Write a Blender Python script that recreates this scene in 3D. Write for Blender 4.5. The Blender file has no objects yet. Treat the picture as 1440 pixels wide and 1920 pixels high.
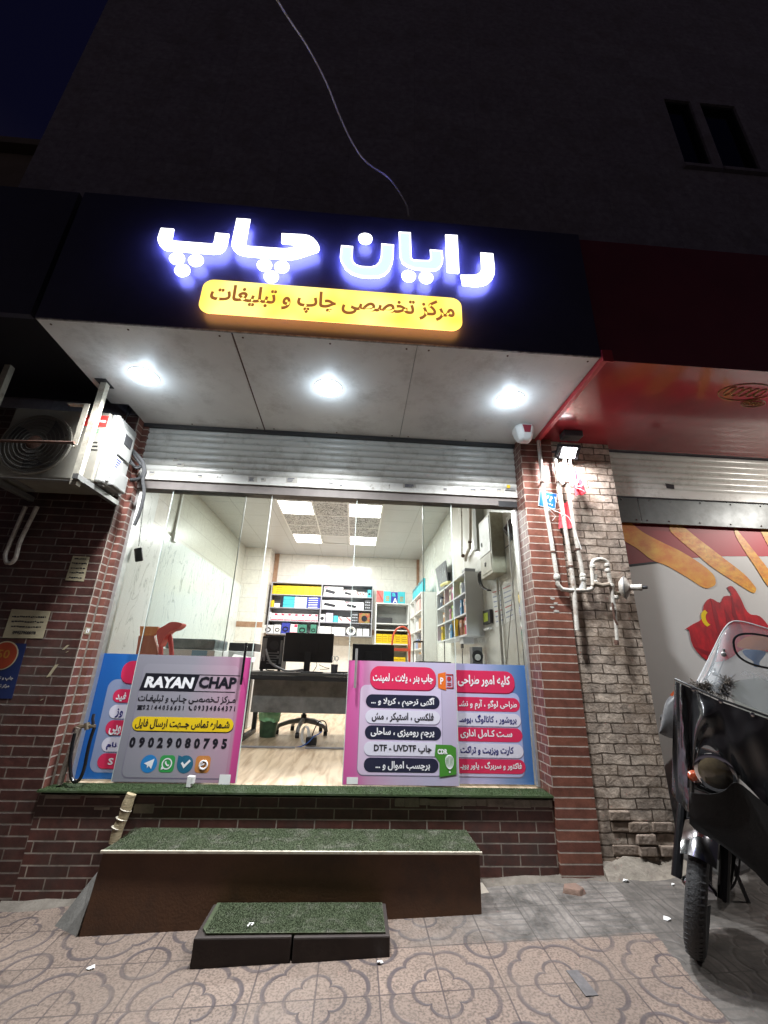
import bpy, bmesh, math, random
import numpy as np
from mathutils import Vector, Matrix, geometry
random.seed(7)
SC = bpy.context.scene
COL = SC.collection

# ------------------------------------------------------------------ camera, sky, exposure
CAM = dict(cx=-0.3404, cy=-3.5344, cz=1.3292, yaw=0.0576, pitch=0.3487, roll=0.0283, f=785.96)
GX, GY = 0.0382, 0.0202                      # the pavement falls to the left and to the street


def _rot():
    y, p_, r_ = CAM['yaw'], CAM['pitch'], CAM['roll']
    f = Vector((math.sin(y) * math.cos(p_), math.cos(y) * math.cos(p_), math.sin(p_)))
    r0 = Vector((math.cos(y), -math.sin(y), 0))
    u0 = r0.cross(f)
    return (r0 * math.cos(r_) + u0 * math.sin(r_), -r0 * math.sin(r_) + u0 * math.cos(r_), f)


CR, CU, CF = _rot()
CP = Vector((CAM['cx'], CAM['cy'], CAM['cz']))
cd = bpy.data.cameras.new('camera')
cam = bpy.data.objects.new('camera', cd)
COL.objects.link(cam)
cd.sensor_fit = 'HORIZONTAL'
cd.sensor_width = 36
cd.lens = 36 * CAM['f'] / 1440
cd.clip_start = 0.05
cd.clip_end = 400
cam.matrix_world = Matrix(((CR.x, CU.x, -CF.x, CP.x), (CR.y, CU.y, -CF.y, CP.y), (CR.z, CU.z, -CF.z, CP.z), (0, 0, 0, 1)))
SC.camera = cam
SC.view_settings.view_transform = 'Standard'
SC.view_settings.look = 'None'
SC.view_settings.exposure = 0.2
SC.view_settings.gamma = 1
SC.render.engine = 'CYCLES'
SC.cycles.use_denoising = True
SC.cycles.max_bounces = 10
SC.cycles.transparent_max_bounces = 24
SC.cycles.sample_clamp_indirect = 6
SC.cycles.caustics_reflective = False
SC.cycles.caustics_refractive = False

W = bpy.data.worlds.new('World')
SC.world = W
W.use_nodes = True
wn, wl = W.node_tree.nodes, W.node_tree.links
wbg = wn['Background']
tc = wn.new('ShaderNodeTexCoord')
sp = wn.new('ShaderNodeSeparateXYZ')
wl.new(tc.outputs['Generated'], sp.inputs[0])
rp = wn.new('ShaderNodeValToRGB')                 # night sky: faint town glow at the horizon, navy above
rp.color_ramp.elements[0].position = 0.0
rp.color_ramp.elements[0].color = (0.060, 0.050, 0.057, 1)
rp.color_ramp.elements[1].position = 0.75
rp.color_ramp.elements[1].color = (0.0020, 0.0020, 0.0080, 1)
e = rp.color_ramp.elements.new(0.3)
e.color = (0.0150, 0.0130, 0.0175, 1)
wl.new(sp.outputs['Z'], rp.inputs[0])
wl.new(rp.outputs[0], wbg.inputs['Color'])
wbg.inputs['Strength'].default_value = 1.0


def P(u, v, ax, val):
    """where the sight line through photo pixel (u, v) meets a plane of the place"""
    d = CF + CR * ((u - 720) / CAM['f']) - CU * ((v - 960) / CAM['f'])
    i = 'xyz'.index(ax)
    return CP + d * ((val - CP[i]) / d[i])


def PN(u, v, pt, n):
    d = CF + CR * ((u - 720) / CAM['f']) - CU * ((v - 960) / CAM['f'])
    return CP + d * ((pt - CP).dot(n) / d.dot(n))


def gz(x, y):
    return GX * x + GY * y


# ------------------------------------------------------------------ materials
def newmat(name):
    m = bpy.data.materials.new(name)
    m.use_nodes = True
    nt = m.node_tree
    return m, nt.nodes, nt.links, nt.nodes['Principled BSDF']


def c4(c):
    return (c[0], c[1], c[2], 1)


def mat(name, c1, c2=None, rough=.5, metal=0, nscale=6, bump=0, bscale=60, coat=0, stretch=(1, 1, 1), spec=None, dirt=None, dscale=2.5, damt=.6):
    m, n, l, b = newmat(name)
    b.inputs['Base Color'].default_value = c4(c1)
    b.inputs['Roughness'].default_value = rough
    b.inputs['Metallic'].default_value = metal
    if spec is not None:
        b.inputs['Specular IOR Level'].default_value = spec
    if coat:
        b.inputs['Coat Weight'].default_value = coat
        b.inputs['Coat Roughness'].default_value = .08
    g = n.new('ShaderNodeNewGeometry')
    mp = n.new('ShaderNodeMapping')
    mp.inputs['Scale'].default_value = stretch
    l.new(g.outputs['Position'], mp.inputs['Vector'])
    if c2 is None:
        c2 = tuple(x * .82 for x in c1)
    t = n.new('ShaderNodeTexNoise')
    t.inputs['Scale'].default_value = nscale
    t.inputs['Detail'].default_value = 7
    t.inputs['Roughness'].default_value = .65
    l.new(mp.outputs[0], t.inputs['Vector'])
    r = n.new('ShaderNodeValToRGB')
    r.color_ramp.elements[0].position = .32
    r.color_ramp.elements[1].position = .68
    r.color_ramp.elements[0].color = c4(c1)
    r.color_ramp.elements[1].color = c4(c2)
    l.new(t.outputs['Fac'], r.inputs[0])
    out = r.outputs[0]
    if dirt is not None:
        t2 = n.new('ShaderNodeTexNoise')
        t2.inputs['Scale'].default_value = dscale
        t2.inputs['Detail'].default_value = 9
        t2.inputs['Roughness'].default_value = .75
        l.new(g.outputs['Position'], t2.inputs['Vector'])
        r2 = n.new('ShaderNodeValToRGB')
        r2.color_ramp.elements[0].position = .5
        r2.color_ramp.elements[0].color = (0, 0, 0, 1)
        r2.color_ramp.elements[1].position = .72
        r2.color_ramp.elements[1].color = (damt, damt, damt, 1)
        l.new(t2.outputs['Fac'], r2.inputs[0])
        mx = n.new('ShaderNodeMixRGB')
        mx.inputs['Color2'].default_value = c4(dirt)
        l.new(r2.outputs[0], mx.inputs['Fac'])
        l.new(out, mx.inputs['Color1'])
        out = mx.outputs[0]
    l.new(out, b.inputs['Base Color'])
    if bump:
        t3 = n.new('ShaderNodeTexNoise')
        t3.inputs['Scale'].default_value = bscale
        t3.inputs['Detail'].default_value = 5
        l.new(mp.outputs[0], t3.inputs['Vector'])
        bp = n.new('ShaderNodeBump')
        bp.inputs['Strength'].default_value = bump
        bp.inputs['Distance'].default_value = .01
        l.new(t3.outputs['Fac'], bp.inputs['Height'])
        l.new(bp.outputs[0], b.inputs['Normal'])
    rr = n.new('ShaderNodeMapRange')
    rr.inputs['To Min'].default_value = max(.02, rough - .08)
    rr.inputs['To Max'].default_value = min(1, rough + .1)
    l.new(t.outputs['Fac'], rr.inputs['Value'])
    l.new(rr.outputs[0], b.inputs['Roughness'])
    return m


def brick(name, axis, c1, c2, mortar, w, h, ms, offs=.5, phase=(0, 0), distort=0, rough=.5, bump=.6, spec=.5, stain=None, vary=.5, rock=0, freq=2, mbump=1.0, msmooth=.1, bd=.012):
    m, n, l, b = newmat(name)
    g = n.new('ShaderNodeNewGeometry')
    s = n.new('ShaderNodeSeparateXYZ')
    l.new(g.outputs['Position'], s.inputs[0])
    cb = n.new('ShaderNodeCombineXYZ')
    l.new(s.outputs['Y' if axis == 'y' else 'X'], cb.inputs['X'])
    l.new(s.outputs['Y' if axis == 'z' else 'Z'], cb.inputs['Y'])
    vec = cb.outputs[0]
    if distort:
        dn = n.new('ShaderNodeTexNoise')
        dn.inputs['Scale'].default_value = 9
        dn.inputs['Detail'].default_value = 4
        l.new(vec, dn.inputs['Vector'])
        mm = n.new('ShaderNodeVectorMath')
        mm.operation = 'MULTIPLY_ADD'
        mm.inputs[1].default_value = (distort, distort, 0)
        l.new(dn.outputs['Color'], mm.inputs[0])
        l.new(vec, mm.inputs[2])
        vec = mm.outputs[0]
    mp = n.new('ShaderNodeMapping')
    mp.inputs['Location'].default_value = (-phase[0] + 40 * w, -phase[1] + 60 * h, 0)
    l.new(vec, mp.inputs['Vector'])
    t = n.new('ShaderNodeTexBrick')
    t.offset = offs
    t.offset_frequency = freq
    t.inputs['Color1'].default_value = c4(c1)
    t.inputs['Color2'].default_value = c4(c2)
    t.inputs['Mortar'].default_value = c4(mortar)
    t.inputs['Scale'].default_value = 1
    t.inputs['Brick Width'].default_value = w
    t.inputs['Row Height'].default_value = h
    t.inputs['Mortar Size'].default_value = ms
    t.inputs['Mortar Smooth'].default_value = msmooth
    l.new(mp.outputs[0], t.inputs['Vector'])
    ns = n.new('ShaderNodeTexNoise')
    ns.inputs['Scale'].default_value = 14
    ns.inputs['Detail'].default_value = 8
    ns.inputs['Roughness'].default_value = .7
    l.new(g.outputs['Position'], ns.inputs['Vector'])
    r = n.new('ShaderNodeValToRGB')
    r.color_ramp.elements[0].position = .3
    r.color_ramp.elements[0].color = (1 - vary, 1 - vary, 1 - vary, 1)
    r.color_ramp.elements[1].position = .7
    r.color_ramp.elements[1].color = (1.15, 1.15, 1.15, 1)
    l.new(ns.outputs['Fac'], r.inputs[0])
    mx = n.new('ShaderNodeMixRGB')
    mx.blend_type = 'MULTIPLY'
    mx.inputs['Fac'].default_value = 1
    l.new(t.outputs['Color'], mx.inputs['Color1'])
    l.new(r.outputs[0], mx.inputs['Color2'])
    out = mx.outputs[0]
    if stain is not None:
        t2 = n.new('ShaderNodeTexNoise')
        t2.inputs['Scale'].default_value = 3.2
        t2.inputs['Detail'].default_value = 8
        t2.inputs['Roughness'].default_value = .7
        l.new(g.outputs['Position'], t2.inputs['Vector'])
        r2 = n.new('ShaderNodeValToRGB')
        r2.color_ramp.elements[0].position = .48
        r2.color_ramp.elements[0].color = (0, 0, 0, 1)
        r2.color_ramp.elements[1].position = .7
        r2.color_ramp.elements[1].color = (.75, .75, .75, 1)
        l.new(t2.outputs['Fac'], r2.inputs[0])
        m2 = n.new('ShaderNodeMixRGB')
        m2.inputs['Color2'].default_value = c4(stain)
        l.new(r2.outputs[0], m2.inputs['Fac'])
        l.new(out, m2.inputs['Color1'])
        out = m2.outputs[0]
    l.new(out, b.inputs['Base Color'])
    b.inputs['Roughness'].default_value = rough
    b.inputs['Specular IOR Level'].default_value = spec
    ad = n.new('ShaderNodeMath')
    ad.operation = 'MULTIPLY_ADD'
    ad.inputs[1].default_value = -mbump
    l.new(t.outputs['Fac'], ad.inputs[0])
    ml = n.new('ShaderNodeMath')
    ml.operation = 'MULTIPLY'
    ml.inputs[1].default_value = .35 + rock
    l.new(ns.outputs['Fac'], ml.inputs[0])
    l.new(ml.outputs[0], ad.inputs[2])
    bp = n.new('ShaderNodeBump')
    bp.inputs['Strength'].default_value = bump
    bp.inputs['Distance'].default_value = bd
    l.new(ad.outputs[0], bp.inputs['Height'])
    l.new(bp.outputs[0], b.inputs['Normal'])
    return m


def glow(name, col, strength):
    m, n, l, b = newmat(name)
    b.inputs['Base Color'].default_value = (.8, .8, .8, 1)
    b.inputs['Emission Color'].default_value = c4(col)
    b.inputs['Emission Strength'].default_value = strength
    return m


def flat(name, c, rough=.45, metal=0, coat=0, spec=.5):
    m, n, l, b = newmat(name)
    b.inputs['Base Color'].default_value = c4(c)
    b.inputs['Roughness'].default_value = rough
    b.inputs['Metallic'].default_value = metal
    b.inputs['Specular IOR Level'].default_value = spec
    if coat:
        b.inputs['Coat Weight'].default_value = coat
    return m


def ramp_mat(name, axis, lo, hi, stops, rough=.35, wob=0):
    """printed colour running along one world axis"""
    m, n, l, b = newmat(name)
    g = n.new('ShaderNodeNewGeometry')
    s = n.new('ShaderNodeSeparateXYZ')
    l.new(g.outputs['Position'], s.inputs[0])
    mr = n.new('ShaderNodeMapRange')
    mr.inputs['From Min'].default_value = lo
    mr.inputs['From Max'].default_value = hi
    l.new(s.outputs[axis.upper()], mr.inputs['Value'])
    val = mr.outputs[0]
    if wob:
        t = n.new('ShaderNodeTexNoise')
        t.inputs['Scale'].default_value = 4
        l.new(g.outputs['Position'], t.inputs['Vector'])
        a = n.new('ShaderNodeMath')
        a.operation = 'MULTIPLY_ADD'
        a.inputs[1].default_value = wob
        l.new(t.outputs['Fac'], a.inputs[0])
        l.new(val, a.inputs[2])
        val = a.outputs[0]
    r = n.new('ShaderNodeValToRGB')
    els = r.color_ramp.elements
    while len(els) < len(stops):
        els.new(.5)
    for el, (p_, c) in zip(els, stops):
        el.position = p_
        el.color = c4(c)
    l.new(val, r.inputs[0])
    l.new(r.outputs[0], b.inputs['Base Color'])
    b.inputs['Roughness'].default_value = rough
    return m


def glass(name, tint, haze=0.0, ior=1.45, gl=1.0):
    m, n, l, b = newmat(name)
    n.remove(b)
    o = n['Material Output']
    tr = n.new('ShaderNodeBsdfTransparent')
    tr.inputs['Color'].default_value = c4(tint)
    g = n.new('ShaderNodeBsdfGlossy')
    g.inputs['Roughness'].default_value = .015
    fr = n.new('ShaderNodeFresnel')
    fr.inputs['IOR'].default_value = ior
    k = n.new('ShaderNodeMath')
    k.operation = 'MULTIPLY'
    k.inputs[1].default_value = gl
    l.new(fr.outputs[0], k.inputs[0])
    mx = n.new('ShaderNodeMixShader')
    l.new(k.outputs[0], mx.inputs[0])
    l.new(tr.outputs[0], mx.inputs[1])
    l.new(g.outputs[0], mx.inputs[2])
    sh = mx.outputs[0]
    if haze:
        df = n.new('ShaderNodeBsdfDiffuse')
        df.inputs['Color'].default_value = (.75, .78, .8, 1)
        m2 = n.new('ShaderNodeMixShader')
        m2.inputs[0].default_value = haze
        l.new(sh, m2.inputs[1])
        l.new(df.outputs[0], m2.inputs[2])
        sh = m2.outputs[0]
    l.new(sh, o.inputs['Surface'])
    return m


# ------------------------------------------------------------------ mesh building
class MB:
    def __init__(s):
        s.v, s.f, s.p = [], [], []

    def add(s, vs, fs):
        o = len(s.v)
        s.p.append((o, len(s.f)))
        s.v += [tuple(x) for x in vs]
        s.f += [tuple(i + o for i in q) for q in fs]
        return s

    def each(s, name, m, parent, **k):
        """every added piece as a part of its own"""
        out = []
        for i, (a, c) in enumerate(s.p):
            b, d = s.p[i + 1] if i + 1 < len(s.p) else (len(s.v), len(s.f))
            q = MB()
            q.add(s.v[a:b], [tuple(j - a for j in f) for f in s.f[c:d]])
            out.append(q.build(name, m, parent, **k))
        return out

    def box(s, x0, x1, y0, y1, z0, z1):
        if x0 > x1: x0, x1 = x1, x0
        if y0 > y1: y0, y1 = y1, y0
        if z0 > z1: z0, z1 = z1, z0
        return s.add([(x0, y0, z0), (x1, y0, z0), (x1, y1, z0), (x0, y1, z0), (x0, y0, z1), (x1, y0, z1), (x1, y1, z1), (x0, y1, z1)],
                     [(0, 3, 2, 1), (4, 5, 6, 7), (0, 1, 5, 4), (1, 2, 6, 5), (2, 3, 7, 6), (3, 0, 4, 7)])

    def obox(s, c, ax, ay, az, hx, hy, hz):
        c, ax, ay, az = Vector(c), Vector(ax), Vector(ay), Vector(az)
        q = [c + ax * (hx * i) + ay * (hy * j) + az * (hz * k) for k in (-1, 1) for i, j in ((-1, -1), (1, -1), (1, 1), (-1, 1))]
        return s.add(q, [(0, 3, 2, 1), (4, 5, 6, 7), (0, 1, 5, 4), (1, 2, 6, 5), (2, 3, 7, 6), (3, 0, 4, 7)])

    def bar(s, a, b, w, h, up=(0, 0, 1)):
        a, b = Vector(a), Vector(b)
        d = (b - a)
        L = d.length
        d = d / L
        up = Vector(up)
        if abs(d.dot(up)) > .98:
            up = Vector((0, 1, 0))
        sd = d.cross(up).normalized()
        u2 = sd.cross(d)
        return s.obox((a + b) / 2, d, sd, u2, L / 2, w / 2, h / 2)

    def tube(s, pts, r, n=10, closed=False, smooth=0):
        pts = [Vector(q) for q in pts]
        if smooth:
            pts = spline(pts, smooth, closed)
        m = len(pts)
        rs = r if isinstance(r, (list, tuple)) else [r] * m
        if len(rs) != m:
            rs = [rs[min(len(rs) - 1, int(i * len(rs) / m))] for i in range(m)]
        t0 = (pts[1] - pts[0]).normalized()
        nn = t0.orthogonal().normalized()
        rings = []
        for i in range(m):
            if closed:
                t = (pts[(i + 1) % m] - pts[i - 1]).normalized()
            else:
                t = (pts[min(i + 1, m - 1)] - pts[max(i - 1, 0)]).normalized()
            nn = (nn - t * nn.dot(t)).normalized()
            bb = t.cross(nn)
            rings.append([pts[i] + (nn * math.cos(2 * math.pi * k / n) + bb * math.sin(2 * math.pi * k / n)) * rs[i] for k in range(n)])
        vs = [q for rg in rings for q in rg]
        fs = []
        for i in range(m if closed else m - 1):
            j = (i + 1) % m
            for k in range(n):
                fs.append((i * n + k, i * n + (k + 1) % n, j * n + (k + 1) % n, j * n + k))
        if not closed:
            fs.append(tuple(reversed(range(n))))
            fs.append(tuple((m - 1) * n + k for k in range(n)))
        return s.add(vs, fs)

    def cyl(s, a, b, r, r2=None, n=16):
        return s.tube([a, b], [r, r if r2 is None else r2], n)

    def lathe(s, prof, o, axis, n=24):
        o, axis = Vector(o), Vector(axis).normalized()
        p_ = axis.orthogonal().normalized()
        q = axis.cross(p_)
        vs, fs = [], []
        for r, h in prof:
            for k in range(n):
                a = 2 * math.pi * k / n
                vs.append(o + axis * h + (p_ * math.cos(a) + q * math.sin(a)) * r)
        m = len(prof)
        for i in range(m - 1):
            for k in range(n):
                fs.append((i * n + k, i * n + (k + 1) % n, (i + 1) * n + (k + 1) % n, (i + 1) * n + k))
        if prof[0][0] > 1e-6: fs.append(tuple(reversed(range(n))))
        if prof[-1][0] > 1e-6: fs.append(tuple((m - 1) * n + k for k in range(n)))
        return s.add(vs, fs)

    def prism(s, pts, off):
        """solid of a (possibly concave) planar outline pushed along off"""
        pts = [Vector(q) for q in pts]
        off = Vector(off)
        n = len(pts)
        tri = geometry.tessellate_polygon([pts])
        nrm = Vector((0, 0, 0))
        for i in range(n):
            nrm += pts[i].cross(pts[(i + 1) % n])
        fs = []
        flip = nrm.dot(off) > 0
        for t in tri:
            a, b_, c = t
            tn = (pts[b_] - pts[a]).cross(pts[c] - pts[a])
            if tn.dot(off) > 0: t = (c, b_, a)
            else: t = (a, b_, c)
            fs.append(t)
            fs.append(tuple(i + n for i in reversed(t)))
        for i in range(n):
            j = (i + 1) % n
            q = (i, j, j + n, i + n)
            fs.append(q if flip else tuple(reversed(q)))
        return s.add(pts + [q + off for q in pts], fs)

    def sheet(s, top, bot, nv, off, thick):
        """soft sheet between two matching edges; off(i, t) shifts it, thick is a vector"""
        m = len(top)
        thick = Vector(thick)
        vs = []
        for j in range(nv + 1):
            t = j / nv
            for i in range(m):
                vs.append(Vector(top[i]) * (1 - t) + Vector(bot[i]) * t + Vector(off(i / (m - 1), t)))
        k = len(vs)
        fs = []
        for j in range(nv):
            for i in range(m - 1):
                a = j * m + i
                fs.append((a, a + 1, a + m + 1, a + m))
                fs.append((k + a, k + a + m, k + a + m + 1, k + a + 1))
        rim = [(j * m, (j + 1) * m) for j in range(nv)] + [(nv * m + i, nv * m + i + 1) for i in range(m - 1)] + \
              [((j + 1) * m + m - 1, j * m + m - 1) for j in reversed(range(nv))] + [(i + 1, i) for i in reversed(range(m - 1))]
        for a, b_ in rim:
            fs.append((a, b_, k + b_, k + a))
        return s.add(vs + [q + thick for q in vs], fs)

    def build(s, name, m, parent=None, smooth=False, bevel=0, seg=2, loc=None, angle=35):
        me = bpy.data.meshes.new(name)
        o0 = Vector((0, 0, 0))
        if parent is not None:
            o0 = ORG[parent.name]
        elif loc is not None:
            o0 = Vector(loc)
        elif s.v:
            a = np.array(s.v)
            o0 = Vector(((a[:, 0].min() + a[:, 0].max()) / 2, (a[:, 1].min() + a[:, 1].max()) / 2, a[:, 2].min()))
        me.from_pydata([(x - o0.x, y - o0.y, z - o0.z) for x, y, z in s.v], [], s.f)
        if bevel:
            bm = bmesh.new()
            bm.from_mesh(me)
            bmesh.ops.remove_doubles(bm, verts=bm.verts, dist=1e-5)
            ed = [ee for ee in bm.edges if len(ee.link_faces) == 2 and ee.calc_face_angle(0) > .5]
            bmesh.ops.bevel(bm, geom=ed, offset=bevel, segments=seg, affect='EDGES', clamp_overlap=True, profile=.6)
            bm.to_mesh(me)
            bm.free()
        me.materials.append(m)
        if smooth:
            me.shade_smooth()
            me.set_sharp_from_angle(angle=math.radians(angle))
        o = bpy.data.objects.new(name, me)
        COL.objects.link(o)
        if parent is not None:
            o.parent = parent
            ORG[o.name] = o0
        else:
            o.location = o0
            ORG[o.name] = o0
        return o


ORG = {}


def spline(pts, k, closed=False):
    out = []
    m = len(pts)
    rng = range(m if closed else m - 1)
    for i in rng:
        if closed:
            a, b, c, d = pts[i - 1], pts[i], pts[(i + 1) % m], pts[(i + 2) % m]
        else:
            a, b, c, d = pts[max(i - 1, 0)], pts[i], pts[i + 1], pts[min(i + 2, m - 1)]
        for j in range(k):
            t = j / k
            out.append(.5 * ((2 * b) + (c - a) * t + (2 * a - 5 * b + 4 * c - d) * t * t + (3 * b - a - 3 * c + d) * t ** 3))
    if not closed:
        out.append(pts[-1])
    return out


def tag(o, label, cat, group=None, kind=None):
    if label: o['label'] = label
    if cat: o['category'] = cat
    if group: o['group'] = group
    if kind: o['kind'] = kind
    return o


def thing(name, label, cat, loc=(0, 0, 0), group=None):
    o = bpy.data.objects.new(name, None)
    o.empty_display_size = .1
    COL.objects.link(o)
    o.location = loc
    ORG[o.name] = Vector(loc)
    return tag(o, label, cat, group)


def struct(name, mb, m, **k):
    return tag(mb.build(name, m, **k), None, None, None, 'structure')


def copy_thing(o, loc, label=None):
    r = o.copy()
    COL.objects.link(r)
    r.location = loc
    ORG[r.name] = Vector(loc)
    if label: r['label'] = label

    def rec(src, dst):
        for ch in list(src.children):
            c = ch.copy()
            COL.objects.link(c)
            c.parent = dst
            rec(ch, c)
    rec(o, r)
    return r


def lamp(name, kind, loc, parent, energy, color=(1, 1, 1), **k):
    ld = bpy.data.lights.new(name, kind)
    ld.energy = energy
    ld.color = color
    for a, b in k.items():
        if a != 'aim': setattr(ld, a, b)
    o = bpy.data.objects.new(name, ld)
    COL.objects.link(o)
    o.parent = parent
    o.location = Vector(loc) - ORG[parent.name]
    d = Vector(k.get('aim', (0, 0, -1)))
    o.rotation_euler = d.to_track_quat('-Z', 'Y').to_euler()
    return o


# ------------------------------------------------------------------ lettering (Persian letters are joined here by hand)
AR = {'ا': 'FE8D FE8E', 'آ': 'FE81 FE82', 'ب': 'FE8F FE90 FE91 FE92', 'پ': 'FB56 FB57 FB58 FB59', 'ت': 'FE95 FE96 FE97 FE98',
      'ج': 'FE9D FE9E FE9F FEA0', 'چ': 'FB7A FB7B FB7C FB7D', 'ح': 'FEA1 FEA2 FEA3 FEA4', 'خ': 'FEA5 FEA6 FEA7 FEA8', 'د': 'FEA9 FEAA',
      'ر': 'FEAD FEAE', 'ز': 'FEAF FEB0', 'س': 'FEB1 FEB2 FEB3 FEB4', 'ش': 'FEB5 FEB6 FEB7 FEB8', 'ص': 'FEB9 FEBA FEBB FEBC',
      'ط': 'FEC1 FEC2 FEC3 FEC4', 'ع': 'FEC9 FECA FECB FECC', 'غ': 'FECD FECE FECF FED0', 'ف': 'FED1 FED2 FED3 FED4', 'ق': 'FED5 FED6 FED7 FED8',
      'ک': 'FB8E FB8F FB90 FB91', 'گ': 'FB92 FB93 FB94 FB95', 'ل': 'FEDD FEDE FEDF FEE0', 'م': 'FEE1 FEE2 FEE3 FEE4', 'ن': 'FEE5 FEE6 FEE7 FEE8',
      'و': 'FEED FEEE', 'ه': 'FEE9 FEEA FEEB FEEC', 'ی': 'FBFC FBFD FBFE FBFF'}


def shape(t):
    out = []
    i = 0
    prev = False
    while i < len(t):
        ch = t[i]
        if ch == 'ل' and i + 1 < len(t) and t[i + 1] == 'ا':
            out.append('\ufefc' if prev else '\ufefb')
            prev = False
            i += 2
            continue
        if ch in AR:
            fr = [chr(int(q, 16)) for q in AR[ch].split()]
            nx = i + 1 < len(t) and (t[i + 1] in AR or t[i + 1] == 'ـ')
            dual = len(fr) == 4
            if dual and nx: out.append(fr[3] if prev else fr[2])
            else: out.append(fr[1] if prev else fr[0])
            prev = dual and nx
        elif ch == 'ـ':
            out.append(ch)
            prev = True
        else:
            out.append(ch)
            prev = False
        i += 1
    # visual order: reverse everything, then put left-to-right runs back
    vis = out[::-1]
    if not any(c in AR for c in t): return t
    res, run = [], []
    for c in vis:
        if c.isascii() and c.isalnum():
            run.append(c)
        else:
            res += run[::-1]
            run = []
            res.append(c)
    return ''.join(res + run[::-1])


def glyphs(t, bold=0.0, shear=0.0, space=1.0):
    c = bpy.data.curves.new('lettering', 'FONT')
    c.body = shape(t)
    c.resolution_u = 2
    c.offset = bold
    c.shear = shear
    c.space_character = space
    o = bpy.data.objects.new('lettering', c)
    COL.objects.link(o)
    dg = bpy.context.evaluated_depsgraph_get()
    me = o.evaluated_get(dg).to_mesh()
    vs = np.array([v.co[:2] for v in me.vertices])
    fs = [tuple(q.vertices) for q in me.polygons]
    o.evaluated_get(dg).to_mesh_clear()
    bpy.data.objects.remove(o)
    bpy.data.curves.remove(c)
    # loose glyphs, so that touching ones can sit a hair apart
    par = list(range(len(vs)))

    def find(a):
        while par[a] != a:
            par[a] = par[par[a]]
            a = par[a]
        return a
    for q in fs:
        for b in q[1:]:
            ra, rb = find(q[0]), find(b)
            if ra != rb: par[rb] = ra
    ids = {}
    lay = [ids.setdefault(find(i), len(ids)) % 4 for i in range(len(vs))]
    return vs, fs, lay


def text(mb, t, c, right, up, W_, H_=None, bold=.02, shear=0, space=1.0, lift=.0004):
    """letters of t fitted to width W_ (and height H_) about centre c"""
    vs, fs, lay = glyphs(t, bold, shear, space)
    lo, hi = vs.min(0), vs.max(0)
    right, up, c = Vector(right).normalized(), Vector(up).normalized(), Vector(c)
    n = right.cross(up)
    sx = W_ / (hi[0] - lo[0])
    sy = sx if H_ is None else H_ / (hi[1] - lo[1])
    mid = (lo + hi) / 2
    q = [c + right * float((v[0] - mid[0]) * sx) + up * float((v[1] - mid[1]) * sy) + n * (lift * k) for v, k in zip(vs, lay)]
    mb.add(q, fs)
    return mb


def rrect(x0, x1, z0, z1, r, y, k=6):
    r = min(r, abs(x1 - x0) / 2 - 1e-4, abs(z1 - z0) / 2 - 1e-4)
    pts = []
    for cx, cz, a0 in ((x1 - r, z1 - r, 0), (x0 + r, z1 - r, 90), (x0 + r, z0 + r, 180), (x1 - r, z0 + r, 270)):
        for i in range(k + 1):
            a = math.radians(a0 + 90 * i / k)
            pts.append((cx + r * math.cos(a), y, cz + r * math.sin(a)))
    return pts


def pxrect(u0, v0, u1, v1, y):
    a = P(u0, (v0 + v1) / 2, 'y', y)
    b = P(u1, (v0 + v1) / 2, 'y', y)
    c = P((u0 + u1) / 2, v0, 'y', y)
    d = P((u0 + u1) / 2, v1, 'y', y)
    return a.x, b.x, d.z, c.z


def disc(mb, c, r, y0, y1, n=24, sx=1.0):
    """round plate facing the street"""
    return mb.prism([(c[0] + r * sx * math.cos(2 * math.pi * i / n), y0, c[2] + r * math.sin(2 * math.pi * i / n)) for i in range(n)], (0, y1 - y0, 0))


def turf(mb, x0, x1, y0, y1, zf, n, h=.0065, rot=None):
    rs = random.Random(n)
    for _ in range(n):
        x, y = rs.uniform(x0, x1), rs.uniform(y0, y1)
        z = zf(x, y)
        a = rs.uniform(0, 6.283)
        w = .0015
        hh = h * rs.uniform(.55, 1.25)
        lx, ly = rs.gauss(0, .35) * hh, rs.gauss(0, .35) * hh
        dx, dy = math.cos(a) * w, math.sin(a) * w
        o = len(mb.v)
        mb.v += [(x - dx, y - dy, z), (x + dx, y + dy, z), (x + lx, y + ly, z + hh)]
        mb.f.append((o, o + 1, o + 2))
    return mb

# ------------------------------------------------------------------ shared materials
M = {}
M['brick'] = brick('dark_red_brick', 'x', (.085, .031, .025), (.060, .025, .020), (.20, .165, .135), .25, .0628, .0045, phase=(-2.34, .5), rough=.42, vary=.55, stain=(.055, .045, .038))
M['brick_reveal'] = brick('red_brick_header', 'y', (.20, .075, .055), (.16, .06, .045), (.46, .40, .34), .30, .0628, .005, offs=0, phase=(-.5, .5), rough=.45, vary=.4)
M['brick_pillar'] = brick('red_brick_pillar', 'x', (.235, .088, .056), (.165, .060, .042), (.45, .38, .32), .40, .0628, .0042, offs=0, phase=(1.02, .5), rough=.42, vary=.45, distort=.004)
M['brick_pillar_side'] = brick('red_brick_pillar_side', 'y', (.21, .078, .055), (.16, .058, .042), (.45, .38, .32), .115, .0628, .0042, offs=.5, phase=(-.23, .5), rough=.42, vary=.45, distort=.003)
M['stone'] = brick('rough_grey_brick', 'x', (.66, .55, .45), (.47, .385, .315), (.13, .10, .078), .205, .068, .0054, phase=(1.39, .3), rough=.88, vary=.68, distort=.028, rock=1.5, bump=.75, stain=(.24, .175, .125), spec=.15, bd=.012)
M['stone_side'] = brick('rough_grey_brick_side', 'y', (.66, .55, .45), (.47, .385, .315), (.13, .10, .078), .205, .068, .0054, phase=(-.2, .3), rough=.88, vary=.68, distort=.028, rock=1.5, bump=.75, stain=(.24, .175, .125), spec=.15, bd=.012)
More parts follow.
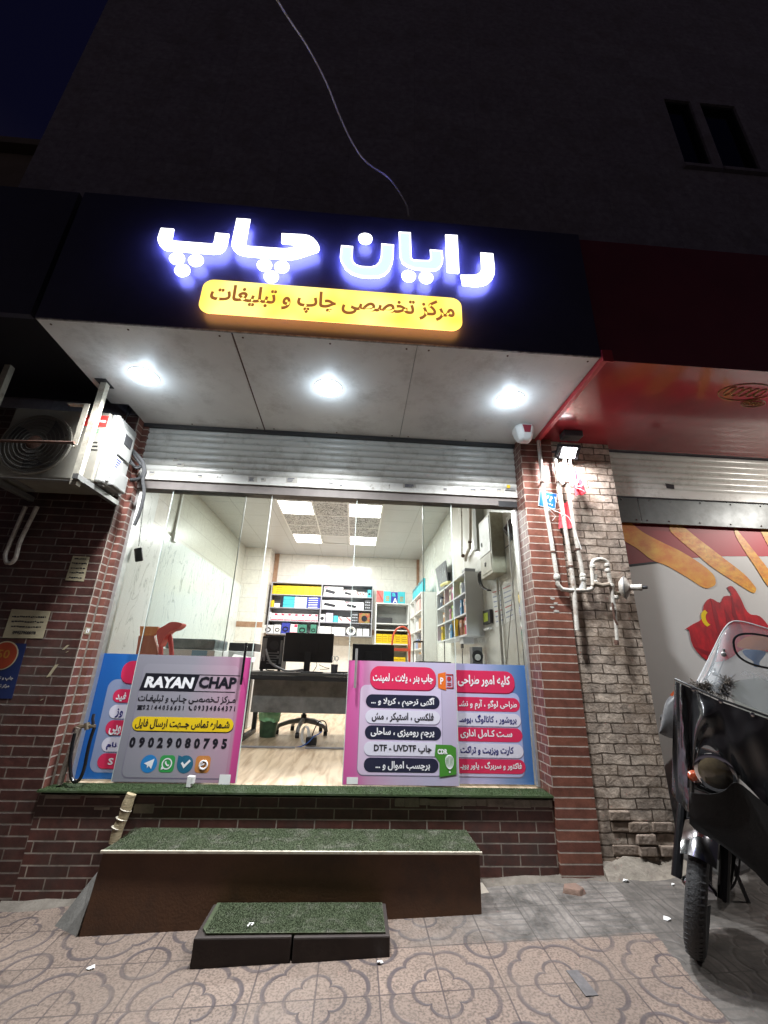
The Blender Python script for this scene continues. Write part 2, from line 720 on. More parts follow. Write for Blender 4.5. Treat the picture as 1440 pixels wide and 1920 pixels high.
M['cement'] = mat('cement', (.36, .32, .26), (.20, .17, .14), rough=.9, nscale=7, bump=.6, bscale=40, dirt=(.10, .085, .07))
M['render'] = brick('upper_wall_stone', 'x', (.34, .315, .35), (.30, .275, .31), (.27, .25, .28), .8, .4, .005, offs=0, phase=(.1, .3), rough=.85, vary=.35, bump=.3, stain=(.20, .18, .175))
M['white_panel'] = mat('white_composite_panel', (.74, .73, .71), (.64, .63, .615), rough=.30, nscale=2.2, dirt=(.34, .31, .28), dscale=3.5, damt=.55, spec=.22)
M['dark_fascia'] = mat('navy_fascia_sheet', (.062, .062, .095), (.048, .048, .074), rough=.35, nscale=2, dirt=(.03, .03, .04), dscale=9, damt=.3)
M['black'] = flat('black_paint', (.012, .012, .013), .5)
M['black_gloss'] = flat('black_gloss_plastic', (.010, .010, .011), .16)
M['dark_grey'] = mat('dark_grey_plastic', (.045, .045, .048), rough=.45)
M['grey_metal'] = mat('grey_metal', (.34, .34, .33), (.25, .25, .24), rough=.42, metal=.6, nscale=12, dirt=(.12, .09, .07), damt=.5)
M['chrome'] = flat('chrome', (.82, .82, .84), .09, 1)
M['alu'] = mat('aluminium', (.62, .62, .60), (.50, .50, .48), rough=.33, metal=.7, nscale=20)
M['white'] = mat('white_plastic', (.76, .76, .74), (.70, .70, .68), rough=.35)
M['paper'] = mat('paper_white', (.80, .80, .78), (.74, .74, .73), rough=.7)
M['cream'] = mat('cream_paint', (.62, .57, .46), (.50, .45, .36), rough=.5, nscale=18, dirt=(.22, .17, .12), dscale=9)
M['pipe'] = mat('painted_pipe', (.55, .525, .47), (.42, .395, .345), rough=.45, nscale=22, dirt=(.16, .085, .05), dscale=13, damt=.85, bump=.3)
M['rust'] = mat('rusty_iron', (.12, .055, .035), (.07, .04, .03), rough=.8, nscale=20, bump=.3)
M['grass'] = mat('artificial_turf', (.030, .058, .016), (.050, .078, .028), rough=.8, nscale=30, dirt=(.12, .13, .10), dscale=4, damt=.6)
M['grass_worn'] = mat('worn_artificial_turf', (.034, .050, .020), (.058, .074, .036), rough=.85, nscale=30, dirt=(.17, .16, .135), dscale=7, damt=.8)
M['step_body'] = mat('brown_step_board', (.125, .056, .024), (.075, .033, .015), rough=.55, nscale=3, bump=.15, bscale=80, dirt=(.03, .02, .016), dscale=2.2, damt=.8)
M['step_block'] = mat('dark_brown_block', (.034, .024, .020), (.025, .018, .016), rough=.7, nscale=9, bump=.2, dirt=(.09, .07, .06), damt=.4)
M['red'] = flat('red_print', (.62, .030, .095), .35)
M['deep_red'] = mat('red_paint', (.50, .035, .045), (.40, .025, .03), rough=.35, nscale=9)
M['ink'] = flat('black_print', (.012, .012, .018), .35)
M['navy_ink'] = flat('navy_print', (.018, .020, .045), .35)
M['blue_ink'] = flat('blue_print', (.022, .022, .16), .35)
M['white_ink'] = flat('white_print', (.80, .80, .82), .35)
M['yellow'] = mat('yellow_print', (.78, .56, .015), (.74, .50, .01), rough=.4)
M['teal'] = mat('teal_print', (.07, .50, .56), (.05, .42, .50), rough=.4)
M['blue'] = mat('blue_card', (.035, .05, .36), (.03, .04, .28), rough=.4)
M['lilac'] = mat('lilac_card', (.50, .42, .62), (.62, .58, .72), rough=.4)
M['pane'] = glass('clear_glass', (.95, .975, .965))
M['pane_edge'] = flat('glass_edge', (.60, .68, .64), .35)

# ------------------------------------------------------------------ pavement
m, n, l, b = newmat('patterned_pavement')
g = n.new('ShaderNodeNewGeometry')
s = n.new('ShaderNodeSeparateXYZ')
l.new(g.outputs['Position'], s.inputs[0])


def MATH(op, a, b_=None, c_=None, clamp=False):
    k = n.new('ShaderNodeMath')
    k.operation = op
    k.use_clamp = clamp
    for i, x in enumerate((a, b_, c_)):
        if x is None: continue
        if isinstance(x, (int, float)): k.inputs[i].default_value = x
        else: l.new(x, k.inputs[i])
    return k.outputs[0]


TX, TY, PX, PY = .28, .302, -.44, -1.10
ux = MATH('DIVIDE', MATH('SUBTRACT', s.outputs['X'], PX - 40 * TX), TX)
uy = MATH('DIVIDE', MATH('SUBTRACT', s.outputs['Y'], PY - 60 * TY), TY)


def near_line(u, w):                       # 1 in the joint
    fr = MATH('ABSOLUTE', MATH('SUBTRACT', MATH('FRACT', u), .5))
    return MATH('GREATER_THAN', fr, .5 - w)


joint = MATH('MAXIMUM', near_line(ux, .014), near_line(uy, .012))


def band(v, r, w):
    return MATH('SUBTRACT', 1.0, MATH('MULTIPLY', MATH('ABSOLUTE', MATH('SUBTRACT', v, r)), 1 / w), clamp=True)


def rosette(ox, oy):
    cx_ = MATH('MULTIPLY', MATH('SUBTRACT', MATH('FRACT', MATH('MULTIPLY', MATH('ADD', ux, ox), .5)), .5), 2.0)
    cy_ = MATH('MULTIPLY', MATH('SUBTRACT', MATH('FRACT', MATH('MULTIPLY', MATH('ADD', uy, oy), .5)), .5), 2.0)
    rr_ = MATH('SQRT', MATH('ADD', MATH('MULTIPLY', cx_, cx_), MATH('MULTIPLY', cy_, cy_)))
    th = MATH('ARCTAN2', cy_, cx_)
    l4 = MATH('POWER', MATH('ABSOLUTE', MATH('COSINE', MATH('MULTIPLY', th, 2.0))), .55)
    l8 = MATH('POWER', MATH('ABSOLUTE', MATH('SINE', MATH('MULTIPLY', th, 4.0))), .5)
    small = band(rr_, MATH('MULTIPLY_ADD', l4, .17, .30), .038)
    large = band(rr_, MATH('MULTIPLY_ADD', l8, .13, .74), .048)
    return MATH('MAXIMUM', small, large)


def corner(ox, oy):
    cx_ = MATH('MULTIPLY', MATH('SUBTRACT', MATH('FRACT', MATH('MULTIPLY', MATH('ADD', ux, ox), .5)), .5), 2.0)
    cy_ = MATH('MULTIPLY', MATH('SUBTRACT', MATH('FRACT', MATH('MULTIPLY', MATH('ADD', uy, oy), .5)), .5), 2.0)
    rr_ = MATH('SQRT', MATH('ADD', MATH('MULTIPLY', cx_, cx_), MATH('MULTIPLY', cy_, cy_)))
    return band(rr_, .36, .045)


groove = MATH('MAXIMUM', rosette(1.0, 1.0), corner(0.0, 0.0))
nz = n.new('ShaderNodeTexNoise')
nz.inputs['Scale'].default_value = 95
nz.inputs['Detail'].default_value = 4
l.new(g.outputs['Position'], nz.inputs['Vector'])
gr = n.new('ShaderNodeValToRGB')
gr.color_ramp.elements[0].position = .38
gr.color_ramp.elements[0].color = (.118, .088, .070, 1)
gr.color_ramp.elements[1].position = .56
gr.color_ramp.elements[1].color = (.245, .182, .145, 1)
l.new(nz.outputs['Fac'], gr.inputs[0])
nb = n.new('ShaderNodeTexNoise')
nb.inputs['Scale'].default_value = 2.4
nb.inputs['Detail'].default_value = 8
nb.inputs['Roughness'].default_value = .7
l.new(g.outputs['Position'], nb.inputs['Vector'])


def MIX(f, a, b_, mode='MIX'):
    k = n.new('ShaderNodeMixRGB')
    k.blend_type = mode
    for i, x in zip(('Fac', 'Color1', 'Color2'), (f, a, b_)):
        if isinstance(x, tuple): k.inputs[i].default_value = x
        elif isinstance(x, (int, float)): k.inputs[i].default_value = x
        else: l.new(x, k.inputs[i])
    return k.outputs[0]


nw = n.new('ShaderNodeTexNoise')
nw.inputs['Scale'].default_value = 17
nw.inputs['Detail'].default_value = 5
l.new(g.outputs['Position'], nw.inputs['Vector'])
worn = MATH('MULTIPLY_ADD', nw.outputs['Fac'], 2.2, -.1, clamp=True)
pink = MIX(MATH('MULTIPLY', MATH('MULTIPLY', MATH('MULTIPLY', groove, 2.2, clamp=True), .95), worn), gr.outputs[0], (.068, .053, .056, 1))
pink = MIX(MATH('MULTIPLY', joint, .85), pink, (.055, .04, .04, 1))
wnz = n.new('ShaderNodeTexWhiteNoise')
wnz.noise_dimensions = '2D'
cbt = n.new('ShaderNodeCombineXYZ')
l.new(MATH('FLOOR', ux), cbt.inputs['X'])
l.new(MATH('FLOOR', uy), cbt.inputs['Y'])
l.new(cbt.outputs[0], wnz.inputs['Vector'])
tone = MATH('MULTIPLY_ADD', wnz.outputs['Value'], .30, .78)
tcm = n.new('ShaderNodeCombineXYZ')
for i_ in range(3): l.new(tone, tcm.inputs[i_])
pink = MIX(1.0, pink, tcm.outputs[0], 'MULTIPLY')
vor = n.new('ShaderNodeTexVoronoi')
vor.feature = 'DISTANCE_TO_EDGE'
vor.inputs['Scale'].default_value = .9
l.new(nw.outputs['Color'], vor.inputs['Vector'])
spk = n.new('ShaderNodeTexNoise')
spk.inputs['Scale'].default_value = 33
spk.inputs['Detail'].default_value = 2
l.new(g.outputs['Position'], spk.inputs['Vector'])
gum = MATH('GREATER_THAN', spk.outputs['Fac'], .71)
pink = MIX(MATH('MULTIPLY', gum, .6), pink, (.09, .075, .065, 1))
dirtf = MATH('MULTIPLY_ADD', nb.outputs['Fac'], 2.6, -1.1, clamp=True)
pink = MIX(MATH('MULTIPLY', dirtf, .75), pink, (.17, .135, .11, 1))
# older grey tiles with straight ribs beside the wall and by the motorcycle
rib = MATH('GREATER_THAN', MATH('FRACT', MATH('MULTIPLY', MATH('ADD', s.outputs['Y'], MATH('MULTIPLY', nb.outputs['Fac'], .05)), 19.0)), .72)
rib2 = MATH('GREATER_THAN', MATH('FRACT', MATH('MULTIPLY', s.outputs['X'], 21.0)), .75)
chk = MATH('GREATER_THAN', MATH('SINE', MATH('MULTIPLY', s.outputs['X'], 9.5)), .3)
ribs = MATH('ADD', MATH('MULTIPLY', rib, MATH('SUBTRACT', 1.0, chk)), MATH('MULTIPLY', rib2, chk))
nd = n.new('ShaderNodeTexNoise')
nd.inputs['Scale'].default_value = 6
nd.inputs['Detail'].default_value = 9
nd.inputs['Roughness'].default_value = .75
l.new(g.outputs['Position'], nd.inputs['Vector'])
gg = n.new('ShaderNodeValToRGB')
gg.color_ramp.elements[0].position = .36
gg.color_ramp.elements[0].color = (.055, .050, .044, 1)
gg.color_ramp.elements[1].position = .68
gg.color_ramp.elements[1].color = (.27, .24, .215, 1)
l.new(nd.outputs['Fac'], gg.inputs[0])
grey = MIX(MATH('MULTIPLY', ribs, .55), gg.outputs[0], (.09, .085, .08, 1))
grey = MIX(MATH('MULTIPLY', joint, .6), grey, (.05, .045, .04, 1))
wob = MATH('MULTIPLY_ADD', nw.outputs['Fac'], .06, -.03)
inx = MATH('GREATER_THAN', MATH('ADD', s.outputs['X'], MATH('MULTIPLY_ADD', s.outputs['Y'], -.15, wob)), 1.43)
fade = MATH('MULTIPLY_ADD', MATH('ADD', s.outputs['X'], MATH('MULTIPLY', nb.outputs['Fac'], 1.2)), 1.3, -.55, clamp=True)
edge = MATH('MULTIPLY_ADD', MATH('ADD', s.outputs['Y'], MATH('MULTIPLY', wob, 1.4)), 28.0, 22.9, clamp=True)
iny = MATH('MULTIPLY', edge, fade)
isgrey = MATH('MAXIMUM', inx, iny)
col = MIX(isgrey, pink, grey)
col = MIX(MATH('MULTIPLY', inx, .45), col, (.07, .062, .055, 1))
# trodden grime close to the steps
l.new(col, b.inputs['Base Color'])
b.inputs['Roughness'].default_value = .62
hgt = MATH('SUBTRACT', MATH('MULTIPLY', nz.outputs['Fac'], .25), MATH('MAXIMUM', MATH('MULTIPLY', groove, .8), MATH('MULTIPLY', joint, 1.2)))
bp = n.new('ShaderNodeBump')
bp.inputs['Strength'].default_value = .55
bp.inputs['Distance'].default_value = .006
l.new(hgt, bp.inputs['Height'])
l.new(bp.outputs[0], b.inputs['Normal'])
M['pavement'] = m
mb = MB()
xs = [-40, -12, -6, -3, -1, 1, 3, 6, 12, 40]
ys = [-40, -12, -6, -3, -1.5, -.8, .02]
mb.add([(x, y, gz(x, y)) for y in ys for x in xs], [(j * 10 + i, j * 10 + i + 1, j * 10 + i + 11, j * 10 + i + 10) for j in range(6) for i in range(9)])
struct('pavement', mb, M['pavement'], loc=(0, 0, 0))

# ------------------------------------------------------------------ the shop building
ZC, ZG = 3.32, .5
bld = thing('brick_shop_building', 'tall dark building with red brick ground floor holding the lit print shop', 'building', (-.6, -.2, 0))
mb = MB()                                           # upper wall round two window holes
wx = [(3.67, 4.06), (4.20, 4.73)]
wz = (7.54, 9.0)
mb.box(-4.22, 3.67, -.2, .1, ZC + .02, 14).box(4.06, 4.20, -.2, .1, wz[0], wz[1]).box(3.67, 9, -.2, .1, ZC + .02, wz[0]).box(3.67, 9, -.2, .1, wz[1], 14).box(4.73, 9, -.2, .1, wz[0], wz[1])
mb.box(-4.22, -4.12, .1, 9, ZC, 14)
mb.build('upper_wall', M['render'], bld)
M['dark_glass'] = flat('unlit_window_glass', (.004, .004, .005), .08)
for (a, c) in wx:
    w_ = MB().box(a + .001, a + .03, -.17, -.10, wz[0], wz[1]).box(c - .03, c - .001, -.17, -.10, wz[0], wz[1]).box(a + .03, c - .03, -.17, -.10, wz[0], wz[0] + .04).box(a + .03, c - .03, -.17, -.10, wz[1] - .04, wz[1]).build('window', M['black'], bld)
    MB().box(a + .03, c - .03, -.12, -.11, wz[0] + .04, wz[1] - .04).build('pane', M['dark_glass'], w_)
    MB().box(a - .05, c + .05, -.25, -.202, wz[0] - .06, wz[0] - .005).build('sill', M['render'], w_)
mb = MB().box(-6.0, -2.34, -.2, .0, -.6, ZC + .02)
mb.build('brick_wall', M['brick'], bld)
mb = MB().box(-2.34, -2.335, -.197, -.105, .47, ZC).box(-2.34, -2.295, -.095, -.002, .47, ZC)
mb.build('brick_reveal', M['brick_reveal'], bld)
MB().box(-2.34, 1.08, -.2, .0, -.6, .475).build('plinth', brick('plinth_brick', 'x', (.110, .038, .029), (.075, .029, .023), (.34, .29, .24), .25, .0628, .0042, phase=(-2.30, .475), rough=.45, vary=.5, stain=(.05, .04, .035)), bld)
# broken bedding mortar showing above the last courses
mb = MB()
rs = random.Random(3)
x = -.02
while x < 1.06:
    w_ = rs.uniform(.05, .13)
    mb.box(x, min(x + w_, 1.075), -.204 - rs.uniform(0, .012), -.15, .425 + rs.uniform(0, .012), .478 + rs.uniform(-.003, .006))
    x += w_
mb.each('bedding_mortar', M['cement'], bld, bevel=.006)
mb = MB().box(-2.30, -2.08, -.2035, -.15, .452, .477).box(-2.05, -1.83, -.2045, -.15, .46, .477).box(-1.73, -1.60, -.204, -.15, .375, .43).box(-1.98, -1.88, -.203, -.15, .392, .412)
mb.each('bedding_mortar', M['cement'], bld, bevel=.006)
M['torn'] = mat('weathered_label', (.50, .48, .44), (.30, .26, .22), rough=.85, nscale=60)
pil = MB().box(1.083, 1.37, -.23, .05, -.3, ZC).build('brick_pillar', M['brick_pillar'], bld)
MB().box(1.076, 1.083, -.2285, .0, .478, ZC).build('pillar_reveal', M['brick_pillar_side'], pil)
mb = MB()
for (u, v, r) in ((1036, 1122, .026), (1042, 1131, .024), (1035, 1138, .022), (1043, 1146, .026), (1012, 897, .014)):
    q = P(u, v, 'y', -.2315)
    k = rs.randint(0, 9)
    mb.prism([(q.x + r * rs.uniform(.5, 1.1) * math.cos(a * .785), -.2325, q.z + r * .45 * rs.uniform(.5, 1.1) * math.sin(a * .785)) for a in range(8)], (0, .003, 0))
mb.each('torn_label', M['torn'], pil)

stone = thing('grey_brick_pier', 'rough pale grey brick pier between the red pillar and the bread poster', 'pillar', (1.65, -.2, .05))
mb = MB()
mb.box(1.372, 1.935, -.2, .03, -.2, ZC)
mb.build('pier_body', M['stone'], stone)
mb = MB()                                            # knocked-off foot with loose courses and mud
rs = random.Random(5)
for k in range(16):
    z0 = .03 + .066 * (k // 3)
    x0 = 1.39 + rs.uniform(.0, .1) + (k % 3) * .19
    if rs.random() < .75:
        mb.box(x0, min(x0 + rs.uniform(.12, .2), 2.04), -.2 - rs.uniform(.004, .035), -.15, z0, z0 + .058)
mb.each('loose_brick', mat('loose_brick', (.34, .27, .22), (.20, .15, .11), rough=.9, nscale=12, bump=.7, bscale=45, dirt=(.10, .06, .04)), stone, bevel=.008)
mb = MB()
top = [(1.37 + i * .08, -.205 - .01 * rs.random(), .12 + .05 * rs.random() + (.10 if i > 6 else 0)) for i in range(10)]
bot = [(1.37 + i * .08, -.27 - .05 * rs.random(), gz(1.4, -.3) - .01) for i in range(10)]
mb.sheet(top, bot, 6, lambda a, t: (0, rs.uniform(-.01, .01), rs.uniform(-.008, .008)), (0, .06, 0))
mb.build('mud_fillet', M['cement'], stone, smooth=True)
# cement fillet where the pavement meets the wall
mb = MB()
xs_ = [-2.4 + i * .13 for i in range(31)]
mb.sheet([(x, -.201, gz(x, -.2) + .012 + .012 * rs.random()) for x in xs_], [(x, -.26 - .05 * rs.random(), gz(x, -.28) - .006) for x in xs_], 3, lambda a, t: (0, 0, rs.uniform(-.004, .004)), (0, .04, -.02))
struct('cement_strip', mb, mat('grimy_cement', (.20, .175, .145), (.10, .085, .07), rough=.9, nscale=7, bump=.6, bscale=40, dirt=(.06, .05, .04)), smooth=True)

nb_ = thing('low_side_building', 'unlit lower building seen beside the tall dark wall', 'building', (-7, 0, 0))
zt = P(0, 240, 'y', -.2).z
MB().box(-12, -4.24, .0, 8, 3.3, zt - .1).build('wall', mat('brown_side_wall', (.24, .19, .15), (.2, .16, .12), rough=.9), nb_)
MB().box(-12, -4.24, -.12, 8, zt - .1, zt).build('parapet', mat('brown_parapet', (.22, .18, .14), rough=.9), nb_)
nf = thing('dark_side_sign_box', 'unlit navy sign box continuing beyond the lit shop sign', 'sign', (-4, -1.3, 3.4))
MB().box(-7, -2.50, -1.31, -1.27, 3.36, 4.5).build('fascia', M['dark_fascia'], nf)
MB().box(-7, -2.50, -1.27, -.25, 3.42, 3.45).build('soffit', flat('black_soffit', (.006, .006, .010), .6), nf)
# ------------------------------------------------------------------ shop sign
sign = thing('shop_sign_box', 'navy canopy sign box with white soffit above the print shop', 'sign', (-.6, -.7, ZC))
MB().box(-2.445, 1.225, -1.33, -1.30, ZC + .004, 4.48).build('fascia', M['dark_fascia'], sign)
MB().box(-2.445, -2.42, -1.30, -.2, ZC + .01, 4.46).box(-2.42, 1.20, -1.30, -.2, 4.44, 4.46).box(-2.42, 1.2, -1.29, -.21, ZC + .06, ZC + .09).build('sign_casing', M['dark_fascia'], sign)
SOF = [[(-2.445, -1.327), (-1.239, -1.327), (-1.266, -.085), (-2.33, -.085), (-2.33, -.40), (-2.47, -.40)],
       [(-1.226, -1.327), (-.024, -1.327), (-.020, -.085), (-1.254, -.085)], [(-.020, -1.327), (1.222, -1.327), (1.222, -.085), (-.0155, -.085)]]
for i, q in enumerate(SOF):
    MB().prism([(x, y, ZC) for x, y in q], (0, 0, .012)).build('soffit_panel', M['white_panel'], sign)
mb = MB()
for x in (-2.38, -1.9, -1.32, -1.17, -.6, -.09, .06, .6, 1.16):
    for y in (-1.28, -.14): mb.cyl((x, y, ZC + .002), (x, y, ZC - .0025), .007, n=8)
mb.each('screw', M['rust'], sign)
MB().box(-1.27, -1.222, -1.327, -.085, ZC + .006, ZC + .011).build('soffit_seam', M['rust'], sign)
MB().box(-2.44, 1.222, -1.3325, -1.322, ZC - .006, ZC + .004).build('edge_trim', mat('edge_trim', (.38, .37, .36), (.12, .10, .09), rough=.5, nscale=25), sign)
MB().box(-2.33, 1.08, -.115, -.078, ZC - .03, ZC - .001).build('back_trim', M['dark_grey'], sign)

LY = -1.382                                         # face of the raised letters
LT = [  # outlines read from the sign: (origin, scale, points, tone)
    ((280, 390), [(92, 157), (195, 165), (180, 240), (183, 254), (196, 259), (495, 282), (508, 276), (513, 262), (525, 195), (635, 205), (622, 275), (612, 303), (597, 328), (575, 346), (548, 355), (510, 358), (130, 328), (102, 316), (80, 292), (67, 262), (65, 235), (80, 190)], 0),
    ((280, 390), [(693, 80), (802, 88), (768, 270), (769, 290), (780, 300), (1075, 320), (1100, 318), (1240, 288), (1048, 272), (1050, 200), (1215, 208), (1262, 215), (1300, 235), (1330, 268), (1348, 300), (1352, 325), (1340, 340), (1200, 385), (1165, 396), (1130, 400), (1060, 400), (800, 378), (740, 370), (700, 355), (668, 330), (652, 298), (655, 260)], 0),
    ((600, 390), [(168, 297), (263, 305), (258, 395), (264, 425), (285, 448), (320, 461), (400, 467), (440, 457), (466, 433), (478, 405), (484, 375), (487, 283), (588, 292), (584, 390), (576, 440), (555, 490), (520, 525), (470, 545), (400, 549), (320, 542), (250, 518), (195, 475), (165, 425), (158, 390)], 1),
    ((600, 390), [(625, 190), (720, 195), (727, 390), (733, 405), (745, 412), (860, 416), (873, 409), (877, 390), (872, 330), (972, 338), (978, 400), (975, 435), (960, 467), (935, 485), (905, 492), (820, 488), (750, 480), (690, 458), (650, 428), (633, 390)], 1),
    ((600, 390), [(995, 210), (1092, 215), (1107, 512), (1008, 500)], 0),
    ((600, 390), [(1275, 352), (1375, 360), (1388, 480), (1384, 530), (1365, 570), (1335, 596), (1290, 612), (1230, 617), (1130, 605), (1115, 530), (1225, 530), (1255, 522), (1275, 503), (1283, 475)], 0)]
M['letter_white'] = glow('lit_white_letter', (1, 1, 1), 2.6)
M['letter_blue'] = glow('lit_bluish_letter', (.66, .84, 1), 1.05)
M['letter_halo'] = glow('added_blue_halo', (.18, .20, 1.0), 26)  # emission of the added halo plates behind the letters
DOTS = [((280, 390), 218, 395, 1), ((280, 390), 368, 410, 1), ((280, 390), 260, 490, 1), ((280, 390), 913, 448, 1), ((280, 390), 1052, 462, 1), ((280, 390), 967, 540, 1), ((600, 390), 360, 238, 1), ((600, 390), 705, 535, 1), ((600, 390), 843, 548, 1)]
K = 4.235
DR = .0505


def letter(pts, tone):
    pts = [Vector(q) for q in pts]
    o = MB().prism(pts, (0, .008, 0)).build('sign_letter', M['letter_blue' if tone else 'letter_white'], sign)
    n_ = len(pts)
    area = sum(pts[i].x * pts[(i + 1) % n_].z - pts[(i + 1) % n_].x * pts[i].z for i in range(n_))
    sg = 1 if area > 0 else -1

    def inset(k):
        out = []
        for i in range(n_):
            d1 = (pts[i] - pts[i - 1]).normalized()
            d2 = (pts[(i + 1) % n_] - pts[i]).normalized()
            n1 = Vector((-d1.z, 0, d1.x)) * sg
            n2 = Vector((-d2.z, 0, d2.x)) * sg
            out.append(pts[i] + (n1 + n2) * (k / max(.5, 1 + n1.dot(n2))))
        return out
    MB().prism([p_ + Vector((0, .009, 0)) for p_ in inset(.004)], (0, .007, 0)).build('added_halo_plate', M['letter_halo'], o)  # added glowing plate, stands in for the blue lens glow round the letter
    if tone:                                          # the bright returns that frame the paler letters
        vs = [p_ + Vector((0, -.002, 0)) for p_ in pts] + [p_ + Vector((0, -.002, 0)) for p_ in inset(.007)]
        MB().add(vs, [(i, (i + 1) % n_, n_ + (i + 1) % n_, n_ + i) for i in range(n_)]).build('letter_rim', M['letter_white'], o)


for (o_, pts, tone) in LT:
    letter([P(o_[0] + x / K, o_[1] + y / K, 'y', LY) for x, y in pts], tone)
for (o_, x, y, k) in DOTS:
    c = P(o_[0] + x / K, o_[1] + y / K, 'y', LY)
    letter([(c.x + DR * math.cos(i * .2618), LY, c.z + DR * math.sin(i * .2618)) for i in range(24)], 0)
a0, a1 = P(376, 555, 'y', LY), P(866, 588, 'y', LY)
zt_, zb_ = P(620, 541, 'y', LY).z, P(620, 602, 'y', LY).z
yp_ = MB().prism(rrect(a0.x, a1.x, zb_, zt_, .07, LY), (0, .008, 0)).build('yellow_panel', ramp_mat('x', 'x', 0, 1, [(0, (1, 1, 1)), (1, (1, 1, 1))]), sign)
ym, yn, yl, yb = newmat('lit_yellow_panel')
yg = yn.new('ShaderNodeNewGeometry')
yt = yn.new('ShaderNodeTexNoise')
yt.inputs['Scale'].default_value = 2.2
yl.new(yg.outputs['Position'], yt.inputs['Vector'])
yr = yn.new('ShaderNodeValToRGB')
yr.color_ramp.elements[0].position = .35
yr.color_ramp.elements[0].color = (1.0, .62, .05, 1)
yr.color_ramp.elements[1].position = .62
yr.color_ramp.elements[1].color = (1.0, .86, .26, 1)
yl.new(yt.outputs['Fac'], yr.inputs[0])
yl.new(yr.outputs[0], yb.inputs['Emission Color'])
yb.inputs['Emission Strength'].default_value = 1.45
yb.inputs['Base Color'].default_value = (.4, .25, .03, 1)
yp_.data.materials[0] = ym
MB().prism(rrect(a0.x + .004, a1.x - .004, zb_ + .004, zt_ - .004, .068, LY + .009), (0, .006, 0)).build('added_panel_halo', glow('added_orange_halo', (1, .40, .10), 4.5), yp_)  # added glowing plate, makes an orange halo round the panel
c0, c1 = P(391, 565, 'y', LY - .004), P(853, 596, 'y', LY - .004)
ctr = (c0 + c1) / 2
ctr.z = (zt_ + zb_) / 2 + .004
t_ = text(MB(), 'مرکز تخصصی چاپ و تبلیغات', ctr, (1, 0, 0), (0, 0, 1), c1.x - c0.x, (zt_ - zb_) * .70, bold=.032, lift=.0005)
t_.build('panel_lettering', glow('brown_lettering', (.36, .12, .02), .75), yp_)

M['lamp_face'] = glow('lit_lamp_face', (.93, .97, 1), 9)
for i, (x, lab) in enumerate(((-2.02, 'round lit downlight in the soffit nearest the air conditioner'), (-.64, 'round lit downlight in the middle soffit panel'), (.79, 'round lit downlight in the soffit nearest the alarm siren'))):
    t = thing('downlight', lab, 'downlight', (x, -.80, ZC), 'round downlights in the sign soffit')
    MB().lathe([(.105, 0), (.107, -.002), (.106, -.003), (.1035, -.003)], (x, -.8, ZC - .001), (0, 0, 1)).build('trim_ring', M['white'], t, smooth=True)
    MB().lathe([(.1035, -.002), (.102, -.006), (.080, -.010), (0, -.011)], (x, -.8, ZC - .001), (0, 0, 1)).build('lens', M['lamp_face'], t, smooth=True)
    lamp('light', 'AREA', (x, -.8, ZC - .018), t, 49, (.94, .97, 1), shape='DISK', size=.17, spread=2.3)
    lamp('light', 'POINT', (x, -.8, ZC - .085), t, 2.9, (.70, .86, 1), shadow_soft_size=.06)  # extra bluish point lamp, added for the glow on the soffit

# ------------------------------------------------------------------ red sign of the neighbour
rsn = thing('red_sign_box', 'unlit dark red canopy sign box above the bread poster', 'sign', (2.7, -.7, ZC))
M['red_sheet'] = mat('dark_red_sheet', (.20, .036, .050), (.16, .028, .040), rough=.4, nscale=2)
M['red_soffit'] = mat('glossy_red_soffit', (.34, .034, .044), (.27, .027, .036), rough=.17, nscale=2.5, coat=.5)
MB().box(1.245, 7, -1.30, -1.27, ZC + .004, 4.47).build('fascia', M['red_sheet'], rsn)
MB().box(1.262, 7, -1.298, -.12, ZC + .002, ZC + .014).build('soffit', M['red_soffit'], rsn)
MB().box(1.228, 1.262, -1.335, -.12, ZC - .035, ZC + .02).box(1.228, 1.30, -1.345, -1.335, ZC - .045, ZC + .05).build('edge_trim', mat('red_trim', (.55, .05, .06), (.42, .035, .045), rough=.45), rsn)
MB().box(1.262, 7, -1.27, -.2, 4.42, 4.46).build('sign_casing', M['red_sheet'], rsn)


mb = MB()
for (u, v, rx, ry) in ((1398, 736, .20, .10), (1412, 757, .09, .045)):
    q = P(u, v, 'z', ZC - .002)
    mb.tube([(q.x + rx * math.cos(k * .21), q.y + ry * math.sin(k * .21), q.z) for k in range(30)], .003, 5, closed=True)
    for j in range(5):
        mb.tube([(q.x - rx * .62 + rx * .3 * j + rx * .13 * math.cos(k * .5), q.y + ry * .5 * math.sin(k * .5), q.z) for k in range(12)], .0035, 5, closed=True)
mb.each('emblem_reflection', flat('dull_gold_reflection', (.42, .22, .06), .4), rsn)  # painted reflection of an emblem, laid on the glossy soffit as gold rings


# ------------------------------------------------------------------ roller shutters
def shutter(name, label, x0, x1, z0, z1, y, seed):
    t = thing(name, label, 'roller shutter', ((x0 + x1) / 2, y, z0))
    rs = random.Random(seed)
    sl = .0635
    zz = z0 + .085
    mb = MB()
    prof = []
    while zz < z1:
        for i in range(7):
            a = i / 6
            prof.append((y - .014 * math.sin(math.pi * a) ** .7, zz + sl * .93 * a))
        prof.append((y + .006, zz + sl * .965))
        zz += sl
    N = 9
    vs = [(x0 + (x1 - x0) * i / N, py + rs.uniform(-.0012, .0012), pz + rs.uniform(-.0008, .0008)) for (py, pz) in prof for i in range(N + 1)]
    fs = [(j * (N + 1) + i, j * (N + 1) + i + 1, (j + 1) * (N + 1) + i + 1, (j + 1) * (N + 1) + i) for j in range(len(prof) - 1) for i in range(N)]
    mb.add(vs, fs)
    mb.build('slats', M['shutter'], t, smooth=True, angle=60)
    MB().box(x0, x1, y - .012, y + .01, z0, z0 + .083).build('bottom_bar', M['shutter'], t, bevel=.003)
    return t


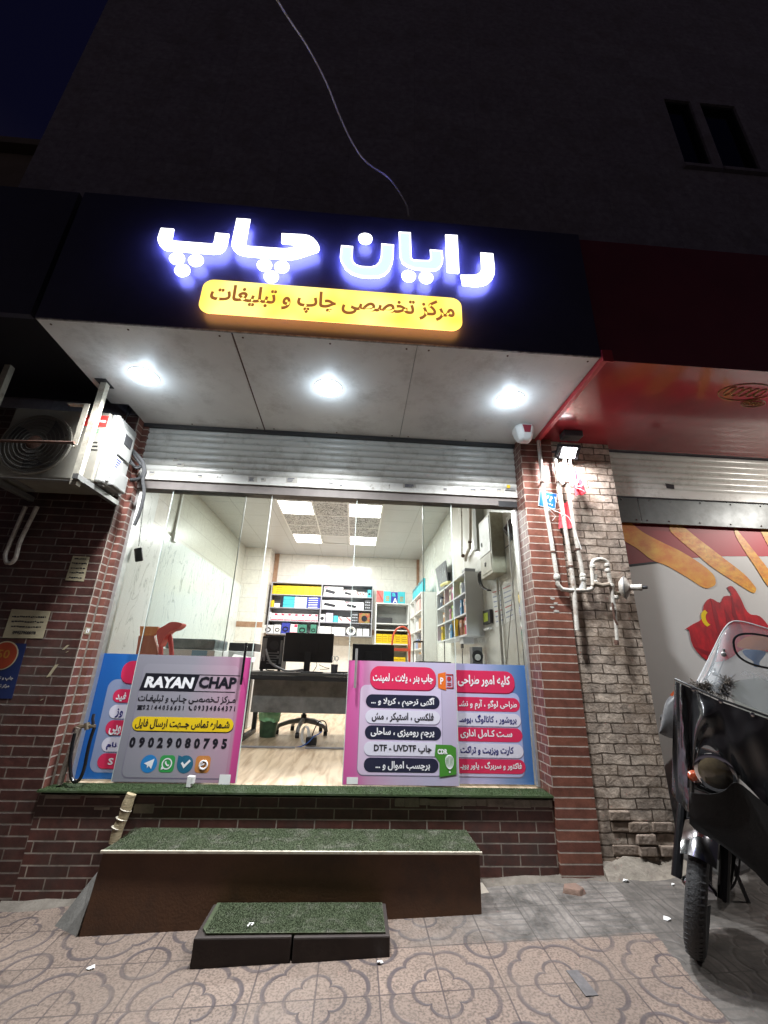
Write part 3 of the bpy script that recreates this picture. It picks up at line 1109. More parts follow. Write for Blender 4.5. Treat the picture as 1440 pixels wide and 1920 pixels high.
M['shutter'] = mat('shutter_enamel', (.76, .755, .71), (.62, .615, .575), rough=.24, nscale=4, stretch=(.5, 1, 2.5), dirt=(.30, .27, .22), dscale=7, damt=.6)
sh = shutter('roller_shutter', 'half open white roller shutter above the glass shop front', -2.30, 1.076, 2.79, ZC - .01, -.06, 2)
stick = [(285, 888, 12, 12), (352, 893, 20, 9), (375, 893, 12, 8), (412, 895, 16, 10), (338, 872, 14, 8), (474, 899, 18, 12), (494, 900, 10, 8), (547, 900, 22, 13), (600, 908, 20, 11), (622, 908, 14, 10), (640, 912, 8, 8), (700, 912, 16, 9), (730, 912, 3, 10), (768, 911, 26, 10), (835, 918, 8, 6), (860, 918, 22, 12), (888, 920, 16, 9), (908, 920, 20, 10), (938, 920, 16, 9), (330, 862, 10, 8), (438, 882, 18, 10)]
mbs = [MB(), MB()]
rs = random.Random(11)
for i, (u, v, w_, h_) in enumerate(stick):
    q = P(u, v, 'y', -.074 if v < 885 else -.0735)
    rx, rz = w_ / 270 * .5 * 1.25, h_ / 270 * .5 * 1.2
    if rs.random() < .35 and i not in (7, 13):
        for k in range(4):
            a, c = q.x + rs.uniform(-rx, rx), q.z + rs.uniform(-rz, rz)
            mbs[0].prism([(a + rs.uniform(.5, 1) * .011 * math.cos(j * 1.05), -.0738 - .0008 * k, c + rs.uniform(.5, 1) * .009 * math.sin(j * 1.05)) for j in range(6)], (0, .0006, 0))
    else:
        mbs[0].prism([(q.x - rx * rs.uniform(.8, 1), -.0738, q.z - rz), (q.x + rx, -.0738, q.z - rz * rs.uniform(.6, 1)), (q.x + rx * rs.uniform(.7, 1), -.0738, q.z + rz), (q.x - rx, -.0738, q.z + rz * rs.uniform(.7, 1))], (0, .001, 0))
        for k in range(3 if i in (5, 7, 8, 13, 15) else 1):
            zc_ = q.z + rz * (.5 - .5 * k)
            mbs[1].box(q.x - rx * .75, q.x + rx * rs.uniform(.1, .7), -.0748, -.0743, zc_ - .005, zc_ + .004)
mbs[0].each('torn_sticker', mat('torn_sticker', (.55, .53, .47), (.38, .35, .30), rough=.8, nscale=40), sh)
mbs[1].each('sticker_print', mat('sticker_print', (.07, .08, .13), (.22, .22, .22), rough=.8, nscale=50), sh)
q = P(958, 915, 'y', -.09)
mb = MB().box(q.x - .05, q.x + .045, -.082, -.072, q.z - .022, q.z + .008)
mb.build('latch', M['grey_metal'], sh, bevel=.004)
MB().box(q.x - .035, q.x - .005, -.088, -.082, q.z + .0, q.z + .03).build('latch_tongue', M['yellow'], sh)

sh2 = shutter('roller_shutter', 'half open white roller shutter above the bread poster', 1.94, 6.5, 2.865, ZC - .01, -.06, 4)
q = P(1257, 912, 'y', -.075)
MB().prism([(q.x - .04, -.0745, q.z - .02), (q.x + .035, -.0745, q.z - .025), (q.x + .04, -.0745, q.z + .02), (q.x - .045, -.0745, q.z + .03)], (0, .001, 0)).build('torn_sticker', M['ink'], sh2)
mp_ = thing('riveted_metal_panel', 'riveted grey sheet metal panel under the neighbouring shutter', 'panel', (3, -.03, 2.6))
MB().box(1.937, 2.236, -.045, -.02, 2.615, 2.862).box(2.240, 6.5, -.045, -.02, 2.615, 2.862).build('sheet', mat('galvanised_sheet', (.13, .14, .14), (.085, .092, .09), rough=.42, metal=.2, nscale=7, dirt=(.06, .06, .055), dscale=5, damt=.8), mp_, bevel=.002)
mb = MB()
for x in (2.03, 2.19, 2.29, 2.5, 2.8, 3.1, 3.4, 3.7):
    for z in (2.64, 2.84):
        mb.lathe([(.008, 0), (.007, .003), (0, .006)], (x + (.05 if z > 2.7 else 0), -.0455, z), (0, -1, 0), 10)
mb.each('rivet', M['chrome'], mp_, smooth=True)

# ------------------------------------------------------------------ glass front
fr = thing('shop_door_frame', 'grey metal frame and header track round the glass shop front', 'door frame', (-.6, 0, ZG))
MB().box(-2.29, 1.073, -.055, .055, 2.712, 2.788).build('header_track', mat('brown_grey_track', (.20, .175, .16), (.15, .13, .12), rough=.65, metal=0), fr)
MB().box(-2.294, -2.268, -.03, .06, ZG + .012, 2.72).each('jamb', M['alu'], fr)
MB().box(1.056, 1.074, -.03, .06, ZG + .012, 2.71).each('jamb', M['alu'], fr)
MB().box(.90, 1.07, -.06, -.056, 2.70, 2.755).build('track_cap', M['black'], fr)
MB().box(-1.985, -1.98, -.05, -.045, 2.71, 2.72).build('track_brush', M['dark_grey'], fr)
ZS = 1.353                                          # top of the printed film


def glass_leaf(name, label, x0, x1, y, group, edge):
    t = thing(name, label, 'glass door' if 'door' in name else 'glass panel', ((x0 + x1) / 2, y, ZG), group)
    MB().box(x0, x1, y - .005, y + .005, ZG + .012, 2.72).build('pane', M['pane'], t)
    mb = MB()
    for x in edge:
        mb.box(x - .0025, x + .0025, y - .0055, y + .0055, ZG + .012, 2.72)
    mb.build('pane_edge', M['pane_edge'], t)
    return t


gd1 = glass_leaf('sliding_glass_door', 'sliding glass door carrying the phone number poster beside the opening', -1.985, -1.133, -.03, 'sliding glass doors', (-1.985, -1.133))
gd2 = glass_leaf('sliding_glass_door', 'sliding glass door carrying the pink price list poster beside the opening', -.383, .466, -.03, 'sliding glass doors', (-.383, .466))
gp1 = glass_leaf('fixed_glass_panel', 'fixed glass panel with blue film beside the dark wall and tap', -2.27, -1.375, .03, 'fixed glass panels', (-1.375,))
gp2 = glass_leaf('fixed_glass_panel', 'fixed glass panel with lilac to blue film beside the red brick pillar', .219, 1.05, .03, 'fixed glass panels', (.219,))

F1, F2 = -.0365, .0235                              # outer faces of the two glass planes


def film(t, x0, x1, y, m, name='printed_film'):
    return MB().box(x0, x1, y - .0008, y, ZG + .014, ZS).build(name, m, t)


M['film_left'] = ramp_mat('lilac_pink_film', 'x', -1.99, -1.135, [(0, (.23, .228, .265)), (.5, (.26, .252, .29)), (.72, (.35, .26, .32)), (.93, (.42, .225, .315)), (.945, (.52, .07, .24)), (1, (.48, .06, .23))], wob=.0)
M['film_right'] = ramp_mat('pink_lilac_film', 'x', -.383, .466, [(0, (.58, .09, .30)), (.13, (.55, .12, .33)), (.24, (.52, .27, .42)), (.5, (.50, .39, .53)), (.8, (.45, .42, .57)), (1, (.49, .42, .56))], wob=.06)
M['film_blue'] = ramp_mat('blue_film', 'x', -2.27, -1.90, [(0, (.010, .09, .34)), (.5, (.02, .13, .42)), (1, (.05, .18, .44))])
M['film_rb'] = ramp_mat('lilac_blue_film', 'x', .466, 1.05, [(0, (.42, .40, .62)), (.35, (.38, .38, .60)), (.7, (.17, .25, .44)), (1, (.045, .14, .36))], wob=.05)
M['film_lilac'] = ramp_mat('pale_lilac_panel', 'x', -2.2, 1.1, [(0, (.24, .29, .44)), (1, (.40, .40, .54))])
M['film_pale'] = ramp_mat('pale_panel_right', 'x', -.30, .44, [(0, (.62, .48, .62)), (.4, (.56, .48, .66)), (1, (.58, .52, .68))])
M['film_pale2'] = ramp_mat('pale_panel_blue', 'x', .46, 1.0, [(0, (.54, .50, .68)), (.6, (.44, .46, .66)), (1, (.34, .40, .64))])
M['film_grey'] = ramp_mat('pale_grey_panel', 'x', -1.97, -1.2, [(0, (.25, .245, .285)), (.5, (.29, .28, .32)), (.8, (.40, .29, .355)), (1, (.44, .275, .36))])
M['shade_line'] = flat('printed_outline', (.22, .19, .28), .4)


def card(t, u0, v0, u1, v1, y, r, m, name, lift, shadow=None):
    x0, x1, z0, z1 = pxrect(u0, v0, u1, v1, y)
    if shadow:
        MB().prism(rrect(x0 + .002, x1 + .002, z0 - .008, z1 - .008, r, y - lift + .0005), (0, .0004, 0)).build(name, shadow, t)
    MB().prism(rrect(x0, x1, z0, z1, r, y - lift), (0, .0006, 0)).build(name, m, t)
    return x0, x1, z0, z1


def line(t, s_, u0, v0, u1, v1, y, m, lift, bold=.03, name='printed_lettering', shear=0, space=1.0):
    x0, x1, z0, z1 = pxrect(u0, v0, u1, v1, y)
    text(MB(), s_, ((x0 + x1) / 2, y - lift, (z0 + z1) / 2), (1, 0, 0), (0, 0, 1), x1 - x0, z1 - z0, bold, shear, space, lift=.00025).build(name, m, t)


# phone number film
f = film(gd1, -1.982, -1.137, F1, M['film_left'])
x0, x1, z0, z1 = pxrect(226, 1250, 437, 1462, F1)
pad = MB().prism(rrect(-1.928, -1.215, ZG + .035, 1.285, .045, F1 - .0014), (0, .0004, 0)).build('printed_panel', M['shade_line'], f)
MB().prism(rrect(-1.925, -1.212, ZG + .041, 1.289, .043, F1 - .0020), (0, .0004, 0)).build('printed_panel', M['film_grey'], f)
q0, q1, r0, r1 = pxrect(266, 1263, 370, 1296, F1)
MB().prism([(q0 - .008, F1 - .0026, r0), (q1 - .016, F1 - .0026, r0), (q1 + .012, F1 - .0026, r1), (q0 + .016, F1 - .0026, r1)], (0, .0004, 0)).build('logo_block', M['ink'], f)
mb = MB().box(q1 + .012, q1 + .31, F1 - .0026, F1 - .0022, r1 - .006, r1).box(q1 - .016, q1 + .29, F1 - .0026, F1 - .0022, r0, r0 + .006)
mb.build('logo_block', M['ink'], f)
line(f, 'RAYAN', 272, 1269, 364, 1290, F1, M['white_ink'], .0032, bold=.05, shear=.12)
line(f, 'CHAP', 373, 1269, 444, 1291, F1, M['ink'], .0032, bold=.045, shear=.05)
line(f, 'مـرکز تـخصصـی چـاپ و تبلیغـات', 259, 1303, 442, 1321, F1, M['ink'], .0032, bold=.02)
line(f, '02144056631', 268, 1322, 345, 1331, F1, M['ink'], .0032, bold=.03, space=1.55)
line(f, '09334864371', 364, 1323, 441, 1333, F1, M['ink'], .0032, bold=.03, space=1.55)
q = P(262, 1327, 'y', F1 - .0032)
mb = MB().prism([(q.x - .018, q.y, q.z - .014), (q.x + .018, q.y, q.z - .014), (q.x + .012, q.y, q.z + .006), (q.x - .012, q.y, q.z + .006)], (0, .0004, 0)).box(q.x - .019, q.x + .019, q.y, q.y + .0004, q.z + .009, q.z + .017)
q = P(357, 1328, 'y', F1 - .0032)
mb.prism([(q.x - .014, q.y, q.z + .012), (q.x - .006, q.y, q.z + .016), (q.x - .004, q.y, q.z + .004), (q.x + .004, q.y, q.z - .006), (q.x + .014, q.y, q.z - .006), (q.x + .012, q.y, q.z - .016), (q.x - .004, q.y, q.z - .012), (q.x - .013, q.y, q.z)], (0, .0004, 0))
mb.build('telephone_symbol', M['ink'], f)
card(f, 248, 1345, 438, 1371, F1, .05, M['yellow'], 'yellow_pill', .0028, M['ink'])
line(f, 'شـماره تماس جــهت ارسال فایل', 254, 1349, 431, 1368, F1, M['ink'], .0036, bold=.025)
line(f, '09029080795', 243, 1383, 426, 1403, F1, M['ink'], .0032, bold=.05, space=1.7)
ICON = [(279, 1432, (.02, .20, .50)), (313, 1432, (.035, .30, .075)), (347, 1433, (.02, .13, .22)), (380, 1433, (.55, .22, .06))]
for i, (u, v, c) in enumerate(ICON):
    q = P(u, v, 'y', F1 - .0028)
    R = .056
    mb = MB()
    if i in (0, 2): disc(mb, q, R, q.y, q.y + .0004, 28)
    else: mb.prism(rrect(q.x - R * .93, q.x + R * .93, q.z - R * .95, q.z + R * .95, .025, q.y), (0, .0004, 0))
    if i == 2: mb.prism([(q.x - R, q.y - .0003, q.z + R), (q.x - R * .2, q.y - .0003, q.z + R * .75), (q.x - R, q.y - .0003, q.z)], (0, .0002, 0))
    ic = mb.build('app_icon', flat('icon_%d' % i, c, .4), f)
    y_ = q.y - .0012
    mb = MB()
    if i == 0:
        mb.prism([(q.x - .034, y_, q.z + .002), (q.x + .034, y_, q.z + .032), (q.x + .022, y_, q.z - .032), (q.x + .003, y_, q.z - .012), (q.x - .008, y_, q.z - .028), (q.x - .010, y_, q.z - .008)], (0, .0004, 0))
    elif i == 1:
        ring = [(q.x + .036 * math.cos(a * .2618), y_, q.z + .036 * math.sin(a * .2618)) for a in range(24)]
        inn = [(q.x + .028 * math.cos(a * .2618), y_, q.z + .028 * math.sin(a * .2618)) for a in range(24)]
        mb.add(ring + inn, [(a, (a + 1) % 24, 24 + (a + 1) % 24, 24 + a) for a in range(24)])
        mb.prism([(q.x - .036, y_, q.z - .038), (q.x - .034, y_, q.z - .018), (q.x - .018, y_, q.z - .032)], (0, .0004, 0))
        mb.prism([(q.x - .016, y_, q.z + .014), (q.x - .006, y_, q.z + .016), (q.x - .004, y_, q.z + .004), (q.x + .006, y_, q.z - .006), (q.x + .017, y_, q.z - .004), (q.x + .014, y_, q.z - .016), (q.x, y_, q.z - .013), (q.x - .013, y_, q.z)], (0, .0004, 0))
    elif i == 2:
        mb.prism([(q.x - .030, y_, q.z + .006), (q.x - .020, y_, q.z + .016), (q.x - .006, y_, q.z - .002), (q.x + .026, y_, q.z + .030), (q.x + .036, y_, q.z + .020), (q.x - .006, y_, q.z - .026)], (0, .0004, 0))
    else:
        pts = [(q.x + .006 + .026 * math.cos(math.radians(a)), y_ + .0003, q.z + .026 * math.sin(math.radians(a)) - .004) for a in range(-50, 330, 20)]
        mb.tube(pts, .0065, 6)
        mb.tube([(q.x + .012, y_ + .0003, q.z + .002), (q.x - .012, y_ + .0003, q.z - .008), (q.x - .004, y_ + .0003, q.z + .014)], .006, 6)
    mb.build('app_symbol', M['white_ink'], ic)
for (t, u0, v0, u1, v1) in ((f, 411, 1452, 432, 1472),):
    card(t, u0, v0, u1, v1, F1, .002, M['paper'], 'lock_patch', .003)

# pink list film
f = film(gd2, -.380, .463, F1, M['film_right'])
MB().prism(rrect(-.283, .350, ZG + .07, 1.175, .045, F1 - .0014), (0, .0004, 0)).build('printed_panel', M['shade_line'], f)
MB().prism(rrect(-.280, .347, ZG + .076, 1.178, .043, F1 - .0020), (0, .0004, 0)).build('printed_panel', M['film_pale'], f)
card(f, 694, 1250, 817, 1293, F1, .07, M['red'], 'red_pill', .0030, flat('dark_red_print', (.20, .01, .05), .4))
line(f, 'چاپ بنر ، پلات ، لمینت', 699, 1263, 812, 1284, F1, M['white_ink'], .0040, bold=.03)
ROW = [((686, 1303, 824, 1328), 'آگهی ترحیم ، کربلا و ...', (696, 1307, 815, 1326), 1), ((685, 1332, 825, 1357), 'فلکسی ، استیکر ، مش', (697, 1336, 813, 1354), 0),
       ((684, 1361, 827, 1387), 'پرچم رومیزی ، ساحلی', (695, 1365, 814, 1385), 1), ((682, 1391, 825, 1417), 'چاپ UVDTF - DTF', (701, 1396, 809, 1414), 0), ((682, 1421, 822, 1448), 'برچسب اموال و ...', (704, 1427, 806, 1446), 1)]
for (cr, s_, tr, dk) in ROW:
    card(f, *cr, F1, .06, M['navy_ink'] if dk else flat('pale_pill', (.66, .64, .74), .4), 'dark_pill' if dk else 'pale_pill', .0030, None if dk else M['shade_line'])
    line(f, s_, *tr, F1, M['white_ink'] if dk else M['ink'], .0040, bold=.028)
q = P(836, 1277, 'y', F1 - .003)
mb = MB().prism([(q.x - .062, q.y, q.z - .052), (q.x + .0, q.y, q.z - .066), (q.x + .0, q.y, q.z + .066), (q.x - .062, q.y, q.z + .052)], (0, .0004, 0))
ic = mb.build('slide_icon', flat('orange_print', (.70, .15, .02), .4), f)
text(MB(), 'P', (q.x - .032, q.y - .0008, q.z), (1, 0, 0), (0, 0, 1), .026, .05, .03).build('printed_lettering', M['white_ink'], ic)
mb = MB().box(q.x + .004, q.x + .060, q.y, q.y + .0004, q.z - .052, q.z - .044).box(q.x + .004, q.x + .060, q.y, q.y + .0004, q.z + .044, q.z + .052).box(q.x + .052, q.x + .060, q.y, q.y + .0004, q.z - .052, q.z + .052)
mb.box(q.x + .01, q.x + .042, q.y, q.y + .0004, q.z - .032, q.z - .026).box(q.x + .01, q.x + .042, q.y, q.y + .0004, q.z - .018, q.z - .012)
disc(mb, (q.x + .026, 0, q.z + .018), .017, q.y, q.y + .0004)
mb.build('slide_icon', M['deep_red'], ic)
a, b_, c, d = P(817, 1396, 'y', F1 - .0046), P(855, 1402, 'y', F1 - .0046), P(856, 1452, 'y', F1 - .0046), P(824, 1457, 'y', F1 - .0046)
e_ = P(815, 1417, 'y', F1 - .0046)
ic = MB().prism([a, P(846, 1397, 'y', F1 - .0046), b_, c, d, P(824, 1430, 'y', F1 - .0046), e_], (0, .0006, 0)).build('green_icon', flat('green_print', (.06, .24, .03), .4), f)
line(ic, 'CDR', 820, 1404, 839, 1414, F1, M['white_ink'], .0058, bold=.05)
q = P(843, 1431, 'y', F1 - .0056)
mb = MB()
for k in range(4):
    mb.tube([(q.x + .030 * math.cos(a_ * .314) * (1 - k * .33), q.y, q.z + .016 + .036 * math.sin(a_ * .314) * (1 if math.sin(a_ * .314) > 0 else 1.5)) for a_ in range(20)], .0022, 5, closed=True)
mb.box(q.x - .006, q.x + .006, q.y - .0006, q.y, q.z - .062, q.z - .050)
mb.build('balloon_symbol', M['white_ink'], ic)
card(f, 650, 1457, 671, 1470, F1, .002, M['paper'], 'lock_patch', .003)

# lilac to blue film on the fixed panel
f = film(gp2, .22, 1.05, F2, M['film_rb'])
MB().prism(rrect(.20, .985, ZG + .055, 1.14, .05, F2 - .0014), (0, .0004, 0)).build('printed_panel', M['shade_line'], f)
MB().prism(rrect(.20, .982, ZG + .062, 1.143, .048, F2 - .0020), (0, .0004, 0)).build('printed_panel', M['film_pale2'], f)
card(f, 800, 1257, 964, 1298, F2, .07, M['red'], 'red_pill', .0030, flat('dark_red_print', (.20, .01, .05), .4))
line(f, 'کلیه امور طراحی', 858, 1266, 956, 1288, F2, M['white_ink'], .0040, bold=.03)
ROW = [((800, 1307, 974, 1333), 'طراحی لوگو ، آرم و نشـ', (860, 1312, 969, 1331), 1), ((800, 1337, 976, 1361), 'بروشور ، کاتالوگ ،پوسـ', (861, 1340, 968, 1359), 0),
       ((800, 1364, 979, 1390), 'سـت کـامل اداری', (863, 1368, 960, 1385), 1), ((800, 1394, 981, 1420), 'کارت ویزیت و تراکت', (863, 1399, 963, 1416), 0), ((800, 1423, 985, 1450), 'فاکتور و سربرگ ، پاور پویـ', (863, 1428, 978, 1445), 1)]
for (cr, s_, tr, dk) in ROW:
    card(f, *cr, F2, .06, M['red'] if dk else flat('pale_pill', (.66, .64, .74), .4), 'red_pill' if dk else 'pale_pill', .0030, None if dk else M['shade_line'])
    line(f, s_, *tr, F2, M['white_ink'] if dk else M['blue_ink'], .0040, bold=.028)

# blue film on the other fixed panel
f = film(gp1, -2.268, -1.38, F2, M['film_blue'])
MB().prism(rrect(-2.185, -1.5, ZG + .055, 1.17, .06, F2 - .0014), (0, .0004, 0)).build('printed_panel', M['film_lilac'], f)
card(f, 228, 1240, 330, 1282, F2, .07, M['red'], 'red_pill', .0030, flat('dark_red_print', (.20, .01, .05), .4))
ROW = [((212, 1293, 320, 1318), 'فید', (218, 1298, 237, 1315), 1), ((205, 1322, 320, 1348), 'وز', (217, 1328, 231, 1346), 0), ((198, 1351, 320, 1379), 'ویی', (205, 1359, 227, 1378), 1), ((191, 1383, 320, 1410), 'نام', (200, 1391, 219, 1405), 0), ((183, 1413, 320, 1442), 'S', (203, 1421, 213, 1434), 1)]
for (cr, s_, tr, dk) in ROW:
    card(f, *cr, F2, .06, M['red'] if dk else flat('pale_pill', (.66, .64, .74), .4), 'red_pill' if dk else 'pale_pill', .0030)
    line(f, s_, *tr, F2, M['white_ink'] if dk else M['blue_ink'], .0040, bold=.03)


def pull(t, u, v0, v1, m, lean):
    a, b_ = P(u, v0, 'y', -.075), P(u, v1, 'y', -.075)
    mb = MB().tube([(a.x, a.y, a.z), (a.x + lean, a.y, b_.z)], .0095, 10)
    h = MB().tube([(a.x, a.y + .036, a.z - .03), (a.x, a.y, a.z - .03)], .006, 8).tube([(a.x + lean, a.y + .036, b_.z + .05), (a.x + lean, a.y, b_.z + .05)], .006, 8)
    o = mb.build('door_handle', m, t, smooth=True)
    h.build('handle_post', M['chrome'], o, smooth=True)


pull(gd1, 462, 1205, 1284, M['black_gloss'], 0)
pull(gd2, 669, 1216, 1290, M['alu'], 0)
t = thing('door_stop', 'small white plastic door stop standing on the green mat', 'door stop', (-1.47, -.08, ZG))
q0, q1, r0, r1 = pxrect(350, 1455, 363, 1482, -.14)
MB().box(q0, q1 - .016, -.15, -.11, ZG + .01, r1).build('body', M['white'], t, bevel=.004)
MB().box(q1 - .016, q1, -.15, -.11, ZG + .03, r1 - .003).build('hook', M['white'], t, bevel=.003)

# ------------------------------------------------------------------ green mat and the steps
mb = MB().box(-2.345, 1.079, -.232, -.045, ZG - .006, ZG + .006)
turf(mb, -2.345, 1.079, -.236, -.05, lambda x, y: ZG + .005, 44000)
tag(mb.build('turf_mat', M['grass'], loc=(-.6, -.14, ZG)), 'green artificial turf strip along the sill under the glass doors', 'mat')

BT = .294
st = thing('step_box', 'long brown step with green turf top below the shop doors', 'step', (-.62, -.38, 0))
bx = [(-1.70, -.560), (.457, -.552), (.457, -.215), (-1.655, -.215)]
mb = MB()
top_ = [(x, y, BT) for x, y in bx]
bl = [(-1.735, -.562), (.455, -.553), (.455, -.21), (-1.70, -.21)]
bot_ = [(x, y, gz(x, y) - .01) for x, y in bl]
mb.add(bot_ + top_, [(0, 3, 2, 1), (4, 5, 6, 7), (0, 1, 5, 4), (1, 2, 6, 5), (2, 3, 7, 6), (3, 0, 4, 7)])
mb.build('body', M['step_body'], st, bevel=.004)
MB().box(-1.712, .468, -.572, -.558, BT - .004, BT + .010).build('edge_trim', M['cream'], st, bevel=.002)
mb = MB().prism([(x, y, BT + .0005) for x, y in [(-1.706, -.566), (.463, -.558), (.46, -.215), (-1.655, -.215)]], (0, 0, .009))
turf(mb, -1.69, .462, -.564, -.22, lambda x, y: BT + .008, 56000)
mb.build('turf_top', M['grass_worn'], st)
ss = thing('low_step', 'low dark double block step with worn green turf top on the tiles', 'step', (-.57, -.71, 0))
for i, (xa, xb) in enumerate(((-1.052, -.582), (-.572, -.096))):
    MB().add([(xa, -.866, gz(xa, -.86) - .01), (xb, -.862, gz(xb, -.86) - .01), (xb, -.555, gz(xb, -.55) - .01), (xa, -.555, gz(xa, -.55) - .01), (xa, -.866, .058), (xb, -.862, .060), (xb, -.555, .060), (xa, -.555, .058)],
             [(0, 3, 2, 1), (4, 5, 6, 7), (0, 1, 5, 4), (1, 2, 6, 5), (2, 3, 7, 6), (3, 0, 4, 7)]).build('block', M['step_block'], ss, bevel=.007)
mb = MB().prism([(x, y, .0595) for x, y in [(-1.0, -.845), (-.118, -.845), (-.118, -.565), (-1.03, -.565), (-1.03, -.80)]], (0, 0, .008))
turf(mb, -1.01, -.12, -.842, -.568, lambda x, y: .067, 24000, h=.005)
mb.build('turf_top', M['grass_worn'], ss)
tag(MB().add([(-1.70, -.53, .25), (-1.72, -.5, .02), (-1.86, -.30, .06), (-1.72, -.225, .27), (-1.90, -.24, -.10), (-1.93, -.45, -.085), (-1.745, -.57, -.085), (-1.71, -.25, -.1)],
             [(0, 6, 5, 2, 3), (3, 2, 4), (2, 5, 4), (0, 3, 7, 6), (6, 7, 4, 5), (3, 4, 7)]).build('cement_ramp', mat('grimy_slab', (.17, .16, .145), (.10, .095, .085), rough=.9, bump=.4, dirt=(.06, .055, .05))), 'sloping grey cement slab leaning on the end of the long step', 'slab')
mb = MB().tube([P(u, v, 'y', -.245) for u, v in ((247, 1488), (240, 1505), (232, 1530), (222, 1552), (214, 1580))], [.030, .033, .030, .032, .030], 14, smooth=3)
dp = mb.build('drain_pipe', mat('taped_pipe', (.46, .38, .24), (.34, .27, .16), rough=.6, nscale=9, stretch=(1, 1, 6), bump=.5, bscale=22), smooth=True)
tag(dp, 'cream taped drain pipe coming out of bricks above the long step', 'pipe')
mb = MB()
for k in range(3):
    a = P(236 - k * 8, 1518 + k * 17, 'y', -.245)
    mb.lathe([(.033, -.004), (.037, 0), (.033, .004)], a, (.3, .1, 1), 14)
mb.each('tape_band', M['cream'], dp, smooth=True)

# little things lying about
q = P(1078, 1678, 'z', gz(.9, -.35))
mb = MB().add([(q.x - .075, q.y + .01, q.z), (q.x + .02, q.y - .035, q.z - .002), (q.x + .075, q.y - .01, q.z), (q.x + .05, q.y + .05, q.z), (q.x - .05, q.y + .05, q.z), (q.x - .06, q.y + .012, q.z + .03), (q.x + .02, q.y - .025, q.z + .033), (q.x + .06, q.y + .0, q.z + .036), (q.x + .03, q.y + .045, q.z + .045), (q.x - .045, q.y + .045, q.z + .04)],
              [(0, 1, 6, 5), (1, 2, 7, 6), (2, 3, 8, 7), (3, 4, 9, 8), (4, 0, 5, 9), (5, 6, 7, 8, 9), (4, 3, 2, 1, 0)])
tag(mb.build('brick_fragment', mat('brick_fragment', (.24, .15, .11), (.16, .11, .09), rough=.9, bump=.6), bevel=.006), 'broken brick fragment on the pavement in front of the red pillar', 'brick')
q = P(907, 1675, 'z', gz(.5, -.4))
tag(MB().add([(q.x - .04, q.y - .02, q.z + .004), (q.x + .035, q.y, q.z + .004), (q.x + .01, q.y + .06, q.z + .03), (q.x - .04, q.y + .05, q.z + .035)], [(0, 1, 2, 3)]).build('cardboard_scrap', mat('cardboard', (.52, .46, .38), rough=.8)), 'pale cardboard scrap leaning at the end of the long step', 'scrap')
for (u, v, w_, lab) in ((1173, 1651, .022, 'crumpled white paper bit near the foot of the grey pier'), (1262, 1658, .012, 'tiny white paper bit beside the motorcycle tyre'), (170, 1814, .02, 'white paper bit on the tiles beside the low step'), (713, 1803, .016, 'white paper bit at the front corner of the low step'), (1250, 1722, .02, 'flat pale wrapper on the grey paving before the motorcycle')):
    q = P(u, v, 'z', 0)
    for _ in range(3):
        q = P(u, v, 'z', gz(q.x, q.y) + .006)
    rs = random.Random(u)
    mb = MB()
    vs = [(q.x + rs.uniform(-w_, w_), q.y + rs.uniform(-w_, w_), q.z + rs.uniform(-.004, w_ * .5)) for _ in range(9)]
    vs += [(q.x - w_, q.y, q.z - .005), (q.x + w_, q.y, q.z - .004), (q.x, q.y + w_, q.z - .004)]
    bm = bmesh.new()
    for x in vs: bm.verts.new(x)
    bmesh.ops.convex_hull(bm, input=bm.verts)
    bm.verts.index_update()
    used = [x for x in bm.verts if x.link_faces]
    ix = {x: i for i, x in enumerate(used)}
    mb.add([x.co[:] for x in used], [tuple(ix[y] for y in ff.verts) for ff in bm.faces])
    bm.free()
    tag(mb.build('paper_bit', M['paper']), lab, 'litter')
q = P(470 * .5 + 0, 1738, 'z', .068)
a = P(1072, 1820, 'z', .008)
c = P(1110, 1868, 'z', .006)
dd = (c - a)
pp = Vector((-dd.y, dd.x, 0)).normalized() * .028
tag(MB().prism([a - pp, a + pp, c + pp * 1.1, c - pp], (0, 0, .0025)).build('tape_strip', mat('worn_tape', (.085, .08, .08), (.15, .14, .14), rough=.6, nscale=30)), 'worn dark tape strip stuck across the pink tiles', 'tape')
q = P(469, 1737, 'z', .072)
tag(MB().tube([(q.x - .012, q.y - .012, q.z + .004), (q.x - .006, q.y + .014, q.z + .005), (q.x + .014, q.y + .012, q.z + .006), (q.x + .004, q.y - .002, q.z + .004)], .004, 6).build('string_scrap', M['white']), 'small white scrap lying on the low step turf', 'litter')

# ------------------------------------------------------------------ air conditioner and its hanger
ac = thing('air_conditioner', 'cream outdoor air conditioner with round fan hanging beside the shop sign', 'air conditioner', (-2.67, -.45, 2.53))
AX0, AX1, AY0, AY1, AZ0, AZ1 = -3.04, -2.272, -.58, -.27, 2.54, 3.12
M['ac'] = mat('aged_cream_enamel', (.27, .255, .215), (.20, .19, .16), rough=.45, nscale=5, dirt=(.22, .18, .13), dscale=4, damt=.6)
mb = MB().box(AX0, AX1 - .055, AY0, AY1, AZ0, AZ1)
mb.build('casing', M['ac'], ac, bevel=.012)
fc = P(68, 832, 'y', AY0)
FR = .245
mb = MB()
mb.lathe([(FR + .012, 0), (FR + .008, .012), (FR - .004, .013), (FR - .01, .004)], fc, (0, -1, 0), 48)
ring_ = mb.build('fan_ring', M['ac'], ac, smooth=True)
MB().lathe([(FR - .004, .002), (0, .002)], fc, (0, -1, 0), 40).build('fan_well', M['black'], ac)
mb = MB()
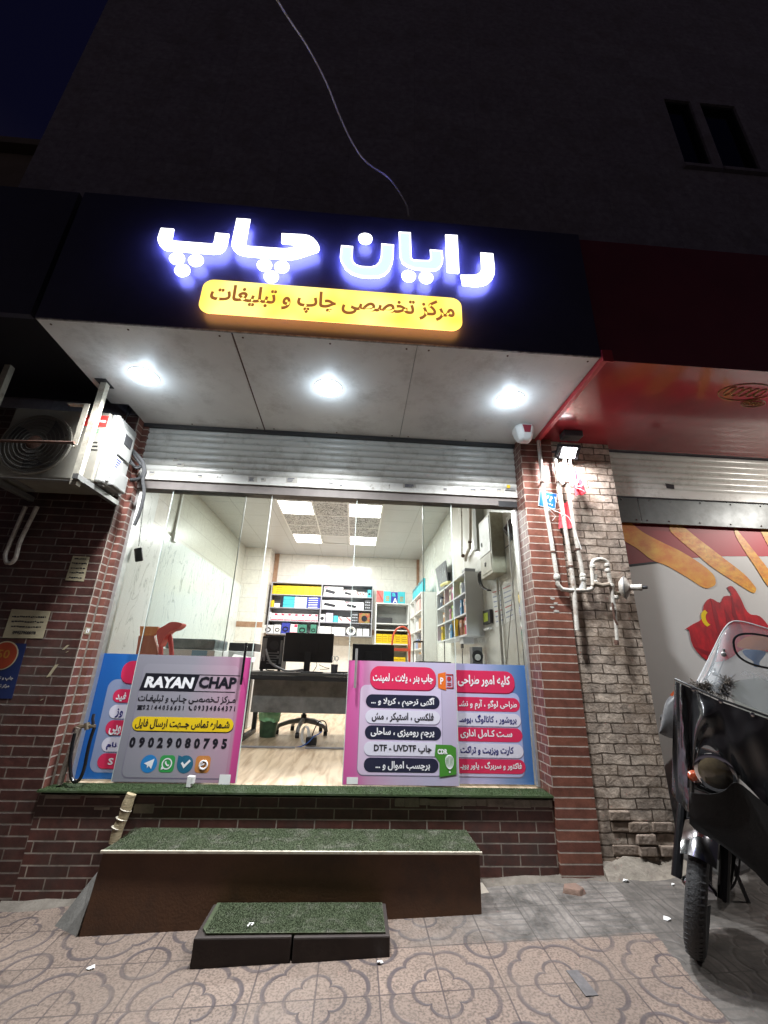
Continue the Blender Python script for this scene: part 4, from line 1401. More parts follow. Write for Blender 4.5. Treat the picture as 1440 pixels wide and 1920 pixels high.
for k in range(3):
    a0_ = k * 2.094
    vs, fs = [], []
    for i in range(7):
        r = .05 + .17 * i / 6
        for j, (da, h) in enumerate(((0, .004), (.75, .016))):
            a = a0_ + da + i * .06
            vs.append((fc.x + r * math.cos(a), fc.y - h - .003, fc.z + r * math.sin(a)))
    for i in range(6): fs.append((2 * i, 2 * i + 1, 2 * i + 3, 2 * i + 2))
    mb.add(vs, fs)
mb.build('fan_blade', M['dark_grey'], ac, smooth=True)
mb = MB()
for k in range(1, 9):
    r = FR * k / 8.3
    mb.tube([(fc.x + r * math.cos(i * .157), fc.y - .024 + .010 * (k / 8.3) ** 2, fc.z + r * math.sin(i * .157)) for i in range(40)], .0032 if k % 2 else .0022, 5, closed=True)
for k in range(110):
    a = k * 2 * math.pi / 110
    pts = []
    for i in range(5):
        r = .055 + (FR - .055) * i / 4
        aa = a + .55 * (i / 4) ** 1.3
        pts.append((fc.x + r * math.cos(aa), fc.y - .022 + .010 * (r / FR) ** 2, fc.z + r * math.sin(aa)))
    mb.tube(pts, .0011, 3)
mb.build('fan_grille', mat('grille_wire', (.11, .105, .095), (.07, .068, .062), rough=.45), ac)
MB().lathe([(.058, .022), (.05, .027), (0, .029)], fc, (0, -1, 0), 24).build('fan_hub', M['rust'], ac, smooth=True)
mb = MB().box(AX1 - .055, AX1, AY0 + .02, AY1, AZ0 + .004, AZ1)
M['ac_white'] = mat('ac_white_enamel', (.33, .33, .315), (.28, .28, .265), rough=.42, nscale=5)
sc_ = mb.build('side_cover', M['ac_white'], ac, bevel=.014)
MB().box(AX1, AX1 + .012, AY0 + .11, AY1 - .035, AZ1 - .30, AZ1 - .07).build('handle_plate', M['ac_white'], sc_, bevel=.006)
MB().box(AX1 + .012, AX1 + .016, AY0 + .14, AY1 - .065, AZ1 - .19, AZ1 - .10).build('handle_recess', M['dark_grey'], sc_, bevel=.002)
MB().box(AX1, AX1 + .035, AY0 + .10, AY1 - .02, AZ0 + .015, AZ0 + .155).build('valve_cover', M['ac_white'], sc_, bevel=.010)
MB().box(AX1 + .001, AX1 + .014, AY0 + .06, AY0 + .085, AZ0 + .03, AZ1 - .05).build('side_rib', M['ac_white'], sc_, bevel=.004)
mb = MB().box(AX1 + .0005, AX1 + .002, AY0 + .12, AY1 - .10, AZ0 + .17, AZ0 + .265)
lb = mb.build('side_label', flat('pale_label', (.60, .62, .66), .5), sc_)
mb = MB()
for k in range(4):
    mb.box(AX1 + .002, AX1 + .0026, AY0 + .125, AY0 + .16 + .012 * k, AZ0 + .18 + .02 * k, AZ0 + .192 + .02 * k)
mb.build('label_print', M['blue_ink'], lb)
q0, q1, r0, r1 = pxrect(167, 779, 202, 800, AY0 - .001)
rl = MB().box(q0 - .04, q1, AY0 - .0016, AY0 - .0005, r0, r1).build('red_label', flat('red_label', (.62, .035, .03), .4), ac)
text(MB(), 'GENERAL GOLD', ((q0 + q1) / 2 - .01, AY0 - .0024, (r0 + r1) / 2), (1, 0, 0), (0, 0, 1), (q1 - q0) * .98, .022, .03).build('label_lettering', M['white_ink'], rl)
q0, q1, r0, r1 = pxrect(166, 804, 185, 811, AY0 - .001)
text(MB(), 'HITEC', ((q0 + q1) / 2, AY0 - .0012, (r0 + r1) / 2), (1, 0, 0), (0, 0, 1), q1 - q0, r1 - r0, .05).build('green_lettering', flat('green_label', (.03, .30, .10), .5), ac)
mb = MB()
for v in (829, 836, 843):
    q0, q1, r0, r1 = pxrect(156, v - 1, 183, v + 1, AY0)
    mb.box(q0, q1, AY0 - .002, AY0 + .001, r0, r1)
mb.each('vent_slot', M['black'], ac)
MB().box(-2.33, -2.28, AY0 + .06, AY0 + .09, AZ0 - .012, AZ0).box(AX1 - .02, AX1 + .01, AY1 - .06, AY1 - .03, AZ0 - .012, AZ0).box(AX0 + .1, AX0 + .15, AY0 + .05, AY1 - .05, AZ0 - .012, AZ0).each('foot', M['grey_metal'], ac, bevel=.003)

hg = thing('hanging_bracket', 'scuffed cream angle iron hanger carrying the air conditioner', 'bracket', (-2.7, -.68, 2.46))
M['angle'] = mat('scuffed_angle_iron', (.50, .47, .38), (.36, .33, .27), rough=.55, nscale=26, dirt=(.14, .09, .06), dscale=11, damt=.8)
for xx, zz, ztop in ((-2.39, 2.455, ZC - .002), (-3.13, 2.455, ZC + .1)):
    MB().box(xx, xx + .045, -.70, -.696, zz, ztop).box(xx + .041, xx + .045, -.696, -.655, zz, ztop).each('hanger', M['angle'], hg)
MB().box(-2.452, -2.412, -.706, -.702, 2.76, 3.11).box(-2.455, -2.451, -.705, -.66, 2.76, 3.11).box(-2.58, -2.455, -.70, -.66, 3.104, 3.114).build('stiffener', M['angle'], hg)
MB().tube([(-3.2, -.715, 2.745), (-2.43, -.715, 2.775)], .011, 8).build('cross_rod', M['rust'], hg, smooth=True)
MB().box(-2.36, -2.32, -.735, -.20, AZ0 - .052, AZ0 - .014).box(-3.02, -2.98, -.735, -.20, AZ0 - .052, AZ0 - .014).box(-3.05, -2.32, -.70, -.66, AZ0 - .056, AZ0 - .052).each('rail', M['grey_metal'], hg)
MB().box(-2.415, -2.33, -.74, -.62, ZC - .006, ZC - .001).build('top_plate', M['dark_grey'], hg)

mb = MB()
for pts, r in (([(246, 842), (258, 855), (268, 868), (270, 885), (262, 897), (246, 900)], .017), ([(250, 850), (262, 868), (272, 882), (268, 900), (270, 925), (262, 960), (252, 985)], .014), ([(243, 862), (256, 878), (268, 872)], .012)):
    mb.tube([P(u, v, 'y', -.215) for u, v in pts], r, 10, smooth=4)
tag(mb.build('insulated_hose', mat('black_foam_hose', (.055, .055, .058), (.03, .03, .03), rough=.8, bump=.3), smooth=True), 'black insulated hoses looping behind the air conditioner', 'hose')
mb = MB().tube([P(u, v, 'y', -.30) for u, v in ((241, 762), (236, 785), (224, 808), (220, 824), (228, 845), (238, 862), (252, 874), (266, 872))], .005, 6, smooth=4)
tag(mb.build('power_cable', M['black'], smooth=True), 'thin dark cable curling down the side of the air conditioner', 'cable')
mb = MB().tube([P(70, 950, 'y', -.245), P(40, 1010, 'y', -.245), P(33, 1032, 'y', -.245), P(29, 1046, 'y', -.245), P(22, 1055, 'y', -.245), P(13, 1055, 'y', -.245), P(10, 1043, 'y', -.245), P(14, 1030, 'y', -.245), P(48, 950, 'y', -.245)], .015, 10, smooth=4)
tag(mb.build('bent_pipe', M['pipe'], smooth=True), 'cream pipe with a u bend on the dark brick wall', 'pipe')
for i, (pts, lab) in enumerate(([[(226, 955), (190, 1105), (155, 1240), (128, 1345), (95, 1478)], 'thin grey conduit running down the lit brick reveal'],)):
    tag(MB().tube([P(u, v, 'y', -.103) + Vector((.004, -.008, 0)) for u, v in pts], .009, 8).build('conduit', mat('dirty_conduit', (.20, .17, .14), (.13, .11, .09), rough=.6), smooth=True), lab, 'conduit')
rs = random.Random(21)


def notice(name, lab, cat, corners, m, lines, y=-.203):
    pts = [P(u, v, 'y', y) for u, v in corners]
    o = MB().prism(pts, (0, .0015, 0)).build(name, m)
    tag(o, lab, cat)
    mb = MB()
    for (t0, wf, h, blob) in lines:
        a = pts[0].lerp(pts[3], t0)
        b_ = pts[1].lerp(pts[2], t0)
        x = a.x + (b_.x - a.x) * (.5 - wf / 2)
        xe = a.x + (b_.x - a.x) * (.5 + wf / 2)
        while x < xe:
            w_ = rs.uniform(.006, .02)
            z_ = a.z + rs.uniform(-.002, .002)
            mb.box(x, min(x + w_, xe), y - .0007, y - .0001, z_ - h * rs.uniform(.3, .6), z_ + h * rs.uniform(.3, .6))
            x += w_ + rs.uniform(.002, .006)
    mb.build('printed_lettering', M['ink'], o)
    return o, pts


M['old_paper'] = mat('yellowed_paper', (.32, .28, .18), (.26, .22, .14), rough=.8, nscale=14)
notice('paper_notice', 'small yellowed notice high on the dark brick wall', 'notice', [(137, 1042), (168, 1044), (157, 1090), (122, 1088)], M['old_paper'], [(.12, .7, .011, 0), (.3, .85, .010, 0), (.5, .8, .009, 0), (.68, .8, .009, 0), (.88, .7, .010, 0)])
o, pts = notice('paper_notice', 'larger yellowed notice with a phone number beside the blue banner', 'notice', [(22, 1142), (95, 1146), (80, 1197), (4, 1196)], M['old_paper'], [(.25, .85, .010, 0), (.42, .8, .010, 0), (.6, .75, .010, 0)])
text(MB(), '09927900078', (pts[0].lerp(pts[2], .5).x, -.2038, pts[0].z - (pts[0].z - pts[3].z) * .80), (1, 0, 0), (0, 0, 1), .16, .022, .04).build('printed_lettering', M['ink'], o)
M['ochre_dim'] = flat('dimmed_ochre', (.30, .13, .02), .5)  # banner colours, this one too, are darkened to stand for weak light there
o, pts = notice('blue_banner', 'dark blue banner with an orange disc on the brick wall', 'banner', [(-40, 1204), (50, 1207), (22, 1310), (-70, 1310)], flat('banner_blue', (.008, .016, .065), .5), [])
q = P(6, 1229, 'y', -.2045)
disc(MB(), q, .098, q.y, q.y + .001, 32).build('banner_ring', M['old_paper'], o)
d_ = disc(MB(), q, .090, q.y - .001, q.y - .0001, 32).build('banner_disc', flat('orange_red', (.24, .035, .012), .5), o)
text(MB(), '50', (q.x, q.y - .0016, q.z + .01), (1, 0, 0), (0, 0, 1), .085, .06, .02).build('printed_lettering', M['ochre_dim'], d_)
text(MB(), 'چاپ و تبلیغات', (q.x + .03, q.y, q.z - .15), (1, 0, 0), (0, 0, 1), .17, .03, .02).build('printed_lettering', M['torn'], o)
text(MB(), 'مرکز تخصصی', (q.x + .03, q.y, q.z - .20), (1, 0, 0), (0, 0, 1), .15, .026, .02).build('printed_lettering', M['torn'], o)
mb = MB()
for (u, v, dx, dz) in ((123, 1214, .022, .018), (126, 1222, .012, .006), (98, 1258, .03, .045), (78, 1312, .012, .006)):
    q = P(u, v, 'y', -.2022)
    mb.prism([(q.x - dx, q.y, q.z - dz), (q.x - dx * .2, q.y, q.z - dz * .8), (q.x + dx, q.y, q.z + dz), (q.x + dx * .2, q.y, q.z + dz * .9)], (0, .0015, 0))
tag(mb.build('torn_paper', M['old_paper']), 'torn paper remnants sticking to the dark brick wall', 'paper')
q = P(162, 1182, 'y', -.2)
np_ = thing('number_tag', 'small white tag reading 19 on the lit brick reveal', 'tag', (-2.335, -.15, q.z))
MB().box(-2.335, -2.332, -.185, -.12, q.z - .024, q.z + .024).build('plate', M['old_paper'], np_)
text(MB(), '19', (-2.3314, -.152, q.z), (0, 1, 0), (0, 0, 1), .038, .036, .05).build('number', M['white_ink'], np_)

tp = thing('water_tap', 'brass water tap with a looped dark hose beside the blue film', 'tap', (-2.18, -.16, .87))
a = P(150, 1362, 'y', -.14)
mb = MB().tube([a + Vector((-.06, .06, -.02)), a, P(166, 1361, 'y', -.15), P(178, 1362, 'y', -.155)], .013, 10).cyl(P(163, 1355, 'y', -.15), P(164, 1368, 'y', -.15), .018)
mb.build('tap_body', mat('brass', (.42, .36, .26), (.30, .25, .18), rough=.4, metal=.8), tp, smooth=True)
MB().tube([P(175, 1358, 'y', -.155), P(174, 1348, 'y', -.158), P(176, 1339, 'y', -.15)], .010, 8).build('tap_lever', M['ink'], tp, smooth=True)
MB().tube([P(u, v, 'y', -.17) for u, v in ((177, 1364), (170, 1385), (164, 1410), (158, 1440), (150, 1460), (140, 1466), (133, 1455), (132, 1425), (136, 1395), (140, 1375))], .011, 10, smooth=4).build('hose', M['black_gloss'], tp, smooth=True)
tag(MB().tube([P(u, v, 'y', -.15) for u, v in ((148, 1364), (140, 1385), (128, 1420), (112, 1470))], .019, 10, smooth=3).build('supply_pipe', mat('dirty_pipe', (.20, .16, .13), (.12, .10, .08), rough=.7, bump=.4), smooth=True), 'dirty wrapped water pipe rising beside the tap', 'pipe')

# ------------------------------------------------------------------ siren, flood lamp, pipes and flags by the red pillar
si = thing('alarm_siren', 'white alarm siren with red front under the soffit corner', 'siren', (1.045, -.42, 3.17))
mb = MB()
def hexsec(z, w, d):
    return [(1.045 + x * w, -.42 + y * d, z) for x, y in ((-.6, -1), (.6, -1), (1, -.3), (1, 1), (-1, 1), (-1, -.3))]
secs = [hexsec(3.316, .082, .06), hexsec(3.285, .085, .068), hexsec(3.225, .068, .060), hexsec(3.185, .052, .045), hexsec(3.170, .03, .03)]
mb.add([q for s_ in secs for q in s_], [(j * 6 + i, j * 6 + (i + 1) % 6, (j + 1) * 6 + (i + 1) % 6, (j + 1) * 6 + i) for j in range(4) for i in range(6)] + [tuple(range(24, 30)), tuple(reversed(range(6)))])
mb.build('body', M['white'], si, bevel=.006)
MB().add([(1.006, -.489, 3.300), (1.084, -.489, 3.300), (1.070, -.486, 3.232), (1.022, -.486, 3.232), (1.01, -.47, 3.300), (1.08, -.47, 3.300), (1.07, -.47, 3.232), (1.02, -.47, 3.232)], [(0, 3, 2, 1), (0, 1, 5, 4), (1, 2, 6, 5), (2, 3, 7, 6), (3, 0, 4, 7)]).build('red_lens', flat('dull_red_plastic', (.28, .03, .05), .3), si)

fl = thing('flood_lamp', 'lit white flood lamp under the red sign trim', 'flood lamp', (1.49, -.36, 3.12))
q = P(1066, 849, 'y', -.34)
ax = Vector((.97, -.10, -.05)).normalized()
an = Vector((-.12, -.62, -.78)).normalized()
ay = an.cross(ax).normalized()
ax = ay.cross(an).normalized()
MB().obox(q - an * .028, ax, ay, an, .098, .062, .022).build('housing', M['dark_grey'], fl, bevel=.006)
mb = MB()
M['flood'] = glow('lit_flood_lens', (.95, .97, 1), 14)
for k in (-1, 1):
    mb.obox(q + ay * (.027 * k), ax, ay, an, .062, .0225, .002)
mb.build('lens', M['flood'], fl)
MB().obox(q - an * .004, ax, ay, an, .090, .056, .003).build('bezel', M['black'], fl)
mb = MB()
for k in (-1, 1): mb.bar(q + ax * (.104 * k) - an * .02, q + ax * (.104 * k) + Vector((0, .09, .05)), .006, .018)
mb.bar(q + ax * -.104 + Vector((0, .09, .05)), q + ax * .104 + Vector((0, .09, .05)), .006, .018)
mb.build('yoke', M['dark_grey'], fl)
lamp('light', 'AREA', q + an * .012 + Vector((0, -.03, -.02)), fl, 24, (.97, .95, 1), shape='RECTANGLE', size=.12, size_y=.09, aim=(.05, .02, -1))
MB().obox(P(1070, 812, 'y', -.36), (1, 0, 0), (0, 1, 0), (0, 0, 1), .085, .05, .055).build('gear_box', M['dark_grey'], fl, bevel=.008)

fl2 = copy_thing(fl, Vector((4.35, -1.12, 3.16)), 'lit flood lamp farther along under the red sign box')
lamp('light', 'AREA', Vector((4.35, -1.15, 3.12)), fl2, 30, (1, .95, .86), shape='RECTANGLE', size=.12, size_y=.09, aim=(-.25, .55, -.8))
YP = -.268
M['pipe_c'] = M['pipe']
def pv(l, y=YP): return [P(u, v, 'y', y) for u, v in l]
top = P(1010, 830, 'y', YP)
top.z = ZC - .04
mb = MB().tube([top] + pv([(1020, 930), (1033, 1010), (1044, 1080), (1046, 1096), (1054, 1105), (1068, 1107), (1095, 1107), (1108, 1105), (1114, 1098), (1116, 1078)]), .0175, 12)
gp_ = tag(mb.build('gas_pipe', M['pipe'], smooth=True), 'white gas pipe over the blue number plate bending right at its foot', 'pipe', 'white pipes on the red pillar')
MB().lathe([(.023, -.02), (.026, -.012), (.026, .012), (.023, .02)], P(1044, 1082, 'y', YP), (.08, 0, 1), 14).lathe([(.022, -.012), (.024, 0), (.022, .012)], P(1027, 958, 'y', YP), (.1, 0, 1), 14).each('coupling', M['pipe'], gp_, smooth=True)
top = P(1040, 858, 'y', YP)
mb = MB().tube([top] + pv([(1055, 960), (1066, 1030), (1076, 1100), (1078, 1130), (1082, 1182)]), .0175, 12)
tag(mb.build('gas_pipe', M['pipe'], smooth=True), 'middle white pipe passing behind the horizontal pipe to below it', 'pipe', 'white pipes on the red pillar')
mb = MB().tube(pv([(1058, 862), (1066, 925), (1078, 1000), (1090, 1062), (1094, 1090), (1096, 1104)]), .0165, 12)
o = tag(mb.build('gas_pipe', M['pipe'], smooth=True), 'white pipe nearest the grey pier ending in a union nut', 'pipe', 'white pipes on the red pillar')
MB().lathe([(.020, -.03), (.026, -.02), (.026, -.005), (.022, 0), (.026, .006), (.026, .022), (.020, .03)], P(1093, 1083, 'y', YP), (.06, 0, 1), 8).build('union_nut', M['pipe'], o)
MB().add([P(1083, 1106, 'y', YP - .01), P(1094, 1085, 'y', YP - .01), P(1097, 1106, 'y', YP - .01)], [(0, 1, 2)]).build('seal_tag', M['white'], o)
mt = thing('gas_regulator', 'cream gas regulator with looped pipes on the grey pier', 'regulator', (1.7, -.28, 1.95))
mb = MB().tube(pv([(1112, 1098), (1110, 1062), (1113, 1052), (1122, 1049), (1132, 1050), (1139, 1056), (1141, 1075), (1146, 1100), (1150, 1130), (1153, 1150)], YP - .01), .0165, 12, smooth=3)
lp = mb.build('loop_pipe', M['pipe'], mt, smooth=True)
mb = MB()
for (u, v) in ((1111, 1062), (1138, 1060), (1139, 1070), (1116, 1092), (1146, 1098), (1150, 1142), (1154, 1120)):
    mb.lathe([(.019, -.014), (.0235, -.008), (.0235, .008), (.019, .014)], P(u, v, 'y', YP - .01), (.04, 0, 1), 10)
mb.each('fitting', M['pipe'], lp, smooth=True)
MB().tube(pv([(1112, 1094), (1128, 1098), (1142, 1096)], YP - .02), .020, 10).tube(pv([(1146, 1110), (1160, 1112), (1176, 1108)], YP), .016, 10).build('valve_body', mat('worn_brass_valve', (.45, .40, .32), (.25, .2, .15), rough=.5, metal=.4), mt, smooth=True)
qc = P(1172, 1102, 'y', YP - .02)
dv = Vector((.75, -.62, -.05)).normalized()
mb = MB().lathe([(0, -.045), (.05, -.04), (.082, -.016), (.085, 0), (.085, .008), (.07, .02), (.03, .035), (.024, .04), (.024, .10), (.026, .104), (.026, .118), (.018, .12)], qc, dv, 28)
mb.build('diaphragm_case', M['pipe'], mt, smooth=True)
MB().lathe([(.090, -.006), (.092, 0), (.090, .006)], qc, dv, 28).build('case_rim', M['grey_metal'], mt, smooth=True)
MB().lathe([(.014, .119), (.014, .150), (.010, .156)], qc, dv, 14).build('spindle', M['dark_grey'], mt, smooth=True)
mb = MB().tube(pv([(1153, 1150), (1155, 1175), (1157, 1200)], YP), .013, 10)
mb.build('down_pipe', M['pipe'], mt, smooth=True)
MB().tube(pv([(1148, 1130), (1152, 1160), (1158, 1172)], YP - .03), .008, 8).lathe([(.016, -.02), (.018, 0), (.016, .015)], P(1156, 1204, 'y', YP), (.05, 0, 1), 12).build('pipe_cap', M['rust'], mt, smooth=True)

for (u, v) in ((1017, 905), (1037, 1035), (1047, 905), (1070, 1062), (1063, 905), (1083, 1030)):
    q = P(u, v, 'y', YP)
    c_ = MB().lathe([(.0185, -.008), (.0215, -.007), (.0215, .007), (.0185, .008)], q, (.06, 0, 1), 14).box(q.x - .004, q.x + .004, q.y, -.205, q.z - .007, q.z + .007).build('pipe_clamp', M['rust'], gp_)
q0 = [P(u, v, 'y', -.236) for u, v in ((1012, 920), (1045, 926), (1041, 955), (1009, 948))]
pl_ = tag(MB().prism(q0, (0, .003, 0)).build('number_plate', M['white_ink']), 'blue house number plate behind the white pipe on the red pillar', 'number plate')
cc = sum(q0, Vector()) / 4
MB().prism([cc + (q - cc) * .92 + Vector((0, -.0016, 0)) for q in q0], (0, .001, 0)).build('plate_field', flat('plate_blue', (.02, .15, .55), .35), pl_)
text(MB(), '۷۸۱', cc + Vector((.022, -.0036, .012)), q0[1] - q0[0], (0, 0, 1), .115, .055, .03).build('plate_number', M['white_ink'], pl_)
text(MB(), 'پلاک', cc + Vector((.0, -.0036, -.04)), q0[1] - q0[0], (0, 0, 1), .08, .022, .02).build('plate_number', M['white_ink'], pl_)


def flag(lab, pts, y, fold, m, curl=None):
    a = [P(u, v, 'y', y) for u, v in pts]                # top-left, top-right, bottom-right, bottom-left
    t = thing('red_flag', lab, 'flag', tuple(a[0]), 'small flags tied to the white pipes')
    N = 9
    tp_ = [a[0].lerp(a[1], i / N) for i in range(N + 1)]
    bt_ = [a[3].lerp(a[2], i / N) for i in range(N + 1)]
    MB().sheet(tp_, bt_, 10, lambda s_, k: (0, fold * math.sin(s_ * 9 + k * 3) - .01 * k, .006 * math.sin(s_ * 7)), (0, .0015, 0)).build('cloth', m, t, smooth=True)
    if curl:
        q = P(curl[0], curl[1], 'y', y - fold - .014)
        pts_ = [(q.x + (.006 + .0052 * k) * math.cos(k * .75), q.y, q.z + (.006 + .0052 * k) * math.sin(k * .75)) for k in range(11)]
        pts_ += [(q.x - .02 + k * .022, q.y, q.z - .048 - .012 * k) for k in range(4)]
        MB().tube(pts_, .0035, 6, smooth=2).build('white_scroll', M['white_ink'], t)
    return t


M['flag_red'] = mat('red_flag_cloth', (.55, .02, .035), (.45, .015, .03), rough=.7)
ft = flag('small red flag with a white scroll hanging below the flood lamp', [(1071, 880), (1080, 876), (1098, 926), (1078, 931)], -.285, .006, M['flag_red'], (1083, 904))
MB().tube([P(1068, 862, 'y', -.285), P(1072, 880, 'y', -.285)], .009, 8).build('flag_stick', M['white'], ft)
flag('crumpled red flag squeezed behind the white pipes', [(1050, 948), (1064, 940), (1073, 990), (1047, 992)], -.243, .010, M['flag_red'])
flag('white pennant glowing under the flood lamp', [(1049, 868), (1058, 868), (1057, 908), (1048, 905)], -.29, .004, M['white'])
mb = MB().tube([P(u, v, 'y', -.292) for u, v in ((1027, 950), (1040, 958), (1056, 964), (1066, 970), (1074, 985), (1084, 1012), (1090, 1030))], .003, 5, smooth=2).tube([P(u, v, 'y', -.292) for u, v in ((1027, 952), (1042, 968), (1036, 976))], .002, 5)
tag(mb.build('white_wire', M['white'], smooth=True), 'white string tying the pipes together below the number plate', 'string')

# overhead cable
mb = MB().tube([P(440, -160, 'y', -2.4), P(520, 0, 'y', -2.1), P(575, 85, 'y', -1.9), P(612, 155, 'y', -1.75), P(640, 225, 'y', -1.6), P(668, 280, 'y', -1.5), P(692, 308, 'y', -1.4), P(730, 335, 'y', -1.3), P(760, 380, 'y', -1.27), P(766, 405, 'y', -1.30)], .0065, 8, smooth=4)
tag(mb.build('overhead_cable', flat('pale_cable', (.75, .74, .74), .45), smooth=True), 'pale loose cable dangling down the dark wall to the shop sign', 'cable')

# ------------------------------------------------------------------ bread poster of the neighbour
YB = .0
po = thing('bread_poster', 'large wall poster of breadsticks and a red cloth', 'poster', (3, YB, .1))
MB().box(1.94, 6.2, YB, YB + .02, -.2, 2.612).build('poster_sheet', mat('poster_white', (.60, .585, .555), (.55, .535, .51), rough=.4, nscale=2), po)
z_l, z_m = P(1170, 1062, 'y', YB).z, P(1300, 1045, 'y', YB).z


def pp_(l, y): return [P(u, v, 'y', y) for u, v in l]


MB().prism([P(1140, 962, 'y', YB - .002), Vector((6.2, YB - .002, 2.61)), Vector((6.2, YB - .002, 2.36))] + pp_([(1440, 1043), (1355, 1043), (1300, 1046), (1250, 1052), (1170, 1062), (1145, 1065)], YB - .002), (0, .001, 0)).build('red_band', ramp_mat('poster_red', 'x', 1.95, 3.4, [(0, (.10, .006, .010)), (.3, (.24, .012, .016)), (1, (.46, .025, .040))], rough=.5, wob=.25), po)
MB().prism(pp_([(1150, 1061), (1172, 1059), (1255, 1050), (1256, 1053), (1172, 1064), (1150, 1066)], YB - .003), (0, .001, 0)).build('band_edge', M['ink'], po)
M['bread'] = mat('poster_bread', (.80, .46, .05), (.60, .13, .015), rough=.45, nscale=9, stretch=(1, 1, 2), dirt=(.30, .10, .02), dscale=26, damt=.7)
M['bread_soft'] = mat('poster_bread_soft', (.78, .45, .05), (.62, .13, .012), rough=.45, nscale=5, stretch=(1, 1, 1.6))
STK = [([(1150, 975), (1178, 978), (1206, 998), (1242, 1017), (1279, 1035), (1317, 1059), (1338, 1078), (1342, 1093), (1336, 1100), (1320, 1102), (1289, 1083), (1251, 1061), (1223, 1050), (1194, 1028), (1160, 1007), (1148, 990)], M['bread_soft']),
       ([(1258, 984), (1275, 984), (1312, 1012), (1355, 1045), (1395, 1076), (1416, 1100), (1417, 1108), (1410, 1111), (1379, 1092), (1336, 1064), (1305, 1038), (1266, 1005), (1256, 993)], M['bread']),
       ([(1378, 990), (1390, 1003), (1414, 1033), (1440, 1066), (1475, 1112), (1470, 1128), (1440, 1099), (1416, 1062), (1395, 1031), (1379, 1003)], M['bread']),
       ([(1424, 985), (1438, 990), (1458, 1020), (1470, 1050), (1464, 1058), (1436, 1015)], M['bread'])]
for i, (l_, m_) in enumerate(STK):
    pts = spline(pp_(l_, YB - .0045 - .0004 * i), 4, True)
    o = MB().prism(pts, (0, .0015, 0)).build('breadstick_print', m_, po)
cl = pp_([(1285, 1180), (1300, 1170), (1316, 1160), (1320, 1135), (1332, 1122), (1350, 1130), (1358, 1118), (1372, 1116), (1364, 1102), (1374, 1100), (1388, 1120), (1398, 1142), (1408, 1152), (1424, 1155), (1440, 1172), (1470, 1215), (1440, 1222), (1400, 1214), (1362, 1238), (1326, 1238), (1300, 1212), (1292, 1182)], YB - .0065)
MB().prism(spline(cl, 3, True), (0, .002, 0)).build('red_cloth_print', mat('poster_cloth', (.58, .014, .022), (.20, .003, .010), rough=.5, nscale=8, stretch=(1.6, 1, .8)), po)
MB().prism(pp_([(1376, 1278), (1420, 1270), (1560, 1290), (1560, 1350), (1400, 1345), (1372, 1310)], YB - .003), (0, .001, 0)).build('green_print', mat('poster_green', (.34, .37, .34), (.42, .44, .41), rough=.5), po)
mb = MB()
q = P(1328, 1160, 'y', YB - .0075)
arc = [(q.x + .062 * math.cos(math.radians(a_)), q.y, q.z + .075 * math.sin(math.radians(a_))) for a_ in range(100, 262, 18)]
inn_ = [(q.x + .012 + .034 * math.cos(math.radians(a_)), q.y, q.z + .050 * math.sin(math.radians(a_))) for a_ in range(262, 98, -18)]
mb.prism(arc + inn_, (0, .0008, 0)).build('yellow_mark', M['yellow'], po)
mb = MB()
for l_ in ([(1372, 1116), (1380, 1150), (1392, 1180), (1398, 1210), (1392, 1212), (1384, 1180), (1372, 1150)], [(1332, 1122), (1345, 1150), (1352, 1190), (1347, 1192), (1338, 1155)], [(1300, 1212), (1330, 1222), (1355, 1215), (1352, 1222), (1330, 1232)], [(1358, 1140), (1372, 1165), (1368, 1200), (1362, 1200), (1362, 1168)]):
    mb.prism(pp_(l_, YB - .0074), (0, .0006, 0))
mb.build('cloth_fold_print', mat('poster_cloth_fold', (.20, .004, .012), (.28, .008, .016), rough=.5), po)
MB().box(1.94, 6.2, YB - .012, YB, .0, .06).build('bottom_rail', M['grey_metal'], po)

# ------------------------------------------------------------------ inside the shop: room
XL, XR, YW, ZI = -2.86, 1.095, 6.2, 3.70
m, n, l, b = newmat('laminate_floor')
g = n.new('ShaderNodeNewGeometry')
mp = n.new('ShaderNodeMapping')
mp.inputs['Rotation'].default_value = (0, 0, math.radians(32))
mp.inputs['Scale'].default_value = (9, 1.1, 1)
l.new(g.outputs['Position'], mp.inputs['Vector'])
t = n.new('ShaderNodeTexNoise')
t.inputs['Scale'].default_value = 2.0
t.inputs['Detail'].default_value = 8
t.inputs['Distortion'].default_value = .6
l.new(mp.outputs[0], t.inputs['Vector'])
r = n.new('ShaderNodeValToRGB')
r.color_ramp.elements[0].position = .34
r.color_ramp.elements[0].color = (.34, .235, .14, 1)
r.color_ramp.elements[1].position = .58
r.color_ramp.elements[1].color = (.56, .44, .30, 1)
l.new(t.outputs['Fac'], r.inputs[0])
l.new(r.outputs[0], b.inputs['Base Color'])
b.inputs['Roughness'].default_value = .38
M['floor'] = m
struct('floor', MB().box(XL - .1, XR + .05, -.045, YW + .1, ZG - .05, ZG), M['floor'])
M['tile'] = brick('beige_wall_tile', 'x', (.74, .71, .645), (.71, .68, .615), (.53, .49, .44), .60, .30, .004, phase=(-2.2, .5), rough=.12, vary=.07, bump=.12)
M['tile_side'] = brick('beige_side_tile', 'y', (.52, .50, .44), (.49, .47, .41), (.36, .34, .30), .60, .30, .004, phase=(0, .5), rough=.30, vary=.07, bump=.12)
M['tile_strip'] = mat('brown_tile_strip', (.30, .16, .09), (.42, .26, .17), rough=.3, nscale=18)
m, n, l, b = newmat('white_marble_panel')
g = n.new('ShaderNodeNewGeometry')
mp = n.new('ShaderNodeMapping')
mp.inputs['Rotation'].default_value = (math.radians(35), 0, 0)
mp.inputs['Scale'].default_value = (1, 3.2, .9)
l.new(g.outputs['Position'], mp.inputs['Vector'])
